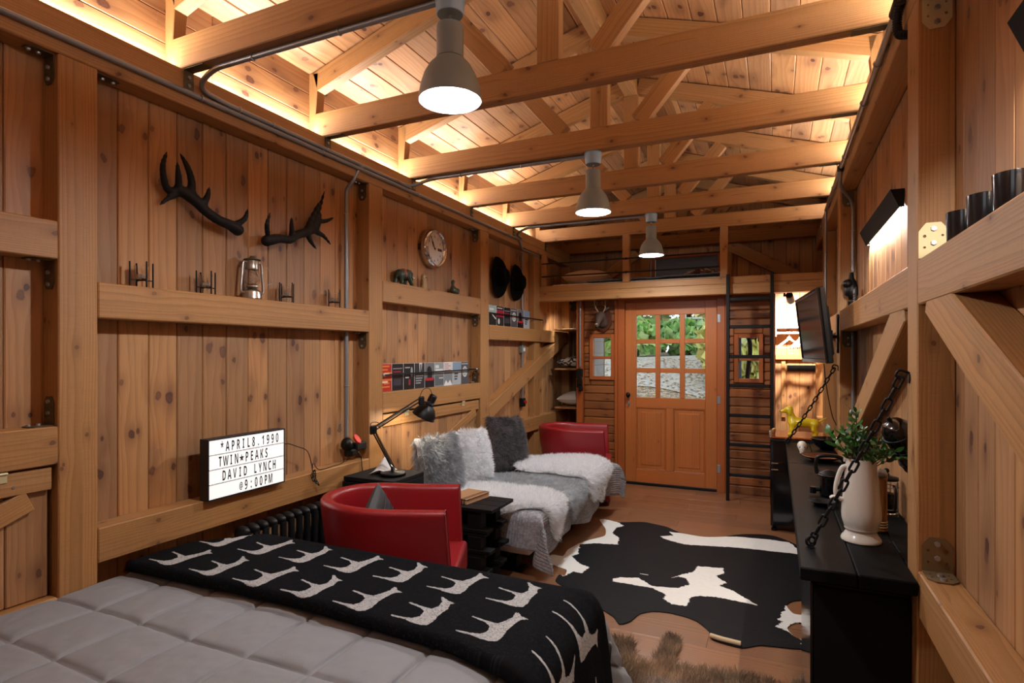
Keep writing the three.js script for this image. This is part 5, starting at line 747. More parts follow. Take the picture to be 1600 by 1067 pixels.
// fur cushions leaning on the wall
function furCushion(label, hw, hh, pos, rot, mat, n, len, shade, comb) {
  const t = thing('fur_cushion', label, 'cushion', [0, 0, 0]); part(t, 'cover', pillowGeo(hw, hh, 0.085), mat);
  fur(t, n, mat, () => { const s = rnd() < 0.8 ? 1 : -1, a = rr(-1, 1), b = rr(-1, 1), p = pil(hw, hh, 0.085, a, b, s), N = V(a * Math.abs(a) ** 2 * 0.9, b * Math.abs(b) ** 2 * 0.9, s * 0.75).normalize(), k = noise(p.x * 34 + 40, p.y * 34 + 40, 11), l = noise(p.x * 34 + 70, p.y * 34 + 20, 12); return { p, d: N.multiplyScalar(0.62).add(V((k - 0.5) * 1.3 + comb[0], (l - 0.5) * 1.3 + comb[1], 0)).add(V(rr(-0.12, 0.12), rr(-0.12, 0.12), rr(-0.06, 0.06))), len: rr(len * 0.7, len * 1.15), w: rr(0.0022, 0.004), col: new THREE.Color().setScalar(shade[0] + shade[1] * (k * 0.6 + 0.4 * rnd())) }; }, 0.1);
  t.rotation.order = 'YXZ'; t.rotation.set(...rot); t.position.set(...pos);
}
furCushion('silver grey long fur cushion, nearest to the desk lamp', 0.155, 0.20, [-2.09, SY + 0.215, -3.36], [-0.24, 1.22, 0.02], phy({ color: sr(172, 175, 180), roughness: 1, transmission: 0.25, thickness: 0 }), 22000, 0.06, [0.55, 1.0], [0, -0.75]);
furCushion('white fluffy fur cushion in the middle of the three', 0.16, 0.19, [-2.07, SY + 0.21, -3.80], [-0.28, 1.32, -0.05], wool, 20000, 0.04, [0.9, 0.2], [0, -0.55]);
furCushion('dark grey brown fur cushion, farthest of the three', 0.185, 0.215, [-2.05, SY + 0.235, -4.37], [-0.30, 1.3, -0.12], phy({ color: sr(104, 100, 101), roughness: 1, transmission: 0.2, thickness: 0 }), 22000, 0.05, [0.5, 1.1], [0.1, -0.75]);

// ---------------------------------------------------------------- cowhide and fur rug on the floor
const HIDE = [[-1.411, 3.594], [-1.408, 3.744], [-1.327, 3.753], [-1.337, 3.891], [-1.310, 4.055], [-1.250, 4.179], [-1.187, 4.308], [-1.230, 4.483], [-1.335, 4.687], [-1.272, 4.716], [-1.185, 4.695], [-1.089, 4.739], [-0.965, 4.776], [-0.803, 4.734], [-0.662, 4.617], [-0.493, 4.591], [-0.361, 4.651], [-0.231, 4.779], [-0.097, 4.840], [0.015, 4.823], [0.141, 4.656], [0.202, 4.452], [0.226, 4.179], [0.198, 3.784], [0.187, 3.683], [0.093, 3.612], [0.056, 3.532], [0.089, 3.434], [0.156, 3.432], [0.195, 3.386], [0.186, 3.327], [0.101, 3.327], [0.055, 3.244], [0.095, 3.147], [0.183, 3.132], [0.171, 3.067], [0.078, 3.031], [-0.060, 3.001], [-0.142, 2.937], [-0.228, 2.944], [-0.283, 2.967], [-0.303, 3.044], [-0.368, 3.128], [-0.437, 3.161], [-0.521, 3.172], [-0.603, 3.152], [-0.659, 3.093], [-0.686, 2.983], [-0.730, 2.932], [-0.782, 3.003], [-0.883, 3.076], [-0.993, 3.134], [-1.066, 3.158], [-1.109, 3.238], [-1.183, 3.287], [-1.228, 3.331], [-1.238, 3.428], [-1.201, 3.422], [-1.222, 3.518], [-1.324, 3.570]];
const PATCH = [[[-1.45, 3.594], [-1.45, 3.744], [-1.36, 3.76], [-1.36, 3.891], [-1.33, 4.055], [-1.27, 4.179], [-1.207, 4.308], [-1.25, 4.483], [-1.40, 4.72], [-1.214, 4.73], [-1.112, 4.612], [-1.160, 4.534], [-1.150, 4.394], [-1.069, 4.294], [-1.046, 4.145], [-1.203, 4.104], [-1.297, 4.030], [-1.247, 3.832], [-1.275, 3.777], [-1.182, 3.660], [-1.097, 3.624], [-1.119, 3.505], [-1.167, 3.507], [-1.21, 3.40], [-1.24, 3.518], [-1.34, 3.560]],
  [[-0.801, 4.467], [-0.710, 4.525], [-0.758, 4.609], [-0.637, 4.611], [-0.449, 4.611], [-0.272, 4.692], [-0.050, 4.727], [0.100, 4.699], [0.186, 4.444], [0.095, 4.459], [-0.047, 4.451], [-0.257, 4.429], [-0.470, 4.377], [-0.601, 4.348], [-0.748, 4.408]],
  [[-0.915, 3.496], [-0.883, 3.544], [-0.772, 3.584], [-0.667, 3.491], [-0.524, 3.525], [-0.469, 3.613], [-0.503, 3.695], [-0.551, 3.707], [-0.584, 3.670], [-0.547, 3.732], [-0.471, 3.837], [-0.463, 3.938], [-0.308, 3.972], [-0.293, 3.883], [-0.341, 3.815], [-0.267, 3.726], [-0.306, 3.666], [-0.227, 3.620], [-0.089, 3.465], [-0.202, 3.477], [-0.305, 3.487], [-0.400, 3.462], [-0.438, 3.426], [-0.448, 3.292], [-0.523, 3.285], [-0.581, 3.341], [-0.577, 3.401], [-0.662, 3.462], [-0.796, 3.464], [-0.901, 3.459]],
  [[0.056, 3.532], [0.156, 3.46], [0.22, 3.386], [0.21, 3.327], [0.110, 3.331], [0.070, 3.290], [0.111, 3.197], [0.21, 3.14], [0.2, 3.05], [0.107, 3.084], [0.122, 3.118], [0.054, 3.207], [0.001, 3.235], [0.032, 3.311], [0.014, 3.318]], [[0.171, 3.772], [0.23, 3.794], [0.23, 3.695], [0.162, 3.719]]];
{ const t = thing('cowhide_rug', 'black and white cowhide rug spread over the wooden floor', 'rug', [-0.6, 0, 3.9]); const x0 = -1.5, x1 = 0.3, Z0 = 2.85, Z1 = 4.9;
  const hm = paint(1152, 1312, (c, w, h) => { const X = (x) => (x - x0) / (x1 - x0) * w, Y = (Z) => h - (Z - Z0) / (Z1 - Z0) * h; seed = 41; c.fillStyle = '#0b0b0e'; c.fillRect(0, 0, w, h);
    for (let i = 0; i < 26000; i++) { const l = 8 + rnd() * 22; c.strokeStyle = `rgba(${l | 0},${l | 0},${(l * 1.06) | 0},0.35)`; const x = rnd() * w, y = rnd() * h; c.beginPath(); c.moveTo(x, y); c.lineTo(x + 9 + rnd() * 8, y + rnd() * 6 - 3); c.stroke(); }
    for (const p of PATCH) { c.fillStyle = '#ece8e0'; c.beginPath(); const n = p.length; for (let i = 0; i < n; i++) { const a = p[i], b = p[(i + 1) % n], m = 14; for (let k = 0; k < m; k++) { const q = k / m, jx = rr(-0.006, 0.006) * (k % 2 ? 1.6 : 0.3); const x = X(lerp(a[0], b[0], q) + jx), y = Y(lerp(a[1], b[1], q) + rr(-0.004, 0.004)); i + k ? c.lineTo(x, y) : c.moveTo(x, y); } } c.closePath(); c.fill(); }
    c.fillStyle = '#ece8e0'; c.fillRect(X(-0.78), Y(3.66), 34, 5);
    for (let i = 0; i < 9000; i++) { const x = rnd() * w, y = rnd() * h; c.strokeStyle = 'rgba(120,112,100,0.13)'; c.beginPath(); c.moveTo(x, y); c.lineTo(x + 10, y + rnd() * 6 - 3); c.stroke(); } });
  const sh = new THREE.Shape(); const curve = new THREE.CatmullRomCurve3(HIDE.map(([x, Z]) => V(x, 0, -Z)), true, 'catmullrom', 0.35).getPoints(300); curve.forEach((p, i) => { const x = p.x, y = -p.z; i ? sh.lineTo(x, y) : sh.moveTo(x, y); });
  const g = new THREE.ExtrudeGeometry(sh, { depth: 0.004, bevelEnabled: false }).rotateX(-Math.PI / 2), ps = g.attributes.position, uv = g.attributes.uv;
  for (let i = 0; i < ps.count; i++) { const x = ps.getX(i), Z = -ps.getZ(i); uv.setXY(i, (x - x0) / (x1 - x0), (Z - Z0) / (Z1 - Z0)); ps.setY(i, ps.getY(i) + 0.0008 + 0.009 * Math.max(0, noise(x * 6 + 30, Z * 6, 3) - 0.35)); }
  g.computeVertexNormals(); part(t, 'hide', g, phy({ map: hm, roughness: 0.6, specularIntensity: 0.35 }));
  part(t, 'curled_edge', tube([W(-0.29, 0.012, 2.985), W(-0.235, 0.016, 2.962), W(-0.15, 0.014, 2.955)], 0.012, 20, 10), std({ color: sr(196, 172, 138), roughness: 0.85 })); }
{ const t = thing('fur_rug', 'brown and grey fur rug with tails at the bottom edge of the picture', 'rug', [-0.25, 0, 2.35]), fm = std({ color: sr(170, 158, 146), roughness: 1 });
  // the body of the rug, with two legs, a tail and a paw reaching forward over the floor
  const parts = [[[-0.62, 1.8], [0.12, 1.8], 0.55], [[-0.60, 2.33], [0.06, 2.34], 0.25], [[-0.465, 2.5], [-0.452, 2.84], 0.042], [[-0.63, 2.5], [-0.665, 2.68], 0.065], [[0.08, 2.45], [0.14, 2.66], 0.075], [[-0.3, 2.38], [-0.1, 2.42], 0.23]];
  const inside = (x, Z) => { let m = 9; for (const [a, b, r] of parts) { const dx = b[0] - a[0], dz = b[1] - a[1], k = clamp(((x - a[0]) * dx + (Z - a[1]) * dz) / (dx * dx + dz * dz)); m = Math.min(m, Math.hypot(x - a[0] - dx * k, Z - a[1] - dz * k) - r); } return m; };
  const shapes = parts.map(([a, b, r]) => { const s = new THREE.Shape(), an = Math.atan2(b[1] - a[1], b[0] - a[0]); s.absarc(a[0], a[1], r * 0.93, an + Math.PI / 2, an + Math.PI * 1.5, false); s.absarc(b[0], b[1], r * 0.93, an - Math.PI / 2, an + Math.PI / 2, false); s.closePath(); return new THREE.ExtrudeGeometry(s, { depth: 0.008, bevelEnabled: false, curveSegments: 20 }).rotateX(-Math.PI / 2); });
  part(t, 'hide', shapes.map((g, i) => g.translate(0, i * 0.0003 + 0.0005, 0)), std({ color: sr(92, 76, 62), roughness: 1 }));
  fur(t, 42000, fm, () => { let x, Z; do { x = rr(-0.85, 0.3); Z = rr(2.05, 2.9); } while (inside(x, Z) > 0 || (x > 0.085 && Z < 2.9 && false)); const tail = inside(x, Z), leg = Z > 2.63 && x < -0.3 && x > -0.56, k = noise(x * 26 + 40, Z * 26, 9), tip = leg ? sstep(2.5, 2.84, Z) : 0, dark = leg ? 0.35 + 0.5 * k - 0.25 * sstep(2.8, 2.87, Z) : 0.35 + 0.75 * noise(x * 9 + 11, Z * 9, 3) * (0.5 + k), warm = leg || Z > 2.44 ? 1 : sstep(0.4, 0.8, noise(x * 5 + 3, Z * 5, 6));
    return { p: W(x, 0.008, Z), d: V((k - 0.5) * 1.1 + rr(-0.25, 0.25), 0.55, -0.6 + (noise(x * 26, Z * 26 + 30, 4) - 0.5) * 0.9).add(leg ? V((x + 0.456) * 5, 0, -0.4) : V(0, 0, 0)), len: leg ? rr(0.03, 0.045) : rr(0.035, 0.06), w: rr(0.002, 0.0034), col: new THREE.Color().setRGB(dark * lerp(1, 1.08, warm), dark * lerp(0.95, 0.84, warm), dark * lerp(0.98, 0.62, warm)) }; }, 0.2); }
// ---------------------------------------------------------------- bench shelf hung on chains
const BY = 0.72;
{ const t = thing('bench_shelf', 'long black charred wood bench shelf hung on chains along the right wall', 'bench', [0.23, BY - 0.05, 3.4]);
  for (const [a, b] of [[2.05, 3.97], [3.972, 4.90]]) { part(t, 'board', bx(0.072, 0.23, BY - 0.042, BY, a, b, { axis: 2, ch: 0.004 }), M.char); part(t, 'board', bx(0.2315, 0.3845, BY - 0.042, BY, a, b, { axis: 2, ch: 0.004 }), M.char); }
  part(t, 'back_board', bx(0.386, 0.482, BY - 0.03, BY - 0.002, 2.228, 4.378, { axis: 2 }), M.char);
  for (const Z of [2.25, 3.4, 4.6]) part(t, 'batten', bx(0.09, 0.38, BY - 0.075, BY - 0.0425, Z - 0.03, Z + 0.03, { axis: 0 }), M.char); }
{ const t = thing('black_cabinet', 'plain black cabinet under the near end of the bench shelf', 'cabinet', [0.24, 0, 2.5]); part(t, 'carcass', bx(0.115, 0.384, 0.03, 0.642, 2.16, 2.86, { ch: 0.004 }), M.black); part(t, 'side_panel', bx(0.105, 0.1145, 0.03, 0.642, 2.15, 2.86, { ch: 0.002 }), M.blackGloss); part(t, 'end_panel', bx(0.116, 0.384, 0.05, 0.63, 2.15, 2.1595, { ch: 0.002 }), M.blackMatt); part(t, 'plinth', bx(0.13, 0.38, 0, 0.0295, 2.17, 2.85), M.black); }
function chain(label, a, b, links, sc = 1) {
  const t = thing('chain', label, 'chain', [b.x, b.y, -b.z]), d = b.clone().sub(a), L = d.length(), u = d.clone().normalize(), side = u.clone().cross(V(0, 0, 1)).normalize(), m0 = side.clone().cross(u);
  const n = links, pitch = L / n, wl = 0.0042 * sc, hw = 0.0095 * sc, hl = pitch / 2 + wl * 0.5;
  const pts = []; for (let i = 0; i < 24; i++) { const q = i / 24 * Math.PI * 2; pts.push(V(hw * Math.cos(q), (hl - hw) * Math.sign(Math.sin(q)) * (Math.abs(Math.sin(q)) > 0.01 ? 1 : 0) + hw * Math.sin(q), 0)); }
  const link = new THREE.TubeGeometry(new THREE.CatmullRomCurve3(pts, true, 'catmullrom', 0.4), 32, wl, 7, true);
  for (let i = 0; i < n; i++) { const c = a.clone().addScaledVector(u, (i + 0.5) * pitch), tw = i % 2 ? Math.PI / 2 + 0.35 : 0.35; part(t, 'link', link.clone().rotateY(tw).applyMatrix4(new THREE.Matrix4().makeBasis(side, u, m0).setPosition(c.add(V(0, -0.012 * Math.sin(Math.PI * (i + 0.5) / n), 0)))), M.iron); }
  part(t, 'eye_ring', new THREE.TorusGeometry(0.0165, 0.0045, 8, 24).rotateY(0.5).translate(b.x, b.y + 0.002, b.z), M.iron); part(t, 'eye_bolt', [cyl(0.004, 0.004, 0.03, b.x, BY + 0.004, b.z, 10), cyl(0.014, 0.014, 0.003, b.x, BY + 0.002, b.z, 16)], M.iron);
  part(t, 'hook', tube([a.clone().add(V(0.045, -0.012, 0)), a.clone().add(V(0.02, 0.012, 0)), a.clone().add(V(-0.004, 0.02, 0)), a.clone().add(V(-0.014, 0.004, 0)), a.clone().add(V(-0.002, -0.01, 0))], 0.0042, 24, 8), M.iron);
  part(t, 'screw_plate', cyl(0.016, 0.016, 0.004, 0, 0, 0, 18).rotateZ(Math.PI / 2).translate(0.386, a.y - 0.005, a.z), M.iron);
}
chain('black iron chain from the near post to the front of the bench shelf', W(0.365, 1.325, 2.19), W(0.113, BY + 0.02, 2.272), 17);
chain('black iron chain far along the wall, beside the yellow dog', W(0.365, 1.30, 4.47), W(0.085, BY + 0.02, 4.80), 17);

// white pitcher with branches
const VX = 0.283, VZ = 2.43;
{ const t = thing('pitcher', 'tall cream pitcher with flared foot on the bench shelf', 'pitcher', [VX, BY, VZ]);
  const o = [[0.064, 0], [0.0655, 0.004], [0.064, 0.012], [0.055, 0.024], [0.0495, 0.034], [0.049, 0.04], [0.0535, 0.043], [0.0545, 0.047], [0.0535, 0.051], [0.058, 0.062], [0.0625, 0.08], [0.0635, 0.1], [0.062, 0.13], [0.0575, 0.18], [0.053, 0.23], [0.05, 0.27], [0.049, 0.29], [0.0505, 0.297]];
  part(t, 'body', lathe([[0.001, 0.003], ...o, [0.0485, 0.2985], [0.0455, 0.29], [0.048, 0.25], [0.054, 0.18], [0.058, 0.11], [0.05, 0.06], [0.001, 0.055]], 60).translate(VX, BY, -VZ), M.porcelain);
  part(t, 'spout', tube([V(VX - 0.044, BY + 0.294, -VZ), V(VX - 0.055, BY + 0.294, -VZ + 0.0)], 0.012, 4, 12), M.porcelain);
  part(t, 'handle', [tube([[-0.043, 0.268], [-0.06, 0.262], [-0.074, 0.225], [-0.081, 0.18], [-0.076, 0.15], [-0.058, 0.147]].map(([x, y]) => V(VX + x, BY + y, -VZ + 0.01)), 0.0085, 30, 12), sph(0.0125, VX - 0.084, BY + 0.15, -VZ + 0.012, 1.5, 0.85, 1, 14)], M.porcelain); }
{ const t = thing('green_branches', 'bunch of glossy green leafy branches standing in the cream pitcher', 'plant', [VX, BY + 0.24, VZ]); seed = 321;
  const leafG = (() => { const s = new THREE.Shape(); s.moveTo(0, 0); s.bezierCurveTo(0.0075, 0.004, 0.0095, 0.018, 0, 0.029); s.bezierCurveTo(-0.0095, 0.018, -0.0075, 0.004, 0, 0); const g = new THREE.ShapeGeometry(s, 5), p = g.attributes.position; for (let i = 0; i < p.count; i++) p.setZ(i, 0.22 * Math.abs(p.getX(i)) - 9 * (p.getY(i) - 0.014) ** 2); g.computeVertexNormals(); return g; })();
  const lm = [sr(46, 92, 40), sr(62, 112, 48), sr(34, 72, 36), sr(84, 124, 60)].map((c) => std({ color: c, roughness: 0.32 })), stemM = std({ color: sr(74, 66, 44), roughness: 0.8 });
  let made = 0; const o = origin(t);
  for (let b = 0; b < 24 && made < 296; b++) {
    const tall = b < 2, an = tall ? 2.2 + b : b * 2.4 + rr(-0.3, 0.3), spread = tall ? 0.03 : rr(0.05, 0.15), h = tall ? 0.17 : rr(0.03, 0.11) - (spread > 0.12 ? 0.03 : 0), p0 = V(VX + Math.cos(an) * 0.018, BY + 0.245, -VZ + Math.sin(an) * 0.018), p2 = V(VX + 0.0 + Math.cos(an) * spread * 1.05, BY + 0.30 + h, -VZ + Math.sin(an) * spread), p1 = p0.clone().lerp(p2, 0.5).add(V(0, 0.04, 0));
    const cv = new THREE.QuadraticBezierCurve3(p0, p1, p2); part(t, 'stem', new THREE.TubeGeometry(cv, 10, 0.0016, 5), stemM);
    const n = tall ? 15 : 12; for (let i = 0; i < n && made < 298; i++) {
      const q = 0.32 + 0.68 * (i + 0.5) / n, p = cv.getPoint(q), tan = cv.getTangent(q), ra = i * 2.4 + b, perp = V(Math.cos(ra), 0.35, Math.sin(ra)).normalize(), y = perp.addScaledVector(tan, i === n - 1 ? 1.4 : 0.7).normalize(), x = V(rr(-1, 1), rr(-0.2, 0.2), rr(-1, 1)).cross(y).normalize(), z = x.clone().cross(y);
      const m = new THREE.Mesh(leafG, lm[(rnd() * 4) | 0]); m.name = 'leaf'; const s = rr(0.8, 1.25); m.applyMatrix4(new THREE.Matrix4().makeBasis(x.multiplyScalar(s), y.multiplyScalar(s), z.multiplyScalar(s)).setPosition(p.sub(o))); m.castShadow = m.receiveShadow = true; t.add(m); made++;
    } } }
// other things on the bench
{ const X = 0.235, Z = 3.12, t = thing('camping_kettle', 'black pot with arched handle and tap left of the pitcher', 'kettle', [X, BY, Z]), L = (p) => lathe(p, 36).translate(X, BY, -Z);
  part(t, 'body', L([[0.001, 0.002], [0.04, 0.002], [0.044, 0.01], [0.044, 0.09], [0.05, 0.1], [0.001, 0.1]]), M.blackGloss); part(t, 'rim', new THREE.TorusGeometry(0.056, 0.0055, 8, 40).rotateX(Math.PI / 2).translate(X, BY + 0.102, -Z), M.blackGloss); part(t, 'lid', L([[0.001, 0.125], [0.02, 0.122], [0.045, 0.11], [0.05, 0.1005], [0.001, 0.1005]]), M.black);
  part(t, 'handle', tube([V(X - 0.056, BY + 0.104, -Z), V(X - 0.058, BY + 0.16, -Z), V(X - 0.04, BY + 0.188, -Z), V(X + 0.03, BY + 0.19, -Z), V(X + 0.056, BY + 0.17, -Z), V(X + 0.056, BY + 0.104, -Z)], 0.0085, 40, 10), M.black);
  part(t, 'tap', [rod(V(X - 0.04, BY + 0.03, -Z), V(X - 0.075, BY + 0.028, -Z), 0.01), cyl(0.014, 0.014, 0.03, X - 0.07, BY + 0.024, -Z, 8)], M.black); }
solo('saucer', lathe([[0.001, 0.003], [0.03, 0.002], [0.03, 0.004], [0.053, 0.019], [0.053, 0.021], [0.03, 0.008], [0.001, 0.007]], 40).translate(0.19, BY, -2.92), M.black, 'small black saucer on the bench shelf before the black pot', 'saucer');
{ const X = 0.425, Z = 2.86, t = thing('coffee_press', 'glass coffee press with black lid right of the pitcher', 'coffee press', [X, BY, Z]), L = (p) => lathe(p, 32).translate(X, BY, -Z);
  part(t, 'beaker', L([[0.001, 0.012], [0.04, 0.012], [0.041, 0.15], [0.039, 0.15], [0.038, 0.015], [0.001, 0.015]]), M.cup); part(t, 'coffee', L([[0.001, 0.016], [0.0375, 0.016], [0.0375, 0.09], [0.001, 0.09]]), M.black); part(t, 'lid', L([[0.001, 0.176], [0.01, 0.175], [0.012, 0.165], [0.043, 0.16], [0.044, 0.148], [0.001, 0.148]]), M.black); part(t, 'knob', sph(0.011, X, BY + 0.186, -Z), M.black); part(t, 'frame', [new THREE.TorusGeometry(0.0425, 0.002, 6, 32).rotateX(Math.PI / 2).translate(X, BY + 0.03, -Z), new THREE.TorusGeometry(0.0425, 0.002, 6, 32).rotateX(Math.PI / 2).translate(X, BY + 0.12, -Z), ...[0, 1, 2, 3].map((i) => rod(V(X + 0.043 * Math.cos(i * 1.57 + 0.5), BY, -Z + 0.043 * Math.sin(i * 1.57 + 0.5)), V(X + 0.043 * Math.cos(i * 1.57 + 0.5), BY + 0.14, -Z + 0.043 * Math.sin(i * 1.57 + 0.5)), 0.002))], M.steel); part(t, 'handle', tube([V(X + 0.02, BY + 0.13, -Z + 0.04), V(X + 0.02, BY + 0.12, -Z + 0.075), V(X + 0.02, BY + 0.05, -Z + 0.075), V(X + 0.02, BY + 0.035, -Z + 0.042)], 0.005, 20, 8), M.black); }
{ const X = 0.362, Z = 2.585, t = thing('brass_mill', 'tall brass cylinder mill half hidden behind the pitcher', 'mill', [X, BY, Z]); part(t, 'body', lathe([[0.001, 0], [0.028, 0], [0.028, 0.01], [0.025, 0.014], [0.025, 0.2], [0.027, 0.21], [0.001, 0.21]], 32).translate(X, BY, -Z), std({ color: sr(150, 104, 60), roughness: 0.35, metalness: 0.6 })); part(t, 'cap', lathe([[0.001, 0.24], [0.02, 0.235], [0.026, 0.222], [0.026, 0.2105], [0.001, 0.2105]], 32).translate(X, BY, -Z), M.steel); part(t, 'ridge', [0.02, 0.03, 0.04].map((y) => new THREE.TorusGeometry(0.0255, 0.002, 6, 32).rotateX(Math.PI / 2).translate(X, BY + y, -Z)), M.zinc); }
solo('wooden_dish', lathe([[0.001, 0.004], [0.06, 0.003], [0.065, 0.006], [0.115, 0.03], [0.118, 0.032], [0.112, 0.034], [0.06, 0.012], [0.001, 0.01]], 44).translate(0.27, BY, -4.13), std({ map: FIR, color: sr(120, 96, 80), roughness: 0.4 }), 'shallow dark wooden dish on the bench shelf behind the leaves', 'dish');
{ const X = 0.165, Z = 4.38, t = thing('skull_ornament', 'small pale skull ornament at the far end of the bench shelf', 'ornament', [X, BY, Z]), b = std({ color: sr(206, 196, 182), roughness: 0.5 }), P = (x, y, z) => V(X + x, BY + y, -Z + z);
  part(t, 'cranium', blob([[P(0, 0.05, 0), P(0, 0.052, -0.012), 0.029, 0.03], [P(0, 0.03, 0.02), P(0, 0.016, 0.025), 0.02, 0.016]], 0.004, 0.012), b); for (const s of [-1, 1]) part(t, 'eye_socket', sph(0.0065, X + s * 0.011, BY + 0.043, -Z + 0.0285, 1, 1, 0.5, 12), M.black); part(t, 'jaw', cbox(0.03, 0.008, 0.02, 0.003).translate(X, BY + 0.006, -Z + 0.026), b); }
solo('black_bowl', lathe([[0.001, 0.003], [0.04, 0.002], [0.075, 0.03], [0.1, 0.075], [0.102, 0.08], [0.097, 0.08], [0.07, 0.035], [0.001, 0.01]], 44).translate(0.33, BY, -4.62), M.blackGloss, 'round glossy black bowl behind the leafy branches', 'bowl');
// trunk with the yellow dog
{ const t = thing('flight_case', 'glossy black upright trunk with chrome latches at the far end of the bench', 'trunk', [0.16, 0, 5.2]); const body = (x0, x1, y0, y1, z0, z1, c) => bx(x0, x1, y0, y1, z0, z1, { ch: c });
  part(t, 'body', body(-0.035, 0.375, 0.02, 0.722, 4.985, 5.42, 0.02), M.blackGloss); part(t, 'top_panel', body(-0.03, 0.37, 0.7225, 0.742, 4.99, 5.415, 0.008), std({ map: FIR, color: sr(190, 150, 110), roughness: 0.18 })); part(t, 'rim', [body(-0.037, 0.377, 0.70, 0.7215, 4.983, 5.422, 0.006)], M.black); part(t, 'foot', [[-0.01, 5.01], [0.35, 5.01], [-0.01, 5.39], [0.35, 5.39]].map(([x, z]) => cyl(0.02, 0.02, 0.02, x, 0.01, -z)), M.black);
  part(t, 'handle', tube([W(-0.034, 0.73, 5.02), W(-0.036, 0.772, 5.03), W(-0.02, 0.785, 5.06), W(-0.005, 0.785, 5.12), W(-0.01, 0.76, 5.15), W(-0.015, 0.742, 5.16)], 0.011, 30, 10), M.chrome); for (const y of [0.52, 0.47]) part(t, 'latch', [bx(-0.042, -0.0355, y, y + 0.028, 5.0, 5.05, { ch: 0.003 }), bx(-0.03, 0.02, y + 0.008, y + 0.018, 4.978, 4.9845, { ch: 0.002 })], M.chrome); }
{ const y0 = 0.7425, X = 0.19, Z = 5.15, t = thing('dog_figure', 'shiny yellow dachshund figure standing on the black trunk', 'figure', [X, y0, Z]), ym = phy({ color: sr(214, 184, 26), roughness: 0.3, clearcoat: 0.5, clearcoatRoughness: 0.1 }), P = (x, y, z = 0) => V(X + x, y0 + y, -Z + z);
  const caps = [[P(-0.06, 0.105), P(0.09, 0.1), 0.041, 0.036], [P(-0.065, 0.12), P(-0.085, 0.19), 0.032, 0.024], [P(-0.088, 0.205), P(-0.098, 0.202), 0.029, 0.027], [P(-0.105, 0.197), P(-0.142, 0.187), 0.018, 0.012], [P(0.12, 0.11), P(0.175, 0.15), 0.009, 0.003]];
  for (const z of [-0.024, 0.024]) { caps.push([P(-0.065, 0.09, z), P(-0.07, 0.045, z * 1.2), 0.024, 0.015], [P(-0.07, 0.045, z * 1.2), P(-0.074, 0.012, z * 1.2), 0.014, 0.011], [P(-0.076, 0.01, z * 1.2), P(-0.092, 0.008, z * 1.2), 0.01, 0.008], [P(0.095, 0.09, z), P(0.085, 0.05, z * 1.2), 0.028, 0.017], [P(0.085, 0.05, z * 1.2), P(0.104, 0.03, z * 1.2), 0.013, 0.011], [P(0.104, 0.03, z * 1.2), P(0.098, 0.01, z * 1.2), 0.011, 0.01], [P(0.098, 0.009, z * 1.2), P(0.082, 0.008, z * 1.2), 0.01, 0.008]); }
  part(t, 'body', blob(caps, 0.0045, 0.016), ym); for (const z of [-1, 1]) { part(t, 'ear', sph(0.018, X - 0.084, y0 + 0.185, -Z + z * 0.028, 0.85, 1.7, 0.35, 14), ym); part(t, 'eye', sph(0.0035, X - 0.112, y0 + 0.207, -Z + z * 0.0165, 1, 1, 1, 8), M.black); } part(t, 'nose', sph(0.0055, X - 0.153, y0 + 0.188, -Z), M.black); }
// television on a swinging arm
{ const c = W(0.195, 1.555, 4.06), Lx = V(-0.085, 0, -0.85).normalize(), U = V(-0.11, 0.994, 0).addScaledVector(Lx, 0).normalize(), N = Lx.clone().cross(U).normalize(); if (N.x > 0) N.negate(); const U2 = N.clone().cross(Lx).normalize(); const S = U2.y < 0 ? U2.negate() : U2, m = new THREE.Matrix4().makeBasis(S.clone().cross(N), S, N).setPosition(c);
  const t = thing('television', 'black flat television tilted out on a wall arm by the closet', 'television', [0.195, 1.34, 4.06]);
  part(t, 'housing', [cbox(0.86, 0.43, 0.03, 0.006).translate(0, 0, -0.02), cbox(0.6, 0.3, 0.035, 0.012).translate(0, -0.03, -0.05)].map((g) => g.applyMatrix4(m)), M.black);
  part(t, 'bezel', [cbox(0.86, 0.02, 0.012, 0.003).translate(0, 0.205, 0), cbox(0.86, 0.026, 0.012, 0.003).translate(0, -0.202, 0), cbox(0.02, 0.384, 0.012, 0.003).translate(0.42, 0.003, 0), cbox(0.02, 0.384, 0.012, 0.003).translate(-0.42, 0.003, 0)].map((g) => g.applyMatrix4(m)), M.blackGloss);
  part(t, 'screen', cbox(0.822, 0.386, 0.004, 0.0005).translate(0, 0.003, -0.002).applyMatrix4(m), phy({ color: sr(6, 6, 8), roughness: 0.14, specularIntensity: 0.7 }));
  const back = V(0, -0.03, -0.07).applyMatrix4(m); part(t, 'wall_arm', [bar(back, W(0.33, 1.51, 4.35), 0.03, 0.02), bar(W(0.33, 1.51, 4.35), W(0.376, 1.51, 4.45), 0.03, 0.02), bx(0.374, 0.386, 1.40, 1.66, 4.41, 4.49, { ch: 0.003 }), rod(W(0.33, 1.48, 4.35), W(0.33, 1.55, 4.35), 0.016)], M.iron);
  part(t, 'cable', tube([back.clone().add(V(0, -0.08, 0)), W(0.30, 1.22, 4.3), W(0.34, 1.0, 4.36), W(0.37, 0.92, 4.40)], 0.003, 30, 6), M.black); }
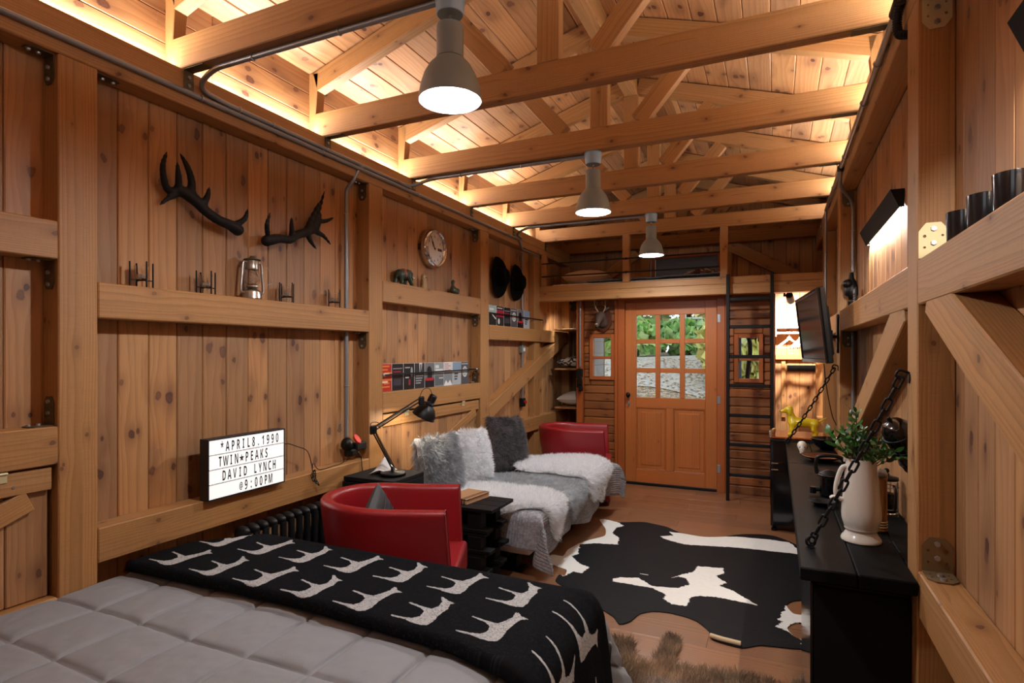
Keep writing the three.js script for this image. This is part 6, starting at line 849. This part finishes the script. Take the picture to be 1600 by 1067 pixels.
// right conduits
{ const t = thing('conduit_pipe', 'steel conduit along the right eaves beam', 'pipe', [0.37, 2.55, 3.2]); part(t, 'pipe', pipe([W(0.372, 2.555, 2.3), W(0.372, 2.555, 5.3)], 0.0125), M.steel); for (const Z of [2.7, 3.1, 3.9, 4.6]) clip(t, 0.372, 2.555, Z, 0.0125, 'z'); part(t, 'coupling', [rod(W(0.372, 2.555, 2.24), W(0.372, 2.555, 2.33), 0.02, 14), rod(W(0.372, 2.555, 4.1), W(0.372, 2.555, 4.16), 0.019, 14)], M.black); }
{ const t = thing('flexible_hose', 'grey ribbed flexible hose curling from the right eaves pipe', 'hose', [0.38, 2.5, 2.26]); const cv = new THREE.CatmullRomCurve3([W(0.372, 2.56, 2.25), W(0.366, 2.50, 2.26), W(0.372, 2.455, 2.265), W(0.395, 2.44, 2.25), W(0.43, 2.44, 2.24)]); part(t, 'tube', new THREE.TubeGeometry(cv, 40, 0.0115, 10), M.iron); for (let i = 1; i < 26; i++) { const p = cv.getPoint(i / 26), tn = cv.getTangent(i / 26); part(t, 'rib', new THREE.TorusGeometry(0.0125, 0.0022, 6, 16).applyQuaternion(new THREE.Quaternion().setFromUnitVectors(V(0, 0, 1), tn)).translate(p.x, p.y, p.z), M.iron); } }
{ const t = thing('conduit_pipe', 'conduit dropping down the far right post to the black isolator', 'pipe', [0.45, 1.92, 4.35]); part(t, 'pipe', pipe([W(0.372, 2.545, 4.14), W(0.372, 2.46, 4.2), W(0.45, 2.40, 4.34), W(0.462, 2.34, 4.35), W(0.462, 1.93, 4.35)], 0.0105, 0.05), M.conduit); part(t, 'pipe', pipe([W(0.462, 1.541, 4.35), W(0.462, 0.98, 4.35)], 0.0105), M.conduit); clip(t, 0.462, 2.2, 4.35, 0.0105, 'y'); }
{ const t = thing('conduit_pipe', 'thin conduit on the farthest right post above the television', 'pipe', [0.37, 1.7, 5.2]); part(t, 'pipe', pipe([W(0.372, 2.545, 5.28), W(0.372, 2.36, 5.30), W(0.372, 1.70, 5.30)], 0.0095, 0.05), M.conduit); clip(t, 0.372, 2.2, 5.3, 0.0095, 'y'); }
{ const t = thing('isolator_switch', 'black bell shaped isolator on the post above the girt', 'switch', [0.46, 1.75, 4.35]); part(t, 'body', lathe([[0.001, 0.0], [0.022, 0.0], [0.026, 0.02], [0.05, 0.03], [0.052, 0.07], [0.04, 0.09], [0.032, 0.12], [0.018, 0.14], [0.014, 0.175], [0.001, 0.175]], 28).scale(0.8, 1, 0.8).translate(0.452, 1.748, -4.335), M.black); part(t, 'knob', [sph(0.03, 0.428, 1.85, -4.32, 1, 1, 1, 16), cyl(0.018, 0.024, 0.05, 0.452, 1.71, -4.335)], M.black); }
{ const t = thing('chalk_card', 'small dark card with pale lettering leaning on the right girt', 'card', [0.45, 1.682, 4.12]); const ct = paint(128, 160, (c, w, h) => { c.fillStyle = '#26282b'; c.fillRect(0, 0, w, h); c.fillStyle = '#c9c9c6'; for (let i = 0; i < 6; i++) c.fillRect(8 + i * 19, 8, 13, 34); for (let i = 0; i < 4; i++) c.fillRect(14, 60 + i * 22, 70 + (i % 2) * 24, 7); }); part(t, 'card', bx(0.44, 0.446, 1.682, 1.80, 4.03, 4.15, { ch: 0.001 }), M.blackMatt); part(t, 'print', new THREE.PlaneGeometry(0.11, 0.11).rotateY(-Math.PI / 2).translate(0.4393, 1.742, -4.09), std({ map: ct, roughness: 0.6 })); }
{ const t = thing('black_spotlight', 'black ribbed cylinder lamp fixed behind the near post', 'lamp', [0.43, 1.06, 2.5]), m = new THREE.Matrix4().makeTranslation(0.405, 1.10, -2.42).multiply(new THREE.Matrix4().makeRotationZ(0.55)).multiply(new THREE.Matrix4().makeRotationX(0.35)); part(t, 'body', lathe([[0.001, 0.075], [0.03, 0.07], [0.046, 0.05], [0.05, 0.02], [0.05, -0.12], [0.045, -0.125], [0.001, -0.125]], 36).applyMatrix4(m), M.blackGloss); part(t, 'rib', [0.02, -0.035, -0.09].map((y) => new THREE.TorusGeometry(0.0505, 0.004, 8, 36).rotateX(Math.PI / 2).translate(0, y, 0).applyMatrix4(m)), M.black); part(t, 'knob', cyl(0.006, 0.006, 0.02, 0, 0.083, 0).applyMatrix4(m), M.black); part(t, 'bracket', [tube([V(0, -0.12, 0).applyMatrix4(m), W(0.44, 0.985, 2.44), W(0.44, 0.965, 2.47), W(0.475, 0.96, 2.48)], 0.006, 20, 8), bx(0.4745, 0.4835, 0.93, 0.99, 2.45, 2.51)], M.black); }
// black cups and jar on the right girt
{ const c = thing('black_cup', 'glossy black cup on the right girt, nearest the post', 'cup', [0, 0, 0]); part(c, 'wall', lathe([[0.001, 0], [0.031, 0], [0.034, 0.004], [0.036, 0.075], [0.0345, 0.076], [0.0325, 0.073], [0.031, 0.006], [0.001, 0.005]], 36), M.blackGloss); part(c, 'handle', tube([V(0.034, 0.06, 0), V(0.052, 0.058, 0), V(0.055, 0.035, 0), V(0.035, 0.018, 0)], 0.0045, 20, 8), M.blackGloss);
  [[1.80, 'glossy black cup on the right girt, nearest the post'], [1.625, 'glossy black cup on the right girt, middle one of three'], [1.455, 'glossy black cup on the right girt, beside the white jar']].forEach(([Z, l], i) => { if (i) copy(c, [0.432, 1.6815, Z], -0.4, l); else { c.position.set(0.432, 1.6815, -Z); c.rotation.y = -0.4; } }); }
{ const t = thing('white_jar', 'white jar on the right girt cut by the picture edge', 'jar', [0.435, 1.6815, 1.27]); part(t, 'body', lathe([[0.001, 0], [0.036, 0], [0.04, 0.01], [0.04, 0.08], [0.034, 0.092], [0.001, 0.092]], 32).translate(0.435, 1.6815, -1.27), M.porcelain); part(t, 'lid', lathe([[0.001, 0.125], [0.008, 0.122], [0.01, 0.11], [0.034, 0.104], [0.036, 0.0925], [0.001, 0.0925]], 32).translate(0.435, 1.6815, -1.27), M.porcelain); }
// ladder to the loft
{ const t = thing('loft_ladder', 'black steel ladder leaning on the loft edge beside the door', 'ladder', [-0.215, 0, 5.86]); for (const x of [-0.412, -0.028]) part(t, 'rail', bar(W(x, 0, 5.835), W(x, 2.15, 5.865), 0.03, 0.03, V(0, 0, 1)), M.black); [1.912, 1.649, 1.367, 1.092, 0.811, 0.535, 0.248].forEach((y) => part(t, 'rung', cbox(0.354, 0.032, 0.022, 0.004, 0).translate(-0.22, y, -(5.835 + y * 0.014)), M.black)); }
// right closet: shelf, rod, hangers, ledge, spotlight
{ const t = thing('closet_shelf', 'pale shelf board high in the lit right closet', 'shelf', [0.24, 1.66, 6.8]); part(t, 'board', bx(0.0, 0.482, 1.66, 1.68, 6.66, 6.945, { axis: 0 }), M.white); }
{ const t = thing('closet_rod', 'white clothes rod in the lit right closet', 'rod', [0.24, 1.6, 6.56]); part(t, 'rod', rod(W(0.0, 1.606, 6.56), W(0.482, 1.606, 6.56), 0.0125, 14), M.white); part(t, 'mount', [bx(0.0, 0.01, 1.57, 1.65, 6.53, 6.59), bx(0.472, 0.482, 1.57, 1.65, 6.53, 6.59)], M.white); }
{ const h = thing('coat_hanger', 'pale wooden coat hanger hanging alone on the left of the rod', 'hanger', [0, 0, 0]); const wm = std({ color: sr(226, 200, 164), roughness: 0.5 }); for (const s of [-1, 1]) part(h, 'shoulder', [bar(V(0, -0.055, 0), V(s * 0.15, -0.155, 0.012), 0.022, 0.012, V(0, 0, 1))], wm); part(h, 'neck', sph(0.02, 0, -0.055, 0, 1.3, 1, 0.5, 14), wm); part(h, 'trouser_bar', rod(V(-0.14, -0.152, 0.01), V(0.14, -0.152, 0.01), 0.005), wm);
  part(h, 'hook', tube([V(0, -0.045, 0), V(0, -0.02, 0), V(0.016, -0.002, 0), V(0.012, 0.014, 0), V(-0.004, 0.0165, 0), V(-0.014, 0.008, 0)], 0.0016, 20, 6), M.steel);
  [[0.13, 0.55, 'pale wooden coat hanger hanging alone on the left of the rod'], [0.235, 0.75, 'pale wooden coat hanger, front one of the bunch by the television'], [0.262, 0.8, 'pale wooden coat hanger, middle one of the bunch by the television'], [0.29, 0.85, 'pale wooden coat hanger, last one of the bunch by the television']].forEach(([x, r, l], i) => { if (i) copy(h, [x, 1.6045, 6.56], r, l); else { h.position.set(x, 1.6045, -6.56); h.rotation.y = r; } }); }
{ const t = thing('closet_ledge', 'wooden ledge with dark slot below on the right closet back', 'ledge', [0.24, 1.2, 6.9]); part(t, 'rail', bx(0.002, 0.482, 1.33, 1.385, 6.90, 6.949, { axis: 0 }), M.timber); part(t, 'slot_panel', bx(0.116, 0.40, 1.205, 1.27, 6.93, 6.949, { ch: 0.002 }), M.black); part(t, 'side_batten', [bx(0.06, 0.10, 0.7, 1.329, 6.925, 6.949), bx(0.41, 0.45, 0.7, 1.329, 6.925, 6.949)], M.timber); }
function trackSpot(label, x, Z, aim, power, y = 2.05) {
  const t = thing('track_spotlight', label, 'spotlight', [x, y - 0.1, Z]); part(t, 'base', bx(x - 0.045, x + 0.045, y - 0.022, y - 0.0005, Z - 0.02, Z + 0.02, { ch: 0.002 }), M.black); part(t, 'stem', [bx(x - 0.014, x + 0.006, y - 0.10, y - 0.022, Z - 0.01, Z + 0.01), bx(x - 0.014, x + 0.03, y - 0.10, y - 0.085, Z - 0.008, Z + 0.008)], M.black);
  const hp = W(x + 0.045, y - 0.115, Z + 0.005), d = aim.clone().sub(hp).normalize(), q = new THREE.Quaternion().setFromUnitVectors(V(0, -1, 0), d), A = (g) => g.applyQuaternion(q).translate(hp.x, hp.y, hp.z);
  part(t, 'head', [A(lathe([[0.001, 0.055], [0.032, 0.055], [0.034, 0.05], [0.034, -0.055], [0.03, -0.055], [0.028, -0.03], [0.001, -0.03]], 28))], M.black); part(t, 'lens', A(cyl(0.026, 0.026, 0.003, 0, -0.034, 0)), glow(1, 0.85, 0.65, 10));
  const l = new THREE.SpotLight(new THREE.Color().setRGB(1, 0.94, 0.85), power, 0, 0.9, 0.5); l.name = 'spotlight_beam'; l.position.copy(hp.addScaledVector(d, 0.06)); l.target.position.copy(aim); l.castShadow = true; l.shadow.radius = 1; scene.add(l, l.target);
}
trackSpot('black track spotlight in the right closet', 0.085, 6.22, W(0.26, 1.52, 6.93), SPOT_R);
trackSpot('black track spotlight in the left shelf closet', -2.12, 6.25, W(-2.34, 1.5, 6.5), SPOT_L);
// left closet shelves and bedding
for (const [y, l] of [[1.66, 'top'], [1.205, 'middle'], [0.76, 'lowest']]) { const t = thing('closet_shelf', `${l} wooden shelf in the left closet`, 'shelf', [-2.15, y, 6.6]); part(t, 'board', bx(-2.322, -1.987, y, y + 0.02, 6.27, 6.945, { axis: 0 }), M.timber); part(t, 'cleat', bx(-2.0, -1.987, y - 0.03, y - 0.0005, 6.3, 6.9, { axis: 2 }), M.timber); }
function softPillow(name, label, cat, hw, hh, T, pos, mat, rot) { const t = thing(name, label, cat, [0, 0, 0]); part(t, 'cover', pillowGeo(hw, hh, T, 24), mat); t.rotation.order = 'YXZ'; t.rotation.set(-Math.PI / 2, rot, 0); t.position.set(...pos); return t; }
softPillow('white_pillow', 'plump white pillow on the lowest shelf of the left closet', 'pillow', 0.16, 0.27, 0.085, [-2.155, 0.865, -6.58], std({ color: sr(216, 210, 198), roughness: 0.9 }), 0);
{ const pt = tex(128, 128, (u, v) => { const n = fbm(u * 9, v * 22, 6, 3); return n > 0.52 ? [30, 30, 34] : [226, 222, 214]; }); softPillow('patterned_blanket', 'folded black and white patterned blanket on the middle closet shelf', 'blanket', 0.155, 0.28, 0.07, [-2.155, 1.295, -6.58], std({ map: pt, roughness: 0.95 }), 0.0); }
{ const t = thing('socket_box', 'black sockets and plugs on a pipe beside the left closet', 'socket', [-1.95, 0.95, 6.08]); part(t, 'pipe', rod(W(-1.952, 1.25, 6.076), W(-1.952, 1.962, 6.076), 0.0115), M.conduit); part(t, 'box', [bx(-1.985, -1.92, 1.13, 1.23, 6.03, 6.088, { ch: 0.01 }), bx(-1.98, -1.925, 1.02, 1.12, 6.03, 6.088, { ch: 0.01 })], M.black); part(t, 'plug', [bx(-1.955, -1.915, 1.06, 1.15, 5.99, 6.0295, { ch: 0.008 }), bx(-1.95, -1.91, 0.985, 1.04, 6.0, 6.06, { ch: 0.008 })], M.black); }
// deer head over the left window
{ const X = -1.715, Z = 6.14, t = thing('deer_head', 'small mounted deer head with antlers above the little window', 'trophy', [X, 1.68, Z]); const P = (x, y, z) => V(X + x, y, -Z + z), fm = std({ color: sr(72, 54, 40), roughness: 0.75 });
  const s = new THREE.Shape(); s.moveTo(0, -0.125); s.bezierCurveTo(0.07, -0.09, 0.1, -0.03, 0.085, 0.05); s.bezierCurveTo(0.1, 0.1, 0.03, 0.09, 0, 0.115); s.bezierCurveTo(-0.03, 0.09, -0.1, 0.1, -0.085, 0.05); s.bezierCurveTo(-0.1, -0.03, -0.07, -0.09, 0, -0.125);
  part(t, 'plaque', new THREE.ExtrudeGeometry(s, { depth: 0.014, bevelEnabled: true, bevelSize: 0.006, bevelThickness: 0.006, bevelSegments: 3 }).translate(X + 0.015, 1.755, -Z + 0.008), std({ map: FIR, color: sr(110, 92, 84), roughness: 0.4 }));
  part(t, 'head', blob([[P(0.01, 1.73, 0.02), P(0.0, 1.79, 0.07), 0.06, 0.05], [P(0, 1.80, 0.08), P(-0.006, 1.775, 0.12), 0.047, 0.038], [P(-0.008, 1.76, 0.13), P(-0.014, 1.69, 0.175), 0.032, 0.021]], 0.006, 0.03), fm);
  part(t, 'nose', sph(0.016, X - 0.016, 1.675, -Z + 0.185, 1.1, 0.8, 0.7, 14), M.black); part(t, 'muzzle', sph(0.021, X - 0.014, 1.70, -Z + 0.178, 0.9, 1.0, 0.6, 14), std({ color: sr(190, 176, 156), roughness: 0.8 }));
  for (const k of [-1, 1]) { part(t, 'ear', sph(0.03, X + k * 0.075, 1.835, -Z + 0.07, 1.25, 0.55, 0.3, 14).translate(-X, -1.835, 0).rotateZ(k * 0.6).translate(X, 1.835, 0), fm); part(t, 'eye', sph(0.008, X + k * 0.036 - 0.004, 1.785, -Z + 0.118, 1, 1, 1, 10), M.black);
    part(t, 'antler', [tube([P(k * 0.022, 1.835, 0.08), P(k * 0.05, 1.88, 0.085), P(k * 0.06, 1.93, 0.10), P(k * 0.055, 1.98, 0.105), P(k * 0.062, 2.02, 0.11)], 0.0065, 30, 8), tube([P(k * 0.052, 1.895, 0.088), P(k * 0.03, 1.93, 0.12), P(k * 0.032, 1.955, 0.125)], 0.004, 14, 7), tube([P(k * 0.058, 1.95, 0.1), P(k * 0.085, 1.975, 0.1), P(k * 0.092, 2.0, 0.1)], 0.0038, 12, 7), sph(0.007, X + k * 0.062, 2.02, -Z + 0.11, 0.5, 2, 0.5, 8)], std({ color: sr(150, 122, 92), roughness: 0.6 })); } }
// loft bedding
{ const t = thing('loft_mattress', 'thin mattress with grey blanket lying on the loft', 'mattress', [-1.35, 2.1, 6.4]); part(t, 'mattress', bx(-2.27, -0.44, 2.1005, 2.16, 6.02, 6.86, { ch: 0.02 }), std({ color: sr(200, 192, 180), roughness: 0.9 })); const lm = tex(256, 256, (u, v) => { const n = noise(u * 90, v * 90, 3) * 70 + noise(u * 30, v * 30, 5) * 30; return [62 + n, 62 + n, 60 + n]; }); lm.repeat.set(2, 2); part(t, 'grey_blanket', sheet(60, 30, (u, v) => W(lerp(-1.86, -0.46, u), 2.172 + 0.012 * fbm(u * 8, v * 6, 2, 3) + 0.02 * u, lerp(6.015, 6.85, v)), 0.011, (u, v) => [u * 1.4, v * 0.85]), std({ map: lm, roughness: 1 })); }
softPillow('loft_pillow', 'large beige pillow at the left end of the loft', 'pillow', 0.26, 0.24, 0.095, [-1.93, 2.245, -6.32], std({ color: sr(196, 168, 140), roughness: 0.95, bumpMap: CLOTHB, bumpScale: 0.001 }), 0.1);
{ const pt = tex(128, 128, (u, v) => { const n = fbm(u * 12, v * 12, 8, 3); return n > 0.5 ? [62, 34, 32] : [176, 160, 148]; }); const t = thing('loft_throw', 'crumpled brown and cream patterned throw at the right end of the loft', 'throw', [-0.65, 2.19, 6.2]); part(t, 'cloth', sheet(40, 20, (u, v) => W(lerp(-0.86, -0.475, u), 2.197 + 0.075 * Math.sqrt(Math.max(0, Math.sin(Math.PI * clamp(u, 0.01, 0.99)) * Math.sin(Math.PI * clamp(v, 0.01, 0.99)))) * (0.6 + 0.6 * fbm(u * 7, v * 5, 4, 2)), lerp(6.04, 6.3, v)), 0.006), std({ map: pt, roughness: 1 })); }
// ---------------------------------------------------------------- outdoors, seen through the door and the little windows
const hill = (x, Z) => { const s = sstep(7.4, 17, Z); return -0.06 + 1.35 * s + 0.25 * sstep(17, 30, Z) + 0.10 * s * (x + 3) * 0.35 + 0.12 * (fbm(x * 0.4 + 50, Z * 0.4, 3, 3) - 0.5) * sstep(7.2, 9, Z); };
{ struct('ground_behind', bx(-12, 10, -0.5, -0.15, -14, ZF - 0.2), std({ color: sr(120, 118, 104), roughness: 1 }));
  const nx = 90, nz = 120, X0 = -22, X1 = 12, Z0 = 6.205, Z1 = 42, g = new THREE.PlaneGeometry(1, 1, nx, nz), p = g.attributes.position, uv = g.attributes.uv; for (let i = 0; i < p.count; i++) { const x = lerp(X0, X1, p.getX(i) + 0.5), q = p.getY(i) + 0.5, Z = Z0 + (Z1 - Z0) * q * q * (0.4 + 0.6 * q) ; p.setXYZ(i, x, hill(x, Z), -Z); uv.setXY(i, x / 4, Z / 4); } g.computeVertexNormals();
  const gt = tex(512, 512, (u, v) => { const n = fbm(u * 64, v * 64, 5, 4), m = noise(u * 180, v * 180, 8), c = 112 + 80 * n + (m > 0.72 ? 50 : 0) - (m < 0.2 ? 30 : 0); return [c, c * 0.92, c * 0.82].map((q) => clamp(q, 0, 255)); });
  struct('ground', g, std({ map: gt, roughness: 1 }));
  // pale gravel track climbing to the right
  const tr = new THREE.PlaneGeometry(1, 1, 60, 8), tp = tr.attributes.position, tu = tr.attributes.uv; for (let i = 0; i < tp.count; i++) { const q = tp.getX(i) + 0.5, w = tp.getY(i) + 0.5, x = lerp(-14, 6, q), Z = lerp(12.0, 18.6, w) - 0.18 * (x + 2) * (1 - w) + 0.25 * Math.sin(x * 1.7); tp.setXYZ(i, x, hill(x, Z) + 0.02, -Z); tu.setXY(i, x / 3, Z / 3); } tr.computeVertexNormals();
  const tt = tex(256, 256, (u, v) => { const c = 176 + 60 * (fbm(u * 60, v * 60, 7, 3) - 0.4); return [c, c * 0.98, c * 0.95].map((q) => clamp(q, 0, 255)); }); struct('path', tr, std({ map: tt, roughness: 1 })); }
const CARD = (() => { const g = new THREE.PlaneGeometry(1, 0.7, 2, 1), p = g.attributes.position; for (let i = 0; i < p.count; i++) if (Math.abs(p.getX(i)) < 0.01) p.setZ(i, 0.12); g.computeVertexNormals(); return g; })();
function scatter(parent, name, n, mat, f) { const im = new THREE.InstancedMesh(CARD, mat, n), o = origin(parent || scene), m = new THREE.Matrix4(), e = new THREE.Euler(), q = new THREE.Quaternion(); for (let i = 0; i < n; i++) { const { p, s, c, flat } = f(i); e.set(flat ? -Math.PI / 2 + rr(-0.3, 0.3) : rr(0, 6.3), rr(0, 6.3) * (flat ? 0.05 : 1), rr(0, 6.3)); m.compose(p.sub(parent ? o : V(0, 0, 0)), q.setFromEuler(e), V(s, s, s)); im.setMatrixAt(i, m); im.setColorAt(i, c); } im.name = name; im.userData.kind = 'stuff'; (parent || scene).add(im); return im; }
const leafM = std({ color: 0xffffff, roughness: 0.8 }); seed = 5150;
{ const im = scatter(null, 'fallen_leaves', 5200, leafM, () => { const Z = 6.9 + 9 * rnd() ** 1.5, x = rr(-0.34, 0.0) * Z + rr(-1, 1.2), c = new THREE.Color().setHSL(rr(0.06, 0.11), rr(0.3, 0.6), rr(0.2, 0.5)); return { p: W(x, hill(x, Z) + 0.03, Z), s: rr(0.03, 0.07), c, flat: true }; }); im.userData.label = 'brown fallen leaves scattered on the slope outside the door'; im.userData.category = 'leaves'; }
function tree(label, x, Z, h, r, hue, n, bush) {
  const y = hill(x, Z), t = thing(bush ? 'bush' : 'tree', label, bush ? 'bush' : 'tree', [x, y, Z]); if (!bush) part(t, 'trunk', [tube([W(x, y - 0.1, Z), W(x + 0.1, y + h * 0.3, Z), W(x - 0.05, y + h * 0.7, Z)], 0.11, 12, 8), tube([W(x + 0.08, y + h * 0.35, Z), W(x + 0.6, y + h * 0.6, Z), W(x + 0.9, y + h * 0.75, Z)], 0.05, 10, 6), tube([W(x, y + h * 0.4, Z), W(x - 0.6, y + h * 0.65, Z - 0.2)], 0.05, 6, 6)], std({ color: sr(70, 58, 48), roughness: 0.9 }));
  scatter(t, 'foliage', n, leafM, () => { let a, b, c; do { a = rr(-1, 1); b = rr(-1, 1); c = rr(-1, 1); } while (a * a + b * b + c * c > 1 || noise(a * 3 + 9 + x, b * 3 + c * 2 + 9, 4) < 0.38); const k = bush ? 0.5 : 0.58; return { p: W(x + a * r, y + h * k + b * h * (bush ? 0.5 : 0.45), Z + c * r), s: rr(0.16, 0.36), c: new THREE.Color().setHSL(hue + rr(-0.035, 0.035), rr(0.35, 0.6), rr(0.32, 0.6)) }; }).userData = { kind: 'stuff' };
}
tree('yellow green tree outside, left in the top row of door panes', -4.6, 19.5, 6.5, 2.6, 0.19, 3600); tree('olive green tree outside, behind the middle door panes', -3.2, 23.5, 8, 3.2, 0.19, 4200); tree('bright yellow tree outside, high behind the left door panes', -4.6, 26.5, 9, 2.8, 0.155, 3600); tree('yellow autumn tree outside the right little window', -0.62, 14.6, 4.6, 1.5, 0.15, 2200); tree('dark green tree far left outside', -8.5, 25, 9, 3.4, 0.27, 2000); tree('dark green tree far behind the others outside', -5.8, 31, 11, 5.0, 0.27, 4200); tree('green tree far right outside', 1.4, 30, 9, 3.0, 0.24, 1800);
tree('low green bush under the left tree outside', -4.3, 18.0, 1.3, 1.3, 0.26, 1100, true); tree('low green bush behind the gravel track outside', -2.7, 18.8, 1.1, 1.1, 0.27, 900, true); tree('yellow grassy bush outside the right little window', -0.55, 12.5, 1.6, 0.9, 0.16, 1200, true);
{ const t = thing('grey_house', 'grey boarded house up the slope outside, seen in the right door panes', 'house', [-0.6, 1.3, 19.5]); const hm = std({ color: sr(150, 154, 158), roughness: 0.7 }); for (let i = 0; i < 24; i++) part(t, 'siding_board', bx(-1.95, 1.9, 1.2 + i * 0.16, 1.2 + i * 0.16 + 0.157, 19.4 + 0.0, 19.43, { axis: 0 }), hm); part(t, 'wall', bx(-1.94, 1.9, 1.1, 5.0, 19.431, 23), hm); part(t, 'roof', bar(W(0, 5.0, 19.2), W(0, 5.9, 21.4), 4.4, 0.12), M.outer); for (let i = 0; i < 3; i++) part(t, 'railing', bx(-2.6, -1.95, 2.0 + i * 0.24, 2.06 + i * 0.24, 19.0, 19.05, { axis: 0 }), M.white); part(t, 'railing_post', bx(-2.66, -2.58, 1.2, 2.7, 18.98, 19.06), M.white); }
{ const t = thing('porch_post', 'blue grey square porch post outside the right little window', 'post', [-0.385, -0.05, 7.2]); part(t, 'shaft', bx(-0.42, -0.36, -0.1, 2.1, 7.17, 7.23), std({ color: sr(84, 98, 116), roughness: 0.6 })); part(t, 'cap', bx(-0.44, -0.34, 1.62, 1.66, 7.14, 7.26), M.black); }
solo('crooked_trunk', tube([W(-0.34, -0.1, 7.5), W(-0.315, 0.9, 7.5), W(-0.30, 1.2, 7.5), W(-0.275, 1.42, 7.5), W(-0.30, 1.6, 7.5), W(-0.42, 1.72, 7.52)], 0.026, 40, 10), M.blackMatt, 'dark crooked stem outside the right little window', 'stem');
renderer.render(scene, camera);
